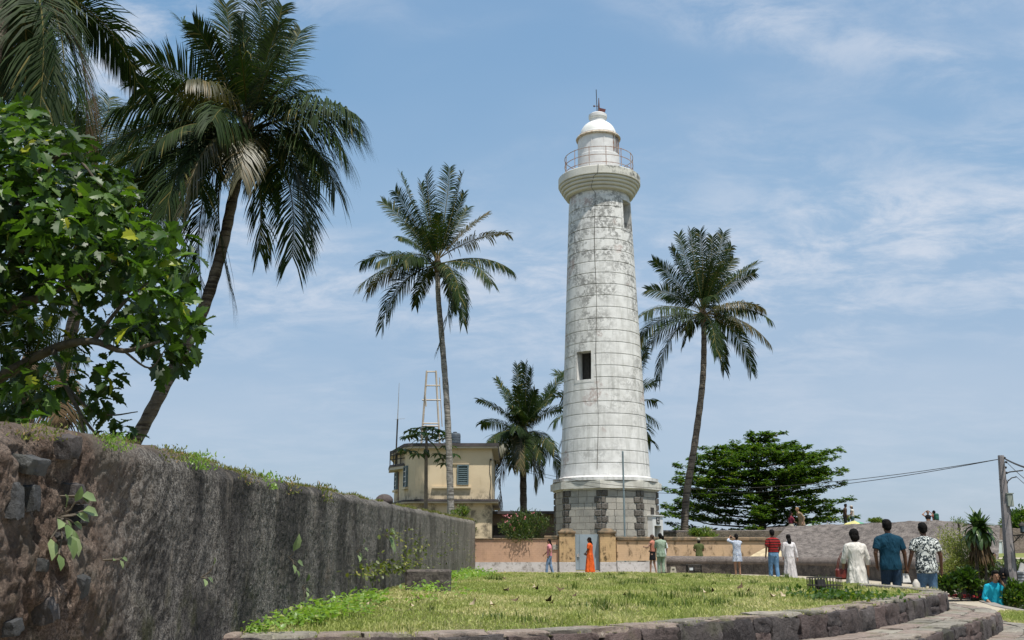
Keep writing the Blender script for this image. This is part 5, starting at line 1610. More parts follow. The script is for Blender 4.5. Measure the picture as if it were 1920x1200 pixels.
link('foliage', np_mesh('foliage', V - np.array(PT.location), Fc), PT, leafmat('papaya_leaf', (.022, .055, .014), (.055, .10, .03), (.10, .07, .03), .08, .25), kind='stuff')
mb.build('leaf_stalks', M_LIGHT, PT, kind='stuff')

# spiky rosette plant, shrubs and planters at the right ------------------------------
SD = 25.5
M_SPK = leafmat('strap_leaf', (.022, .055, .012), (.06, .11, .025), None, 0, .2, .3, .6)
m = Mat('strap_leaf_single', .3, .6); r_ = m.orand(); c = m.mix(r_, (.022, .055, .012), (.095, .15, .04)); m.color(c); m.translucent(m.mix(1., c, (1.4, 1.6, .8), 'MULTIPLY'), .22); M_STRAP = m.m
sc0 = P(1834, 992, SD)
SP_ = thing('dragon_plant', (sc0.x, SD, .0), 'tall rosette plant with glossy strap leaves above the planter', 'plant')
for k, (bx, tx_) in enumerate(((1838, 1836), (1850, 1842), (1828, 1830))):
    a = P(bx, 1110, SD); b = P(tx_, 1005, SD); mb = MB(); mb.tube([a, (a.x + .05 * k, SD, (a.z + b.z) / 2), b], [.035, .03, .03], 6); mb.build('stem', M_WOOD, SP_, smooth=True)
def strap(L, w, droop, n=6):
    V = []; Fc = []
    x, z, a = 0., 0., 0.
    ang = 0.
    y = 0
    for i in range(n + 1):
        t = i / n; ww = w * (sin(pi * (.12 + .86 * t)) ** .7)
        V += [(-ww, y, z + ww * .35), (0, y, z), (ww, y, z + ww * .35)]
        ang = -droop * (t ** 1.3); y += L / n * cos(ang); z += L / n * sin(ang)
    for i in range(n):
        for j in (0, 1):
            p = i * 3 + j; Fc += [(p, p + 1, p + 4), (p, p + 4, p + 3)]
    return np.array(V), np.array(Fc)
strap_me = []
for dr_ in (.4, .9, 1.5, 2.0):
    v_, f_ = strap(1., .055, dr_); me = np_mesh('strap', v_, f_, True); me.materials.append(M_STRAP); strap_me.append(me)
r = random.Random(5)
for k in range(120):
    e = r.uniform(-.5, 1.45); az = r.uniform(0, 2 * pi)
    o = bpy.data.objects.new('leaf', strap_me[0 if e > .9 else (1 if e > .3 else 2 + (k % 2))]); COL.objects.link(o); o.parent = SP_
    dv = Vector((cos(az) * cos(e), sin(az) * cos(e), sin(e)))
    Mx = Matrix(basis(np.array([dv]), np.array([[0, 0, 1.]]))[0].tolist()).transposed()
    o.location = Vector((sc0.x, SD, sc0.z - .1 + .18 * r.random())) - Vector(SP_.location); o.rotation_euler = Mx.to_euler()
    o.scale = (1.1, r.uniform(.38, .56), .5) if e > 0 else (1.1, r.uniform(.5, .7), .62)
lp = []; ld = []       # dead skirt of hanging leaves
for k in range(90):
    a_ = RNG.uniform(0, 2 * pi); lp.append((sc0.x + .16 * cos(a_), SD + .16 * sin(a_), sc0.z - .25 - RNG.uniform(0, .25))); ld.append((.25 * cos(a_), .25 * sin(a_), -1))
V, Fc = scatter(*leaf_simple(.05, .1), np.array(lp), basis(nrmz(np.array(ld)), RNG.normal(0, 1, (90, 3))), RNG.uniform(.3, .55, 90))
link('dead_leaves', np_mesh('dead_leaves', V - np.array(SP_.location), Fc), SP_, M_FRD, kind='stuff')
M_YG = leafmat('yellow_green_leaf', (.12, .15, .04), (.25, .27, .08), (.33, .30, .12), .15, .35)
bush('feathery_shrub', 'airy yellow-green feathery shrub left of the rosette plant', 'bush', P(1790, 1020, 26.3), (.55, .5, .62), 2600, .07, M_YG, leaf_tiny(.16), 21, .3, clumps=22)
bush('feathery_shrub', 'wispy tall yellow-green shrub top against the grey rampart', 'bush', P(1806, 1055, 25.9), (.65, .5, .5), 2300, .07, M_YG, leaf_tiny(.16), 22, .3, clumps=20)
bush('feathery_shrub', 'thin see-through sprig poking above the rampart edge beside the rosette plant', 'bush', P(1797, 978, 26.4), (.25, .2, .22), 160, .07, M_LIGHT, leaf_tiny(.12), 23, .5, clumps=6)
bush('olive_shrub', 'olive green shrub mass under the rosette plant', 'bush', P(1838, 1060, 26.2), (.5, .5, .5), 1700, .10, M_OLE, leaf_tiny(.22), 24, clumps=14)
bush('leafy_shrub', 'dark glossy shrub on the paving beside the floral shirt man', 'bush', P(1797, 1089, 24.2), (.52, .45, .38), 1900, .13, M_BREAD, leaf_tiny(.3), 25, clumps=14)
bush('leafy_shrub', 'bright round shrub in the planter at the lower right edge', 'bush', P(1901, 1112, 23.0), (.36, .35, .36), 1500, .10, M_ALM, leaf_tiny(.3), 26, clumps=12)
bush('leafy_shrub', 'dark shadowy shrub behind the person in the turquoise shirt', 'bush', P(1880, 1128, 24.2), (.6, .4, .34), 1300, .12, M_OLE, leaf_tiny(.3), 27, clumps=12)
bush('leafy_shrub', 'green plants at the grassy bank beside the utility pole', 'bush', P(1905, 1066, 30), (.5, .4, .3), 900, .10, M_OLE, leaf_tiny(.3), 28, clumps=9)
M_BLK = simple('black_planter', (.018, .02, .024), (.03, .032, .036), 3, .5)
for (a, b, d_, w_, lab) in ((1818, 1104, 25.0, .5, 'long black planter box behind the rosette plant stems'), (1838, 1116, 24.4, .45, 'black planter box next to the turquoise shirt')):
    q = P(a, b, d_); pr = thing('planter_box', (q.x, d_, q.z - .3), lab, 'planter')
    mb = MB(); mb.box((q.x, d_, q.z - .12), (w_, .4, .56), -.35, bev=.02); mb.build('box', M_BLK, pr)
    mb = MB(); mb.box((q.x, d_, q.z + .17), (w_ + .05, .45, .05), -.35, bev=.01); mb.build('rim', M_BLK, pr)
    mb = MB(); mb.box((q.x, d_, q.z + .18), (w_ - .05, .35, .05), -.35); mb.build('soil', M_FIBRE, pr)
q = ground_pt(1806, 1119, .0)
lp = np.array([(q.x, q.y, q.z + .02)]) + RNG.normal(0, 1, (260, 3)) * [.24, .30, .012]
V, Fc = scatter(tvf, tff, lp, basis(RNG.normal(0, 1, (260, 3)), RNG.normal(0, .5, (260, 3)) + UP), np.full(260, .04))
tag(link('red_flower_bed', np_mesh('red_flower_bed', V, Fc), None, simple('red_petals', (.35, .03, .03), (.22, .02, .02), 9, .7)), 'low patch of dark red blossoms on the paving below the shrubs', 'flowers', kind='stuff')

# plants on and below the long wall --------------------------------------------------
M_WL = leafmat('wall_plant_leaf', (.12, .19, .05), (.24, .32, .12), None, 0, .3, .4, .5)
m = Mat('wall_leaf_single', .45, .5); r_ = m.orand(); c = m.mix(r_, (.10, .16, .04), (.30, .37, .17)); m.color(c); m.translucent(c, .3); m.bump(m.noise(60, 4), .4, .004); M_WLS = m.m
lv, lf = leaf_simple(.27, .3); wl_me = np_mesh('wall_leaf', lv, lf, True); wl_me.materials.append(M_WLS)
def wall_plant(label, px_, py_, leaves, s, seed, out=.05):
    r = random.Random(seed); c = wall_point(px_, py_, out)
    root = thing('wall_plant', tuple(c), label, 'plant', 'plants rooted in the long wall')
    mb = MB()
    for i, (dx, dy, a, sc_l) in enumerate(leaves):
        k = (Vector(c) - Vector((0, 0, CAMZ))).length / F
        # the image sideways direction runs mostly along the wall
        q = Vector((c.x + r.uniform(.02, .10), c.y + dx * k * 1.25, c.z - dy * k))
        dv = Vector((.55, cos(a) * 1.0, -sin(a))).normalized()
        Mx = Matrix(basis(np.array([dv]), np.array([[.8, -.4, .6]]))[0].tolist()).transposed()
        o = link('leaf', wl_me, root, None, q - c); o.rotation_euler = Mx.to_euler(); o.scale = (s * sc_l,) * 3
        mb.tube([c, (c + q) / 2 + Vector((.02, 0, .0)), q], .004, 4)
    mb.build('stem', M_WOOD, root)
    return root
lv_ = [(-32, 35, 2.0, 1.1), (-20, 30, 1.5, 1.2), (-5, 30, 1.2, 1.15), (8, 25, .9, 1.0), (-28, 5, 2.8, .9), (-15, -15, 4.0, .9), (10, -5, .2, 1.1), (22, -12, .0, 1.2), (28, 22, .9, .9), (0, 5, .5, 1.0), (-8, -25, 4.6, .8), (15, 8, .4, .8), (-38, 60, 1.8, .8), (35, 30, 1.2, .7), (2, 15, 1.6, .9), (-18, 12, 2.4, .9)]
wall_plant('largest leafy plant growing from the near end of the long wall', 85, 970, lv_, .088, 1)
wall_plant('single pointed leaf sticking out above the largest wall plant', 92, 930, [(0, 0, 0, 1.), (4, 4, .3, .5)], .10, 2)
wall_plant('pair of bright leaves low on the middle of the long wall', 530, 1045, [(0, -10, 4.6, 1.3), (12, 8, .2, 1.0), (-4, 12, 2.0, .7), (8, 22, 1.3, .6)], .12, 3)
wall_plant('small pale seedling at the foot of the long wall', 556, 1100, [(0, -8, 4.5, .8), (5, 4, .3, .8), (-6, 8, 2.5, .7), (4, 18, 1.0, .7), (-3, 24, 1.9, .6)], .10, 4)
wall_plant('yellow-green tuft halfway up the far part of the long wall', 715, 1003, [(0, 0, 1.2, 1.), (8, -8, .2, .9), (-8, 4, 2.2, .9), (5, 12, 1.2, 1.), (12, 18, .9, 1.), (-6, -6, 3.4, .8)], .2, 5)
wall_plant('tiny seedling near the middle of the long wall', 174, 1050, [(0, 0, 1.2, .8), (5, -3, .2, .8), (-4, -2, 3.2, .8)], .06, 6)
wall_plant('tiny two leafed seedling on dark plaster of the long wall', 362, 1083, [(0, 0, .5, .8), (-6, 2, 2.6, .8), (0, -20, 4.2, .7)], .085, 7)
wall_plant('green sprig on the wall above the dark stone block', 660, 1035, [(0, 0, 1.2, .8), (5, -6, .2, .8), (-4, 5, 2.4, .8), (0, -12, 4.2, .7)], .14, 8)

def scatter_leaves(name, label, cat, pts, dirs, size, mat, tmpl, kind='stuff', parent=None):
    V, Fc = scatter(tmpl[0], tmpl[1], pts, basis(dirs, np.tile(UP, (len(dirs), 1)) + RNG.normal(0, .3, dirs.shape)), size)
    o = link(name, np_mesh(name, V, Fc), parent, mat, kind=kind)
    if label: tag(o, label, cat)
    return o
# weeds against the wall foot
M_WEED = leafmat('weed_leaf', (.12, .21, .035), (.25, .38, .07), (.32, .34, .11), .1, .35, .4, .4)
pts = []
for k in range(520):
    y = 7.4 * (40 / 7.4) ** RNG.random() ** .9
    w = (.55 if y < 10 else (.9 if y < 17 else .8))
    x = float(wall_x(y)) + .08 + abs(RNG.normal(0, .5)) * w
    if fbm(x * 1.1, y * .5, 0, 2, 77) < .50: continue
    h = RNG.uniform(.03, .11) * (1 + y / 26)
    for j in range(16):
        a = RNG.uniform(0, 2 * pi); rr_ = RNG.uniform(0, .16) * (1 + y / 25)
        pts.append((x + rr_ * cos(a), y + rr_ * sin(a), float(lawn_z(y)) + RNG.uniform(.01, h), y))
pts = np.array(pts); pts = pts[pts[:, 0] > wall_x(pts[:, 1]) + .06]
dd = nrmz(RNG.normal(0, 1, (len(pts), 3)) * [1, 1, .4] + [0, 0, .35])
scatter_leaves('weeds', 'bright green weeds growing along the foot of the long wall', 'weeds', pts[:, :3], dd, RNG.uniform(.018, .042, len(pts)) * (1 + pts[:, 3] / 18), M_WEED, leaf_simple(.32, .2))
# climbing growth on the far wall
pts = []
for (px_, py_, sx, sy, n) in ((755, 1035, 22, 32, 300), (740, 1062, 45, 14, 420), (700, 1065, 30, 12, 160), (775, 1030, 8, 26, 110), (877, 1050, 10, 22, 120), (840, 1010, 8, 20, 60), (722, 1000, 14, 8, 60), (820, 1030, 12, 20, 60), (670, 1075, 20, 10, 80)):
    for k in range(int(n * .55)):
        a, b = RNG.normal(px_, sx * .8), RNG.normal(py_, sy * .6)
        if a > 885: continue
        q = wall_point(a, b, .05 + RNG.uniform(0, .12))
        if q.z > lawn_z(q.y): pts.append(tuple(q))
pts = np.array(pts); dd = nrmz(RNG.normal(0, 1, pts.shape) + [.8, -.3, -.2])
scatter_leaves('climbing_weeds', 'olive climbing weeds on the far part of the long wall above the stone block', 'weeds', pts, dd, RNG.uniform(.04, .08, len(pts)), leafmat('climber_leaf', (.05, .07, .012), (.14, .17, .03), (.25, .24, .05), .15, .3), leaf_simple(.3, .2))
# moss and grass on top of the wall
def blades(pos, h, w, lean, rng, col, name, label, cat, parent=None, seg3=False):
    n = len(pos); a = rng.uniform(0, 2 * pi, n); b = rng.uniform(0, 2 * pi, n)
    ln = rng.uniform(0, 1, n) * lean
    dx = np.stack([np.cos(a), np.sin(a), np.zeros(n)], 1) * (w / 2)[:, None]
    dl = np.stack([np.cos(b), np.sin(b), np.zeros(n)], 1) * (ln * h)[:, None]
    up = np.zeros((n, 3)); up[:, 2] = h * np.sqrt(np.maximum(1 - (ln * .7) ** 2, .2))
    p = pos
    vs = np.stack([p - dx, p + dx, p + dl * .35 + up * .6 - dx * .7, p + dl * .35 + up * .6 + dx * .7, p + dl + up], 1).reshape(-1, 3)
    fq = np.array([(0, 1, 3), (0, 3, 2), (2, 3, 4)])
    Ff = (fq[None] + (np.arange(n) * 5)[:, None, None]).reshape(-1, 3)
    if parent is not None: vs = vs - np.array(wloc(parent))
    o = link(name, np_mesh(name, vs, Ff), parent, col, kind='stuff')
    if label: tag(o, label, cat)
    return o
m = Mat('grass_blade', .6, .2); r_ = m.island()
c = m.mix(r_, (.17, .23, .045), (.38, .42, .12))
r2 = m.math('FRACT', m.math('MULTIPLY', r_, 37.7))
dry = m.math('MULTIPLY', m.rng(m.noise(.8, 4, .6, m.mapv(m.pos, (1, .6, 1))), .42, .60, .12, 1.), m.rng(r2, .25, .75, 1., .25))
c = m.mix(dry, c, (.60, .53, .28)); m.color(c); m.translucent(m.mix(1., c, (1.3, 1.4, .8), 'MULTIPLY'), .33); M_GR = m.m
M_GRD = leafmat('wall_top_growth', (.10, .13, .03), (.22, .22, .07), (.25, .17, .09), .2, .2, .8, .1)
r = np.random.default_rng(3)
y = 4.1 * (45.8 / 4.1) ** r.random(9000); keep = fbm(y * 1.7, 0, 0, 3, 55) > .47; y = y[keep]
x = wall_x(y) - .02 - np.abs(r.normal(0, .12, len(y)))
pz = wall_top(y) + .0 + .05 * (fbm(y * 1.3, 0, 0, 4, 11) - .5)
blades(np.stack([x, y, pz - .01], 1), r.uniform(.006, .02, len(y)) * (1 + y / 9), .003 + .0006 * y, 1.2, r, M_GRD, 'wall_top_grass', 'short mossy growth and grass along the top edge of the long wall', 'grass')
for i, (px_, n, hh) in enumerate(((210, 260, .05), (372, 300, .06), (320, 160, .05), (506, 200, .07), (60, 120, .05), (545, 120, .10), (610, 160, .11), (460, 150, .08), (96, 90, .04))):
    y0 = wall_point(px_, 850, 0).y
    y = y0 + r.normal(0, .05 * y0 / 4, n); x = wall_x(y) + r.normal(-.02, .05, n); z = wall_top(y) + r.uniform(-.10, .02, n) * (y0 / 7)
    blades(np.stack([x + .02, y, z], 1), r.uniform(.15, .5, n) * hh, np.full(n, .004 + .001 * y0), 1.3, r, M_WEED if i in (1, 3, 0) else M_GRD, 'grass_tuft', 'tuft of green growth spilling over the top edge of the long wall', 'grass')

# ================================================================== LAWN GRASS
r = np.random.default_rng(11)
N = 420000
y = 7.3 * (45.2 / 7.3) ** r.random(N); x = r.uniform(-2.1, 7.8, N)
ok = inpoly(x, y, LAWN)
x, y = x[ok], y[ok]
dens = fbm(x * .9, y * .45, 0, 4, 61); bare = dens < .43
keep = ~bare | (r.random(len(x)) < .30); x, y, dens = x[keep], y[keep], dens[keep]
tall = np.clip((fbm(x * 1.6, y * .8, 0, 3, 63) - .56) * 5, 0, 1)
h = r.uniform(.015, .045, len(x)) * (.8 + y / 60) + tall * r.uniform(0, .08, len(x))
w = .0045 + .00078 * y
z = lawn_h(x, y)
blades(np.stack([x, y, z - .012], 1), h, w, 1.5, r, M_GR, 'grass', 'yellow-green grass covering the raised lawn', 'grass')
# darker, taller tufts
tu = []
for k in range(75):
    yy_ = 7.7 * (38 / 7.7) ** r.random(); xx_ = r.uniform(-1.9, 7)
    if not inpoly(np.array([xx_]), np.array([yy_]), LAWN)[0]: continue
    n = int(r.integers(14, 45)); s = r.uniform(.4, 1.) * (1 + yy_ / 25)
    tu.append(np.stack([xx_ + r.normal(0, .035 * s, n), yy_ + r.normal(0, .035 * s, n), np.full(n, float(lawn_h(xx_, yy_)) - .01), r.uniform(.04, .11, n) * s], 1))
for (px_, py_, s, n) in ((1000, 1165, 1.1, 60), (1120, 1160, .9, 50), (1200, 1095, 2.0, 90), (1305, 1110, 1.8, 80), (1400, 1120, 1.4, 70), (935, 1158, 1., 60), (1340, 1130, 1.3, 60), (1462, 1105, 1.5, 60), (650, 1160, 1., 40), (1090, 1140, 1.2, 60), (1265, 1120, 1.6, 80), (1230, 1135, 1.3, 70), (1180, 1125, 1.4, 60)):
    q = ground_pt(px_, py_, Z1); tu.append(np.stack([q.x + r.normal(0, .08 * s, n), q.y + r.normal(0, .12 * s, n), np.full(n, float(lawn_h(q.x, q.y)) - .01), r.uniform(.05, .14, n) * s * .62], 1))
tu = np.concatenate(tu)
blades(tu[:, :3], tu[:, 3], .004 + .0007 * tu[:, 1], .8, r, leafmat('tuft_blade', (.06, .10, .02), (.15, .20, .045), (.33, .30, .13), .12, .3, .5, .3), 'tall_grass', 'taller darker tufts of grass scattered over the lawn', 'grass')
# spill over the stone edge and in joints of the steps
sp = []
L_, at_ = arc(T1)
for k in range(1500):
    s = r.uniform(0, L_); p, t, nn = at_(s); o_ = r.uniform(-.42, -.20)
    if fbm(s * 2, 0, 0, 2, 91) < .45: continue
    sp.append((p.x + nn.x * o_, p.y + nn.y * o_, Z1 - .005, 1))
L2, at2 = arc(T2)
for k in range(900):
    s = r.uniform(0, L2); p, t, nn = at2(s)
    if fbm(s * 1.7, 3, 0, 2, 92) < .5: continue
    o_ = r.uniform(-.66, -.55); sp.append((p.x + nn.x * o_, p.y + nn.y * o_, Z2 - .005, .7))
L3, at3 = arc(T3)
for k in range(500):
    s = r.uniform(0, L3); p, t, nn = at3(s)
    if fbm(s * 1.7, 6, 0, 2, 93) < .5: continue
    o_ = r.uniform(-.62, -.5); sp.append((p.x + nn.x * o_, p.y + nn.y * o_, Z3 - .005, .9))
sp = np.array(sp)
blades(sp[:, :3], r.uniform(.012, .04, len(sp)) * sp[:, 3], .005 + .0007 * sp[:, 1], 1.3, r, M_GR, 'edge_grass', 'short grass creeping along the stone steps and their joints', 'grass')
# grass strip beside the pale path
strip = [(8.1, 17.9), (8.0, 17.0), (8.5, 16.3), (12, 16.2), (16, 16.2), (16, 18.9), (10, 18.9), (9.3, 19.3)]
gx = r.uniform(7.9, 12.5, 30000); gy = r.uniform(16.1, 19.4, 30000)
k_ = inpoly(gx + .1 * np.sin(gy * 5), gy + .12 * np.sin(gx * 4), strip); gx, gy = gx[k_], gy[k_]
grid_sheet('grass_strip', np.arange(7.8, 16.1, .1), np.arange(16.0, 19.5, .1), lambda X, Y: fore_h(X, Y) + .016, strip, M_SOIL)
blades(np.stack([gx, gy, fore_h(gx, gy)], 1), r.uniform(.03, .07, len(gx)), np.full(len(gx), .017), 1.3, r, M_GR, 'strip_grass', 'grass on the narrow strip beside the pale path', 'grass')
# weeds round the wire lamp cage
q = ground_pt(1572, 1124, Z1)
pts = np.array([(q.x, q.y, Z1 + .03)]) + RNG.normal(0, 1, (900, 3)) * [.24, .45, .0] + np.stack([np.zeros(900), np.zeros(900), RNG.uniform(0, .06, 900)], 1)
scatter_leaves('leafy_weeds', 'patch of broad-leaved weeds in front of the wire lamp cage', 'weeds', pts, nrmz(RNG.normal(0, 1, (900, 3)) + [0, 0, .2]), RNG.uniform(.04, .07, 900), M_ALM, leaf_simple(.33, .2))
for (px_, py_, n, s) in ((1545, 1192, 0, 0), (1650, 1192, 0, 0)): pass
q = ground_pt(1808, 1185, 0.0); pts = np.array([(q.x - .05, q.y, .05)]) + RNG.normal(0, 1, (260, 3)) * [.10, .12, .07]
scatter_leaves('step_weed', 'small yellow-green weed growing at the foot of the middle step', 'weeds', pts, nrmz(RNG.normal(0, 1, (260, 3)) + [0, 0, .3]), RNG.uniform(.03, .055, 260), M_LIGHT, leaf_simple(.3, .2))
# fallen dry leaves
M_DRYL = simple('fallen_leaf', (.05, .035, .02), (.12, .08, .045), 8, .9); M_DRYP = simple('bleached_leaf', (.45, .37, .25), (.34, .27, .18), 8, .9)
fl_v, fl_f = leaf_simple(.35, -.5)
dark_me = np_mesh('fallen_leaf', fl_v + [0, 0, .1], fl_f, True); dark_me.materials.append(M_DRYL); pale_me = np_mesh('fallen_leaf', fl_v + [0, 0, .1], fl_f, True); pale_me.materials.append(M_DRYP)
rr = random.Random(4)
for (px_, py_, dk, where) in ((948, 1085, 1, 'farthest left, near the peach wall'), (943, 1107, 1, 'beside a dry patch left of the gate line'), (1005, 1108, 1, 'below the woman in pink'), (1060, 1106, 1, 'below the left gate pillar'), (1072, 1121, 1, 'below the blue gate'), (957, 1128, 1, 'in the left foreground'),
                       (1023, 1131, 1, 'in the middle foreground beside a bleached one'), (1172, 1118, 1, 'standing upright below the steel mast'), (1336, 1113, 1, 'among tall tufts below the olive figure'), (1383, 1107, 1, 'below the woman taking a picture'), (1397, 1111, 1, 'just right of the one below the photographer'), (712, 1128, 1, 'near the weeds by the long wall'), (795, 1122, 1, 'in front of the stone block'),
                       (1000, 1104, 0, 'behind the left foreground'), (1028, 1133, 0, 'in the middle foreground beside a dark one'), (1457, 1120, 0, 'left of the wire lamp cage'), (1473, 1121, 0, 'nearest to the wire lamp cage'), (1328, 1115, 0, 'beside a dark leaf among tall tufts'), (925, 1136, 0, 'in the left foreground'), (880, 1137, 0, 'farthest left in the foreground'), (1100, 1088, 0, 'below the woman in orange'), (690, 1133, 0, 'near the weeds by the long wall'), (775, 1137, 0, 'in front of the stone block')):
    q = ground_pt(px_, py_, Z1); 
    for _ in range(6): q = ground_pt(px_, py_, float(lawn_h(q.x, q.y)) + .03)
    o = link('fallen_leaf', dark_me if dk else pale_me, None, None, q + Vector((0, 0, .01))); o.rotation_euler = (rr.uniform(-.4, .4), rr.uniform(-.5, .5), rr.uniform(0, 6)); s = rr.uniform(.05, .085) * (.7 + q.y / 20); o.scale = (s, s, s * 1.2)
    tag(o, ('dark fallen leaf ' if dk else 'bleached fallen leaf ') + where, 'fallen leaf', 'dark fallen leaves on the lawn' if dk else 'bleached fallen leaves on the lawn')

# ================================================================== PEOPLE
DG = None
def remesh(mb, name, voxel, smooth=3):
    me = mb.mesh('tmp')
    o = bpy.data.objects.new('tmp', me); COL.objects.link(o)
    r_ = o.modifiers.new('r', 'REMESH'); r_.mode = 'VOXEL'; r_.voxel_size = voxel; r_.use_smooth_shade = True
    s_ = o.modifiers.new('s', 'SMOOTH'); s_.factor = .5; s_.iterations = smooth
    bpy.context.view_layer.update()
    dg = bpy.context.evaluated_depsgraph_get()
    out = bpy.data.meshes.new_from_object(o.evaluated_get(dg))
    out.name = name
    bpy.data.objects.remove(o); bpy.data.meshes.remove(me)
    return out
def capsule(mb, a, b, ra, rb, n=10):
    a, b = Vector(a), Vector(b); d = (b - a); L = d.length
    if L < 1e-6: return
    d /= L
    pts = [a - d * ra, a - d * ra * .7, a - d * ra * .25, a, b, b + d * rb * .25, b + d * rb * .7, b + d * rb]
    rads = [ra * .05, ra * .7, ra * .97, ra, rb, rb * .97, rb * .7, rb * .05]
    mb.tube(pts, rads, n)
def loft(mb, rings, n=16):
    """rings: (cx,cy,z,rx,ry)"""
    vs = []; fs = []
    for cx_, cy_, z_, rx, ry in rings:
        for k in range(n):
            a = 2 * pi * k / n; vs.append((cx_ + rx * cos(a), cy_ + ry * sin(a), z_))
    for i in range(len(rings) - 1):
        for k in range(n):
            k2 = (k + 1) % n; fs.append((i * n + k, i * n + k2, i * n + n + k2, i * n + n + k))
    fs.append(tuple(reversed(range(n)))); fs.append(tuple(range((len(rings) - 1) * n, len(rings) * n)))
    mb.add(vs, fs)

def cloth(name, c1, c2=None, kind='plain', scale=6., c3=None):
    m = Mat(name, .85, .15); oc = m.objc()
    c2 = c2 or tuple(q * .8 for q in c1)
    if kind == 'plain':
        c = m.mix(m.rng(m.noise(scale, 3, .5, oc), .3, .7), c1, c2)
    elif kind == 'stripes':
        x, y, z = m.xyz(oc); w = m.math('SINE', m.math('MULTIPLY', z, 74.)); c = m.mix(m.rng(w, -.25, .25), c1, c2)
        c = m.mix(m.rng(m.noise(7, 3, .5, oc), .4, .7, 0, .5), c, tuple(q * .55 for q in c1))
    elif kind == 'floral':
        n = m.noise(scale, 3, .65, oc, 1.6); v = m.vor(scale * 1.6, oc)
        c = m.mix(m.rng(n, .47, .50), c1, c2)
        c = m.mix(m.math('MULTIPLY', m.rng(v, .22, .12), .9), c, c3 or c1)
    m.color(c)
    m.bump(m.noise(5.5, 3, .5, m.mapv(oc, (1.6, 1.6, .55)), .8), .8, .10)
    return m.m
M_SKIN = {}
def skin(t):
    if t not in M_SKIN:
        c = {'dark': (.115, .055, .032), 'mid': (.21, .11, .07), 'light': (.38, .22, .155), 'tan': (.30, .165, .10)}[t]
        M_SKIN[t] = simple('skin', c, tuple(q * .85 for q in c), 6, .55)
    return M_SKIN[t]
M_HAIR = simple('black_hair', (.004, .0035, .0035), (.008, .007, .006), 20, .75, .5, 60, spec=.12)
M_HAIRB = simple('brown_hair', (.045, .022, .012), (.07, .035, .02), 20, .5, .5, 60)
M_EYE = simple('eye', (.01, .01, .01)); M_LIP = simple('lips', (.20, .06, .05)); M_SHOE = simple('dark_shoe', (.02, .018, .017), None, 5, .6)

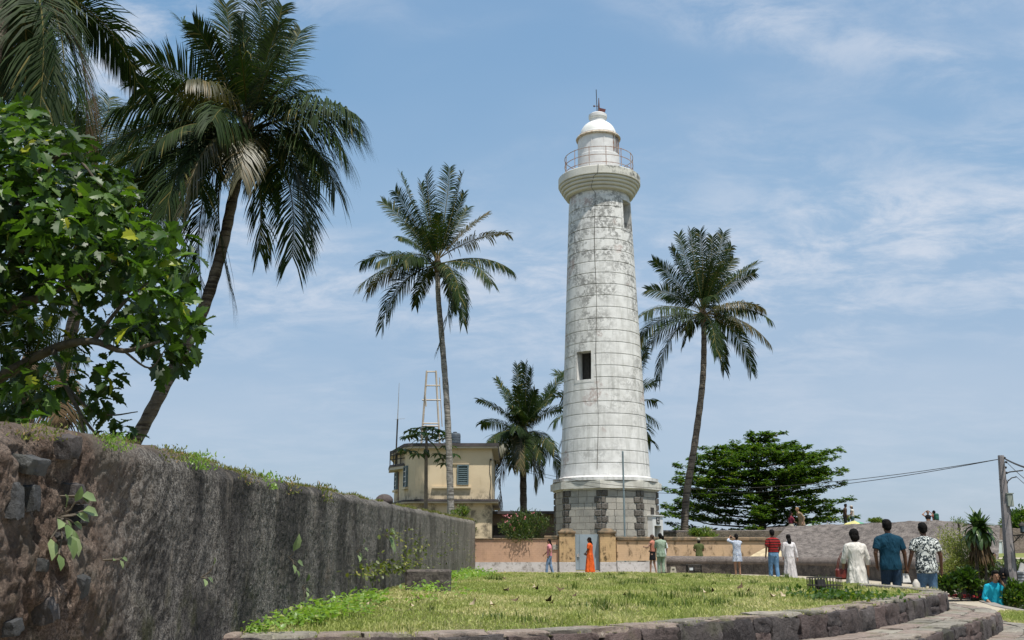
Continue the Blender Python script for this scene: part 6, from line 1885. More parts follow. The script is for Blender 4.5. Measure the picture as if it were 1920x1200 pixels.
def person(label, loc, H, face, pose=None, sk='mid', top=None, bottom=None, hair='short', hairmat=None, build=1.0, vox=.016, extra=None, shoes=M_SHOE, detail=False, group=None, head_yaw=0.):
    """face: heading angle; 0 looks away from the viewer (+Y), pi/2 looks to -X"""
    pose = pose or {}
    S = H / 1.75
    root = thing('person', tuple(loc), label, 'person', group); root.rotation_euler = (0, 0, face)
    hw = .172 * build                     # shoulder half width
    la = pose.get('L', ((-hw - .045, -.02, 1.14), (-hw - .04, .07, .90)))
    ra_ = pose.get('R', ((hw + .045, -.02, 1.14), (hw + .04, .07, .90)))
    stride = pose.get('stride', .0)
    legs = pose.get('legs')
    lean = pose.get('lean', 0.)
    hp = .085
    if legs is None:
        legs = {-1: ((-hp - .005, stride * .5 + .02, .50), (-hp - .01, stride * .85, .085)), 1: ((hp + .005, -stride * .45 + .03, .50), (hp + .01, -stride * 1.0, .09))}
    hipz = pose.get('hipz', .93)
    k = lambda p: Vector(p) * S
    def sp(p):   # torso lean
        p = Vector(p)
        if p.z > hipz: p.y += lean * (p.z - hipz)
        return p * S
    hy = pose.get('head', (0, .025))
    hc = sp((hy[0], hy[1], 1.618)) if 'headpos' not in pose else k(pose['headpos'])
    b = MB()
    # torso
    def torso(mb, g=0., z0=.90, z1=1.45, flare=0.):
        rings = []
        for z, rx, ry, cy in ((.84, .150, .105, -.005), (.92, .165, .115, -.01), (1.0, .150, .105, 0), (1.10, .138, .098, .005), (1.22, .155, .108, .005), (1.33, .168, .112, -.005), (1.40, .165, .095, -.01), (1.455, .11, .07, -.005)):
            if z0 - .001 <= z <= z1 + .001:
                q = sp((0, cy, z)); f = 1 + flare * (1.0 - z) if z < 1.0 else 1
                rings.append((q.x, q.y, q.z, (rx * build * f + g) * S, (ry * (build * .6 + .4) * f + g) * S))
        loft(mb, rings, 18)
    torso(b, 0, .84)
    q0, q1 = sp((0, -.005, 1.44)), hc - Vector((0, .01, .06)) * S
    capsule(b, q0, q1, .058 * S, .052 * S)
    b.ball(hc + Vector((0, 0, .02)) * S, (.076 * S, .095 * S, .108 * S), 16, 12)
    b.ball(hc + Vector((0, .028, -.055)) * S, (.056 * S, .062 * S, .058 * S), 12, 9)
    for s, arm in ((-1, la), (1, ra_)):
        sh = sp((s * hw, -.005, 1.385)); el, wr = k(arm[0]), k(arm[1])
        capsule(b, sp((s * .04, 0, 1.425)), sh, .050 * S, .050 * S)
        capsule(b, sh, el, .054 * S * build ** .5, .040 * S); capsule(b, el, wr, .040 * S, .026 * S)
        d = (wr - el).normalized(); pc = wr + d * .055 * S
        capsule(b, wr, pc, .026 * S, .030 * S)
    for s in (-1, 1):
        kn, an = legs[s]
        hp_ = k((s * hp, -.005, hipz - .05))
        capsule(b, hp_, k(kn), .085 * S * build ** .5, .056 * S); capsule(b, k(kn), k(an), .055 * S, .036 * S)
        capsule(b, k(an) + Vector((0, -.02, -.035)) * S, k(an) + Vector((0, .13, -.055)) * S, .038 * S, .030 * S)
    me = remesh(b, 'body', vox * S)
    # face details and fingers added to the same mesh
    bm = bmesh.new(); bm.from_mesh(me)
    mb = MB()
    mb.tube([hc + Vector((0, .085, .03)) * S, hc + Vector((0, .112, -.012)) * S, hc + Vector((0, .088, -.02)) * S], [.008 * S, .016 * S, .010 * S], 6)
    for s in (-1, 1): mb.ball(hc + Vector((s * .078, -.005, .0)) * S, (.012 * S, .020 * S, .032 * S), 7, 6)
    for s, arm in ((-1, la), (1, ra_)):
        el, wr = k(arm[0]), k(arm[1]); d = (wr - el).normalized(); pc = wr + d * .07 * S
        side = Vector((0, 1, 0)) if abs(d.y) < .8 else Vector((0, 0, 1)); side = (side - d * side.dot(d)).normalized(); nrm = d.cross(side) * s
        for j, (o_, l) in enumerate(((-.030, .058), (-.010, .072), (.010, .076), (.029, .068))):
            p0 = pc + side * o_ * S - d * .015 * S; p1 = p0 + d * l * .5 * S; p2 = p1 + (d * .8 - nrm * .5).normalized() * l * .45 * S
            mb.tube([p0, p1, p2], [.0105 * S, .0095 * S, .007 * S], 5)
        p0 = wr + side * .030 * S + d * .02 * S; p1 = p0 + (side * .8 + d * .6).normalized() * .035 * S; p2 = p1 + (d - nrm * .3).normalized() * .03 * S
        mb.tube([p0, p1, p2], [.012 * S, .011 * S, .008 * S], 5)
    t_ = mb.mesh('t', True); bm.from_mesh(t_); bpy.data.meshes.remove(t_)
    bm.to_mesh(me); bm.free()
    for p_ in me.polygons: p_.use_smooth = True
    link('body', me, root, skin(sk))
    if detail:
        mb = MB()
        for s in (-1, 1): mb.ball(hc + Vector((s * .030, .085, .022)) * S, (.013 * S, .008 * S, .007 * S), 7, 5)
        mb.build('eyes', M_EYE, root, True, True)
        mb = MB(); mb.ball(hc + Vector((0, .086, -.052)) * S, (.022 * S, .006 * S, .007 * S), 8, 5); mb.build('mouth', M_LIP, root, True, True)
    # clothes
    def sleeves(mb, f, g=.014):
        for s, arm in ((-1, la), (1, ra_)):
            sh = sp((s * hw, -.005, 1.385)); el, wr = k(arm[0]), k(arm[1])
            capsule(mb, sp((s * .04, -.005, 1.425)), sh, (.052 + g) * S, (.051 + g * .7) * S)
            if f <= 1:
                e2 = sh + (el - sh) * f; mb.tube([sh, (sh + e2) / 2, e2], [(.058 + g) * S * build ** .4, (.058 + g) * S, (.054 + g * 1.3) * S], 12)
            else:
                e2 = el + (wr - el) * (f - 1); capsule(mb, sh, el, (.056 + g) * S * build ** .4, (.042 + g) * S); mb.tube([el, e2], [(.042 + g) * S, (.036 + g) * S], 12)
    if top:
        kind, mt, sl_, hem = top[:4]; flare = top[4] if len(top) > 4 else .25
        mb = MB()
        rings = []
        zs = [hem] + [z for z in (.84, .92, 1.0, 1.10, 1.22, 1.33, 1.40, 1.455, 1.475) if z > hem + .02]
        for z in zs:
            rx = np.interp(z, [.84, .92, 1.0, 1.1, 1.22, 1.33, 1.40, 1.455, 1.475], [.158, .168, .158, .150, .160, .172, .168, .112, .07]); ry = np.interp(z, [.84, .92, 1.0, 1.1, 1.22, 1.33, 1.40, 1.455, 1.475], [.118, .125, .118, .110, .116, .12, .104, .08, .062])
            fl = flare * max(0, 1.0 - z)
            q = sp((0, -.004, z)); rings.append((q.x, q.y, q.z, (rx * build + .016 + fl) * S, (ry * (build * .6 + .4) + .014 + fl * .8) * S))
        loft(mb, rings, 22); sleeves(mb, sl_)
        if kind != 'dress':
            q = sp((0, -.005, 1.468)); mb.tube([q, q + Vector((0, .0, .028)) * S], [.066 * S, .062 * S], 12)
        me = remesh(mb, kind, vox * S, 3)
        # hem folds
        for v in me.vertices:
            if v.co.z < 1.0 * S:
                a = atan2(v.co.y, v.co.x); am = .012 * S * (1 + 2.2 * flare) * min(1, (1.0 * S - v.co.z) / (.25 * S)); f = am * sin(a * 7 + H * 9)
                v.co.x += f * cos(a); v.co.y += f * sin(a)
        link(kind, me, root, mt)
    if bottom:
        kind, mt = bottom[:2]
        mb = MB()
        if kind in ('skirt', 'long_skirt'):
            zb_ = bottom[2]; fl = bottom[3] if len(bottom) > 3 else .1
            rings = []
            for t in np.linspace(0, 1, 8):
                z = zb_ + (1.02 - zb_) * t; q = k((0, (stride * .2) * (1 - t), z)); w_ = .160 * build + .012 + fl * (1 - t)
                rings.append((q.x, q.y, q.z, w_ * S, (w_ * .78) * S))
            loft(mb, rings, 26); me = remesh(mb, kind, vox * S, 2)
            for v in me.vertices:
                a = atan2(v.co.y, v.co.x); f = .016 * S * max(0, (1.0 * S - v.co.z)) * 1.3 * sin(a * 8 + 1)
                v.co.x += f * cos(a); v.co.y += f * sin(a)
        else:
            g = .014 if kind != 'shorts' else .02
            q = k((0, -.005, 0)); rings = [(0, -.005 * S, z * S, (w_ * build + .008) * S, (h_ + .006) * S) for z, w_, h_ in ((hipz - .10, .155, .115), (hipz - .02, .168, .122), (hipz + .05, .160, .112), (hipz + .09, .15, .106))]
            loft(mb, rings, 18)
            for s in (-1, 1):
                kn, an = k(legs[s][0]), k(legs[s][1]); hp_ = k((s * hp, -.005, hipz - .06))
                mb.tube([hp_ + Vector((0, 0, .05)), hp_, kn], [(.085 + g) * S * build ** .5, (.088 + g) * S * build ** .5, (.062 + g) * S], 12)
                if kind == 'shorts': pass
                else: mb.tube([kn + (hp_ - kn) * .05, kn, an + Vector((0, 0, -.01)) * S], [(.062 + g) * S, (.060 + g) * S, (.056 + g) * S], 12)
            me = remesh(mb, kind, vox * S, 2)
        link(kind, me, root, mt)
    if shoes:
        for s in (-1, 1):
            an = k(legs[s][1]); mb = MB()
            capsule(mb, an + Vector((0, -.045, -.045)) * S, an + Vector((0, .13, -.055)) * S, .038 * S, .034 * S, 10)
            o = mb.build('shoe', shoes, root, True, True)
    # hair
    hm = hairmat or M_HAIR
    mb = MB()
    if hair in ('short', 'short_m'):
        mb.ball(hc + Vector((0, -.014, .036)) * S, (.087 * S, .100 * S, .100 * S), 18, 13)
        mb.ball(hc + Vector((0, -.045, -.008)) * S, (.072 * S, .062 * S, .075 * S), 14, 10)
        if hair == 'short': mb.ball(hc + Vector((0, .02, .088)) * S, (.075 * S, .080 * S, .05 * S), 12, 9)
    elif hair == 'bun':
        mb.ball(hc + Vector((0, -.018, .034)) * S, (.085 * S, .098 * S, .098 * S), 16, 12); mb.ball(hc + Vector((0, -.10, -.04)) * S, (.062 * S, .05 * S, .07 * S), 12, 9)
    elif hair == 'bob':
        mb.ball(hc + Vector((0, -.022, .028)) * S, (.098 * S, .105 * S, .112 * S), 16, 12); mb.ball(hc + Vector((0, -.055, -.045)) * S, (.100 * S, .075 * S, .09 * S), 16, 12)
    elif hair in ('long', 'longer', 'ponytail'):
        mb.ball(hc + Vector((0, -.018, .034)) * S, (.088 * S, .100 * S, .100 * S), 16, 12)
        ln = {'long': .30, 'longer': .46, 'ponytail': .34}[hair]
        w0 = .05 if hair == 'ponytail' else .085
        q = hc + Vector((0, -.065, -.01)) * S
        rings = []
        for t in np.linspace(1, 0, 8):
            z = q.z - ln * S * t; w_ = w0 * (1 - .45 * t ** 2) * (1 + .1 * sin(t * 8)); rings.append((q.x + .01 * sin(t * 3), q.y - (.05 * sin(t * pi) + .02 * t) * S, z, w_ * S, .045 * S * (1 - .3 * t)))
        loft(mb, rings, 14)
    me = None
    if hair not in ('none', 'hat', 'cap'):
        me = remesh(mb, 'hair', .011 * S, 1)
        for v in me.vertices:
            n_ = v.normal; f = (float(fbm(v.co.x * 55, v.co.y * 55, v.co.z * 22, 2, 5)) - .5) * .018 * S; v.co += n_ * f
        link('hair', me, root, hm)
    elif hair == 'hat':
        mb.ball(hc + Vector((0, 0, .05)) * S, (.092 * S, .10 * S, .09 * S), 14, 10); mb.tube([hc + Vector((0, 0, .045)) * S, hc + Vector((0, 0, .06)) * S], [.20 * S, .12 * S], 20)
        mb.build('sun_hat', hm, root, True, True)
    elif hair == 'cap':
        mb.ball(hc + Vector((0, -.004, .048)) * S, (.09 * S, .103 * S, .085 * S), 14, 10); mb.box(hc + Vector((0, .12, .04)) * S, (.13 * S, .11 * S, .012 * S), bev=.004)
        mb.build('cap', hm, root, True, True)
        mb = MB(); mb.ball(hc + Vector((0, -.05, -.07)) * S, (.085 * S, .06 * S, .10 * S), 12, 9); mb.build('hair', M_HAIR, root, True, True)
    if extra: extra(root, S, hc, k, sp)
    return root

def at(px, d, z=None):
    q = P(px, 1040, d); return (q.x, d, float(plaza_h(d)) if z is None else z)

# left pair in front of the wall
WALKL = {'L': ((-.23, -.10, 1.15), (-.22, .02, .92)), 'R': ((.22, .10, 1.14), (.20, .27, .98)), 'stride': .16}
person('woman in a pink top and blue jeans walking left in front of the peach wall', at(1030, 44.6, .02), 1.53, pi / 2 - .15, WALKL, 'tan',
       ('top', cloth('pink_cloth', (.66, .26, .29)), .6, .90, .1), ('jeans', cloth('light_jeans', (.13, .20, .31), (.19, .27, .40))), 'ponytail', build=.92, detail=True)
person('woman in a long orange dress with long dark hair in front of the blue-grey gate', at(1106, 44.8, .02), 1.60, pi / 2 - .25, {'L': ((-.23, .06, 1.15), (-.16, .18, 1.0)), 'R': ((.23, .05, 1.15), (.17, .16, .98)), 'stride': .08}, 'dark',
       ('dress', cloth('orange_cloth', (.72, .13, .025), (.55, .09, .02)), .75, .12, .13), None, 'longer', build=1.15, detail=True)
# photographing pair near the corner
M_SAGE = cloth('sage_cloth', (.29, .36, .27), (.24, .31, .23))
person('person in a coral top and short black skirt beside the man in sage', at(1224, 42.4), 1.60, .9, {'L': ((-.26, .10, 1.18), (-.22, .28, 1.2)), 'R': ((.22, .06, 1.15), (.18, .2, 1.05)), 'stride': .1}, 'light',
       ('top', cloth('coral_cloth', (.50, .20, .14)), .2, .98, 0), ('skirt', cloth('black_cloth', (.015, .015, .018)), .62, .02), 'short_m', M_HAIRB, build=.88)
person('man in a loose sage green shirt and matching trousers seen from behind', at(1239, 41.6), 1.64, .1, {'L': ((-.22, .05, 1.16), (-.18, .2, 1.02)), 'R': ((.25, .08, 1.15), (.18, .22, 1.1)), 'stride': .03}, 'mid',
       ('shirt', M_SAGE, 1.15, .74, .10), ('trousers', M_SAGE), 'short', build=1.08)
person('person in white mostly hidden behind the man in sage green', at(1243, 42.6), 1.56, .3, {}, 'light',
       ('shirt', cloth('white_cloth', (.70, .71, .72)), .9, .85, .05), ('trousers', cloth('beige_cloth', (.4, .36, .3))), 'short_m', build=.9)
person('person in an olive green dress and pale cap standing beyond the low parapet', at(1311, 46.6, .0), 1.62, .05, {'L': ((-.24, .06, 1.15), (-.14, .2, 1.08)), 'R': ((.24, .06, 1.15), (.14, .2, 1.08))}, 'mid',
       ('dress', cloth('olive_cloth', (.07, .085, .03), (.095, .11, .04)), .7, .45, .03), None, 'cap', simple('cap_beige', (.33, .30, .22)), build=1.0)
M_BF = cloth('blue_floral', (.27, .32, .42), (.50, .53, .58), 'floral', 17., (.16, .22, .34))
def hold_phone(root, S, hc, k, sp):
    mb = MB(); mb.box(k((-.155, .30, 1.60)), (.15 * S, .012 * S, .075 * S), bev=.004); mb.build('phone', M_EYE, root, False, True)
person('woman in a blue-grey floral dress raising both arms to take a picture', at(1382, 39.3), 1.60, .12, {'L': ((-.33, .10, 1.46), (-.20, .26, 1.60)), 'R': ((.20, .20, 1.36), (-.06, .30, 1.60)), 'stride': .0}, 'tan',
       ('dress', M_BF, 1.5, .60, .08), None, 'bun', build=1.0, extra=hold_phone)
person('man in a red and black striped shirt and blue jeans by the parapet', at(1450, 34.6), 1.72, .15, {'L': ((-.25, -.03, 1.14), (-.25, .05, .88)), 'R': ((.25, .0, 1.14), (.22, .12, .92)), 'stride': .10}, 'dark',
       ('shirt', cloth('striped_cloth', (.30, .022, .022), (.035, .012, .012), 'stripes'), .8, .98, .02), ('jeans', cloth('blue_jeans', (.075, .16, .27), (.13, .24, .37))), 'short', build=1.08)
M_WH = cloth('white_dress', (.66, .63, .63), (.58, .55, .55))
person('woman with shoulder-length dark hair in a white top and long off-white skirt', at(1480, 34.6), 1.56, -.05, {'L': ((-.24, .0, 1.14), (-.22, .08, .9)), 'R': ((.25, .02, 1.14), (.30, .05, .86)), 'stride': .08}, 'light',
       ('top', M_WH, 1.9, .90, .06), ('long_skirt', cloth('offwhite_skirt', (.55, .52, .51), (.48, .45, .44)), .03, .10), 'long', build=.98)
# three near walkers
def strap_bag(root, S, hc, k, sp): pass
person('woman in a white knee-length kurta with a dark bob carrying a red handbag', at(1604, 19.2, -.10), 1.58, .12, {'L': ((-.25, .02, 1.15), (-.24, .10, .95)), 'R': ((.25, -.02, 1.15), (.27, .04, .88)), 'stride': .06}, 'tan',
       ('dress', cloth('white_kurta', (.66, .63, .57), (.58, .55, .50)), 1.5, .46, .16), ('trousers', cloth('white_trousers', (.6, .58, .54))), 'bob', build=1.0, vox=.013)
person('tall man in a dark teal polo shirt and dark jeans walking away', at(1668, 19.0, -.10), 1.75, .0, {'L': ((-.27, -.03, 1.14), (-.22, .08, .92)), 'R': ((.27, -.02, 1.13), (.30, .04, .88)), 'stride': .12}, 'dark',
       ('polo_shirt', cloth('teal_cloth', (.005, .034, .060), (.008, .045, .075)), .75, .83, .0), ('jeans', cloth('dark_jeans', (.012, .026, .045), (.02, .04, .07))), 'short', build=1.12, vox=.013)
person('man in a white shirt with black leaf print and blue jeans walking away', at(1735, 19.0, -.10), 1.69, -.03, {'L': ((-.27, -.01, 1.14), (-.32, .06, .90)), 'R': ((.28, -.02, 1.13), (.30, .05, .86)), 'stride': .10}, 'dark',
       ('shirt', cloth('leaf_print', (.66, .68, .64), (.035, .045, .05), 'floral', 15., (.55, .60, .56)), .7, .80, .04), ('jeans', cloth('mid_jeans', (.05, .10, .17), (.09, .16, .25))), 'short', build=1.14, vox=.013)
# hand bags
hb = P(1579, 1070, 19.3); bag = thing('handbag', (hb.x, hb.y, hb.z - .15), 'dark red handbag with long straps hanging beside the woman in the white kurta', 'handbag')
mb = MB(); mb.box((hb.x, hb.y, hb.z - .06), (.26, .11, .20), bev=.03); mb.build('bag_body', simple('red_leather', (.20, .035, .025), (.11, .02, .018), 14, .45), bag)
mb = MB()
for o_ in (-.04, .04):
    mb.tube([(hb.x - .09, hb.y + o_, hb.z + .03), (hb.x - .05, hb.y + o_, hb.z + .20), (hb.x + .02, hb.y + o_, hb.z + .33), (hb.x + .07, hb.y + o_, hb.z + .20), (hb.x + .09, hb.y + o_, hb.z + .03)], .009, 5)
mb.build('strap', simple('strap_leather', (.13, .03, .02)), bag)
hb = P(1698, 1083, 19.1); bag = thing('handbag', (hb.x, hb.y, hb.z - .1), 'small white tapered handbag held between the teal polo man and the leaf print shirt man', 'handbag')
mb = MB(); mb.add([(hb.x - .075, hb.y - .05, hb.z - .085), (hb.x + .075, hb.y - .05, hb.z - .085), (hb.x + .075, hb.y + .05, hb.z - .085), (hb.x - .075, hb.y + .05, hb.z - .085),
                   (hb.x - .045, hb.y - .02, hb.z + .075), (hb.x + .045, hb.y - .02, hb.z + .075), (hb.x + .045, hb.y + .02, hb.z + .075), (hb.x - .045, hb.y + .02, hb.z + .075)],
                  [(3, 2, 1, 0), (0, 1, 5, 4), (1, 2, 6, 5), (2, 3, 7, 6), (3, 0, 4, 7), (4, 5, 6, 7)]); mb.build('bag_body', simple('white_leather', (.68, .66, .62)), bag)
mb = MB(); mb.tube([(hb.x - .035, hb.y, hb.z + .07), (hb.x - .03, hb.y, hb.z + .13), (hb.x + .03, hb.y, hb.z + .13), (hb.x + .035, hb.y, hb.z + .07)], .008, 5); mb.build('handle', simple('gold', (.4, .25, .08), None, 5, .35, metal=1.), bag)
mb = MB(); mb.box((hb.x, hb.y - .043, hb.z + .02), (.06, .01, .006)); mb.build('clasp', M_EYE, bag)
# turquoise shirt
def phone2(root, S, hc, k, sp):
    mb = MB(); mb.box(hc + Vector((-.105, .02, -.01)) * S, (.012 * S, .075 * S, .14 * S), bev=.004); mb.build('phone', M_EYE, root, False, True)
person('person in a bright turquoise shirt talking on a phone beside the black planter', at(1858, 23.2, -1.08), 1.72, pi - .15, {'L': ((-.27, .06, 1.22), (-.13, .10, 1.52)), 'R': ((.25, .03, 1.14), (.08, .20, .93)), 'stride': .0, 'lean': .10, 'head': (-.01, .07)}, 'tan',
       ('shirt', cloth('turquoise_cloth', (.012, .30, .42), (.02, .38, .50)), 1.25, .78, .04), ('shorts', cloth('sand_cloth', (.45, .30, .19), (.40, .27, .17))), 'short', build=.98, vox=.013, extra=phone2, detail=True)
M_ABA = cloth('black_abaya', (.008, .008, .010), (.014, .014, .016))
def veil_f(root, S, hc, k, sp):
    mb = MB(); mb.ball(hc + Vector((0, -.01, .02)) * S, (.11 * S, .12 * S, .13 * S), 14, 10)
    loft(mb, [(hc.x, hc.y - .02, hc.z - z * S, w * S, w * .75 * S) for z, w in ((.42, .27), (.30, .23), (.2, .16), (.08, .115), (-.02, .11))], 16); me = remesh(mb, 'veil', .015, 2); link('veil', me, root, M_ABA)
person('person fully covered in a black gown and veil behind the turquoise shirt', at(1879, 24.6, -1.1), 1.76, pi * .8, {'L': ((-.22, .06, 1.15), (-.12, .2, 1.0)), 'R': ((.22, .06, 1.15), (.12, .2, 1.0))}, 'tan',
       ('gown', M_ABA, 1.9, .06, .17), None, 'none', build=1.15, extra=veil_f)
person('person in a patterned top half hidden behind the plants near the utility pole', at(1862, 32.5, -.62), 1.62, pi, {}, 'mid',
       ('top', cloth('patterned_top', (.30, .28, .30), (.05, .05, .07), 'floral', 16.), .7, .85, .05), ('trousers', cloth('black_trousers', (.012, .012, .014))), 'short_m', build=.95)
# visitors on the rampart
g = 'visitors standing high on the fort rampart'
def ptop(px, py, d, H): q = P(px, py, d); return (q.x, d, q.z - H)
person('woman in a dark red top with white scarf and cream skirt on the rampart edge', ptop(1482, 959, 55, 1.6), 1.6, -pi / 2 + .3, {'R': ((.22, .1, 1.15), (.1, .28, 1.1))}, 'mid',
       ('top', cloth('maroon_cloth', (.18, .03, .05)), .7, 1.05, 0), ('long_skirt', cloth('cream_cloth', (.55, .50, .38)), .1, .18), 'long', vox=.022, build=.95)
person('person in beige clothes bending forward among the leaves on the rampart', ptop(1502, 953, 56, 1.66), 1.72, pi / 2 + .3, {'lean': .35}, 'light',
       ('shirt', cloth('beige_shirt', (.36, .26, .17), (.28, .20, .13)), 1.5, .72, .12), ('trousers', cloth('tan_trousers', (.30, .20, .13))), 'short_m', simple('fair_hair', (.30, .17, .07)), vox=.022)
person('dark haired person sitting on the rampart left of the woman in white', ptop(1583, 951, 60, 1.3), 1.5, -pi / 2, {'lean': .1}, 'dark',
       ('shirt', cloth('brown_cloth', (.09, .06, .04)), .6, .9, 0), ('trousers', cloth('dark_trousers', (.03, .03, .03))), 'short', vox=.022)
person('woman in a white top and pale cap facing left on the rampart', ptop(1597, 952, 60, 1.35), 1.5, pi / 2 - .2, {'L': ((-.2, .12, 1.14), (-.1, .25, 1.05))}, 'light',
       ('top', cloth('white_top', (.62, .58, .52)), .3, .98, 0), ('trousers', cloth('teal_trousers', (.05, .10, .10))), 'cap', simple('pale_cap', (.5, .45, .4)), vox=.022)
person('person in a black bikini with both arms raised to the head on the rampart', ptop(1739, 957, 60, 1.66), 1.66, pi, {'L': ((-.34, .0, 1.50), (-.14, -.02, 1.66)), 'R': ((.34, .0, 1.50), (.14, -.02, 1.66))}, 'light',
       ('bikini_top', M_ABA, .05, 1.22, 0), ('skirt', M_ABA, .62, .01), 'short_m', M_HAIRB, vox=.022, build=.9)
person('dark haired person with a green backpack on the rampart', ptop(1751, 957, 60, 1.66), 1.66, .6, {}, 'mid',
       ('top', cloth('rust_top', (.20, .06, .05)), .3, .95, 0), ('shorts', cloth('maroon_shorts', (.15, .04, .04))), 'short_m', vox=.022, build=.9)
q = P(1756, 970, 59.8); bp = MB(); bp.box((q.x, q.y, q.z + .02), (.26, .2, .42), bev=.06); bp.box((q.x, q.y - .1, q.z - .05), (.18, .05, .18), bev=.02)
tag(bp.build('backpack', simple('green_nylon', (.03, .12, .08), (.02, .09, .06), 6)), 'green backpack carried by the right-hand visitor on the rampart', 'backpack')

# ================================================================== umbrellas, pole, lamps and small things
def parasol(label, px_, py_, d, R, cols):
    q = P(px_, py_, d); root = thing('beach_umbrella', (q.x, d, 1.75), label, 'umbrella', 'umbrellas beyond the rampart')
    n = 8
    for k in range(n):
        a0, a1 = 2 * pi * k / n + .2, 2 * pi * (k + 1) / n + .2; am = (a0 + a1) / 2
        V = [(q.x, d, q.z)]; 
        for t in (.5, 1.):
            z = q.z - .42 * t ** 1.6 * R
            for a in (a0, am, a1):
                rr_ = R * t * (.97 if a == am and t == 1 else 1); V.append((q.x + rr_ * cos(a), d + rr_ * sin(a), z + (-.03 if a == am else 0)))
        mb = MB(); mb.add(V, [(0, 1, 2), (0, 2, 3), (1, 4, 5, 2), (2, 5, 6, 3)]); mb.build('canopy_panel', cols[k % len(cols)], root)
    mb = MB(); mb.tube([(q.x, d, 1.75), (q.x, d, q.z + .08)], .02, 6); mb.build('pole', M_FRAME, root)
UY, UG, URd, UW = simple('umbrella_yellow', (.60, .55, .22)), simple('umbrella_green', (.10, .34, .20)), simple('umbrella_red', (.55, .05, .09)), simple('umbrella_white', (.62, .66, .68))
parasol('large yellow, green and red umbrella showing above the rampart edge', 1602, 976, 57, .98, (URd, URd, UG, UY, UY, UY, UG, UG))
parasol('yellow-green and white umbrella barely showing above the rampart edge', 1552, 982, 60, .42, (UW, UW, simple('umbrella_lime', (.45, .60, .08)), UY, UW))
parasol('pale turquoise umbrella glimpsed between the leaves by the rampart', 1517, 983, 62, .35, (UW, simple('umbrella_aqua', (.35, .6, .55))))

UPD = 26.0
q0 = P(1897, 1100, UPD); q1 = P(1876.5, 854, UPD)
m_conc = simple('concrete_pole', (.27, .245, .24), (.20, .18, .18), 5, .85, .3)
up_ = thing('utility_pole', (q0.x, UPD, -1.2), 'tapering concrete utility pole with cables and a small box at the right', 'utility pole')
mb = MB(); mb.tube([(q0.x + .02, UPD, -1.2), (q0.x, UPD, q0.z), (q1.x, UPD, q1.z)], [.16, .145, .078], 8); mb.build('pole', m_conc, up_)
mb = MB(); a = P(1890, 868, UPD + .12); b = P(1911, 1095, UPD + .12); mb.tube([P(1886, 900, UPD + .1), P(1896, 990, UPD + .1), P(1908, 1095, UPD + .1)], .03, 6); mb.build('cable_pipe', simple('black_pipe', (.03, .03, .035)), up_)
mb = MB(); a = P(1893, 938, UPD - .1); mb.box(a, (.15, .12, .32), bev=.01); mb.box(a + Vector((0, 0, .17)), (.18, .15, .02)); mb.build('meter_box', simple('grey_green_box', (.30, .33, .28)), up_)
def armt(pts, r_, name, mt=None, d=UPD):
    mb = MB(); mb.tube([P(a, b, d - .05) for a, b in pts], r_, 6); return mb.build(name, mt or M_DARK, up_)
armt([(1880, 895), (1884, 889), (1893, 885), (1918, 882)], .016, 'lamp_arm')
armt([(1887, 912), (1890, 902), (1897, 896), (1906, 894)], .014, 'lamp_arm')
for k, (a, b) in enumerate(((1873, 899), (1875, 911), (1877, 923), (1889, 900))): armt([(a, b), (a + 5, b)], .008, 'step_bolt')
for a, b in ((1882, 858), (1885, 866), (1884, 876), (1886, 886), (1883, 905)): armt([(a, b), (a + 3, b + 1)], .03, 'insulator')
def wire(label, A, B_, sag, r_=.012, n=40, rel=None):
    A, B_ = Vector(A), Vector(B_); pts = [A.lerp(B_, t) - Vector((0, 0, sag * 4 * t * (1 - t))) for t in np.linspace(0, 1, n)]
    mb = MB(); mb.tube(pts, r_, 4); return tag(mb.build('power_line', M_DARK), label, 'cable', 'overhead cables')
A = P(1873, 861, UPD)
B0 = P(923, 861, HD - .1); B1 = P(923, 863, HD - .1)
def sag_for(A, B_, px_, py_):
    # straight chord at column px_: solve the parameter, then the sag that lowers it to row py_
    best = min(np.linspace(0, 1, 400), key=lambda t: abs(960 + F * (A.lerp(B_, t).x) / (A.lerp(B_, t).y * CP + (A.lerp(B_, t).z - CAMZ) * SP) - px_))
    c = A.lerp(B_, best); zz = P(px_, py_, c.y).z
    return (c.z - zz) / (4 * best * (1 - best))
wire('upper of the two overhead cables crossing in front of the lighthouse base', A, B0, sag_for(A, B0, 1250, 916), .009)
wire('lower of the two overhead cables crossing in front of the lighthouse base', A, B1, sag_for(A, B1, 1250, 925), .009)
A2 = P(1884, 860, UPD)
wire('cable running from the pole head out of the right edge, upper', A2, P(1960, 885, 20), .05, .022)
wire('cable running from the pole head out of the right edge, middle', P(1889, 868, UPD), P(1960, 925, 20), .05, .010)
wire('cable running from the pole lamp arm out of the right edge, lower', P(1905, 893, UPD), P(1960, 935, 20), .03, .010)
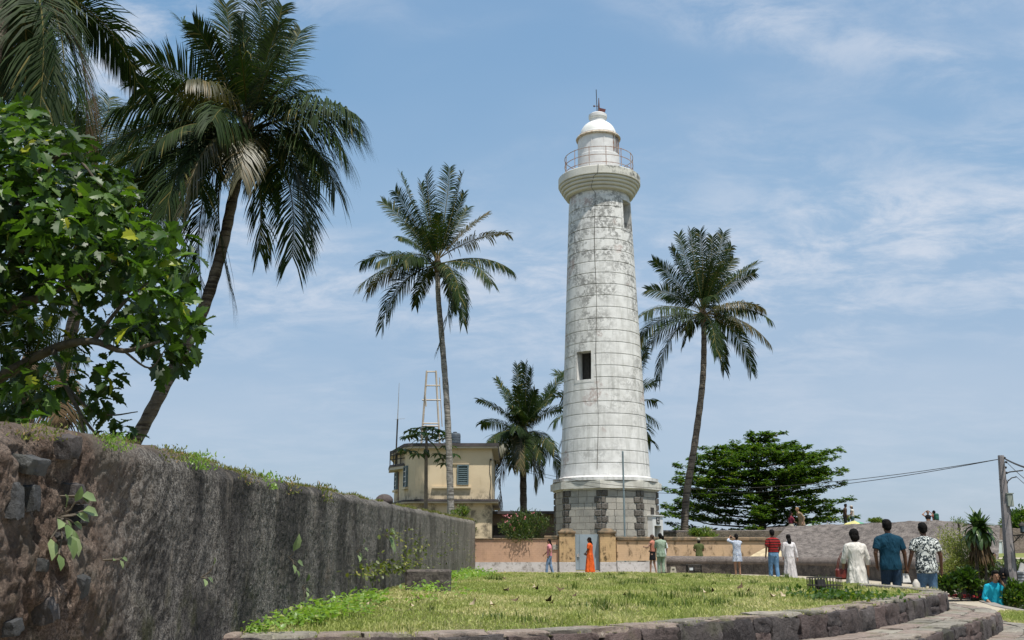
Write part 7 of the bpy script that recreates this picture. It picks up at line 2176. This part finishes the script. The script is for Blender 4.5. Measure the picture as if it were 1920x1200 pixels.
# wrought iron lantern bracket
lb = thing('wall_lantern', tuple(P(1906, 1003, 25.6)), 'black wrought iron lantern on a bracket reaching right from the utility pole', 'lantern')
mb = MB(); mb.tube([P(1899, 1004, 25.8), P(1935, 1002, 25.6)], .02, 6); mb.tube([P(1900, 1018, 25.8), P(1906, 1012, 25.7), P(1912, 1005, 25.6)], .014, 5)
for k in range(3): mb.tube([P(1902 + 5 * k, 1005, 25.6), P(1905 + 5 * k, 1011 - k, 25.6), P(1908 + 5 * k, 1005, 25.6)], .01, 4)
mb.build('bracket', M_DARK, lb)
mb = MB(); c = P(1917, 990, 25.6); mb.prism([(c.x + .06 * cos(a), c.y + .06 * sin(a)) for a in np.arange(0, 2 * pi, pi / 3)], c.z - .10, c.z + .06); mb.build('lantern_glass', M_HGL, lb)
mb = MB(); mb.lathe((c.x, c.y, c.z), [(.09, .05), (.075, .09), (.02, .14), (.0, .17)], 6); mb.lathe((c.x, c.y, c.z), [(.0, -.14), (.05, -.12), (.07, -.09)], 6); mb.build('lantern_cap', M_DARK, lb)
# grey kiosk at the very edge
kb = thing('kiosk', tuple(P(1925, 1110, 26)), 'grey slatted metal kiosk side cut by the right edge of the view', 'kiosk')
mb = MB(); a, b = P(1908, 1112, 26.6), P(1960, 1072, 26.6); mb.box(((a.x + b.x) / 2, 27.0, (a.z + b.z) / 2 - .3), (b.x - a.x, .8, b.z - a.z + .6)); mb.build('body', simple('grey_metal', (.30, .31, .33), (.25, .26, .28), 2, .5), kb)
for k in range(7):
    mb = MB(); mb.box(((a.x + b.x) / 2, 26.58, a.z + (b.z - a.z) * (k + .5) / 7), (b.x - a.x - .04, .05, .045)); mb.build('slat', simple('slat_grey', (.38, .39, .41)) if k == 0 else bpy.data.materials['slat_grey'], kb)
mb = MB(); a = P(1916, 1064, 26.5); mb.box(a, (.12, .03, .22), ry=.4); mb.build('flyer', simple('flyer_white', (.6, .58, .56)), kb)

# stone block on the lawn
q = ground_pt(801, 1105, float(lawn_z(15.5)) + .02)
d_ = q.y; q = Vector((q.x, d_, float(lawn_h(q.x, d_)) - .03))
s_ = m_per_px(.5, d_)
sb = thing('stone_block', tuple(q), 'dark rectangular concrete block lying on the lawn near the long wall', 'stone block')
mb = MB(); mb.box((q.x, d_ + .22, q.z + 19 * s_ + .02), (85 * s_, .48, 39 * s_ + .02), rz=.03, bev=.025)
m = Mat('mossy_concrete', .93, .1); x, y, z = m.xyz(); n = m.noise(9, 8, .72); c = m.mix(m.rng(n, .38, .62), (.055, .048, .045), (.14, .12, .105)); n_ = m.g.outputs['Normal']
c = m.mix(m.rng(m.noise(24, 5), .55, .7, 0, .6), c, (.22, .20, .17)); m.color(c); m.bump(n, .8, .03); mb.build('block_body', m.m, sb)
# wire lamp cages
def cage(label, px_, py_, w, h, d=None, z=Z1):
    q = ground_pt(px_, py_, z)
    if d: q = P(px_, py_, d)
    root = thing('floodlight', tuple(q), label, 'floodlight', 'floodlights in wire cages'); s = m_per_px(q.z, q.y); W_, H_ = w * s, h * s; D_ = W_ * .6
    r_ = .0065 * max(1, q.y / 16)
    mb = MB()
    for z_ in (0, .5, 1):
        a = H_ * z_; mb.tube([(q.x - W_ / 2, q.y, q.z + a), (q.x + W_ / 2, q.y, q.z + a), (q.x + W_ / 2, q.y + D_, q.z + a), (q.x - W_ / 2, q.y + D_, q.z + a), (q.x - W_ / 2, q.y, q.z + a)], r_, 4)
    n = 11
    for k in range(n):
        x_ = q.x - W_ / 2 + W_ * k / (n - 1)
        for yy__ in (q.y, q.y + D_): mb.tube([(x_, yy__, q.z), (x_, yy__, q.z + H_)], r_ * .8, 4)
    for k in range(5):
        y_ = q.y + D_ * k / 4
        for x_ in (q.x - W_ / 2, q.x + W_ / 2): mb.tube([(x_, y_, q.z), (x_, y_, q.z + H_)], r_ * .8, 4)
    mb.build('wire_cage', M_DARK, root)
    mb = MB(); mb.box((q.x - W_ * .12, q.y + D_ * .5, q.z + H_ * .55), (W_ * .3, D_ * .3, H_ * .6), bev=.01, rx=-.5); mb.build('lamp_housing', M_EYE, root)
    mb = MB(); mb.box((q.x + W_ * .15, q.y + D_ * .5, q.z + H_ * .2), (W_ * .4, D_ * .3, H_ * .25), bev=.01); mb.build('ballast_box', M_EYE, root)
    return root, q
cage('black floodlight in a wire cage near the right-hand end of the lawn', 1552, 1112, 56, 28)
rt, q = cage('small dark caged floodlight on the far lawn edge by the low parapet', 1303, 1075, 26, 15, 41.5)
mb = MB(); mb.box((q.x - .15, q.y - .03, q.z + .17), (.14, .03, .10)); mb.build('lamp_glass', simple('white_glass', (.6, .62, .64)), rt)
q = P(1262, 1074, 42); mb = MB(); mb.add([], [])
w_ = .13
mb.add([(q.x - w_, q.y - w_, q.z), (q.x + w_, q.y - w_, q.z), (q.x + w_, q.y + w_, q.z), (q.x - w_, q.y + w_, q.z), (q.x - .09, q.y - .09, q.z + .24), (q.x + .09, q.y - .09, q.z + .24), (q.x + .09, q.y + .09, q.z + .24), (q.x - .09, q.y + .09, q.z + .24)],
       [(3, 2, 1, 0), (0, 1, 5, 4), (1, 2, 6, 5), (2, 3, 7, 6), (3, 0, 4, 7), (4, 5, 6, 7)])
mk = thing('boundary_marker', tuple(q), 'small pale concrete marker stone at the far lawn edge', 'marker stone'); mb.build('stone', simple('pale_concrete', (.42, .38, .30), (.32, .28, .22), 8), mk)
mb = MB(); mb.box((q.x, q.y - .12, q.z + .15), (.09, .02, .02)); mb.build('slot', M_EYE, mk)
q = P(1718, 1096, 18.3); mb = MB(); mb.tube([(q.x, q.y, q.z - .25), (q.x, q.y, q.z + .02), (q.x, q.y, q.z + .09)], [.07, .065, .02], 10)
tag(mb.build('bollard', simple('limewashed_bollard', (.52, .48, .42), (.4, .37, .32), 9), smooth=True), 'small limewashed stub bollard beside the blue jeans at the edge of the lawn', 'bollard')
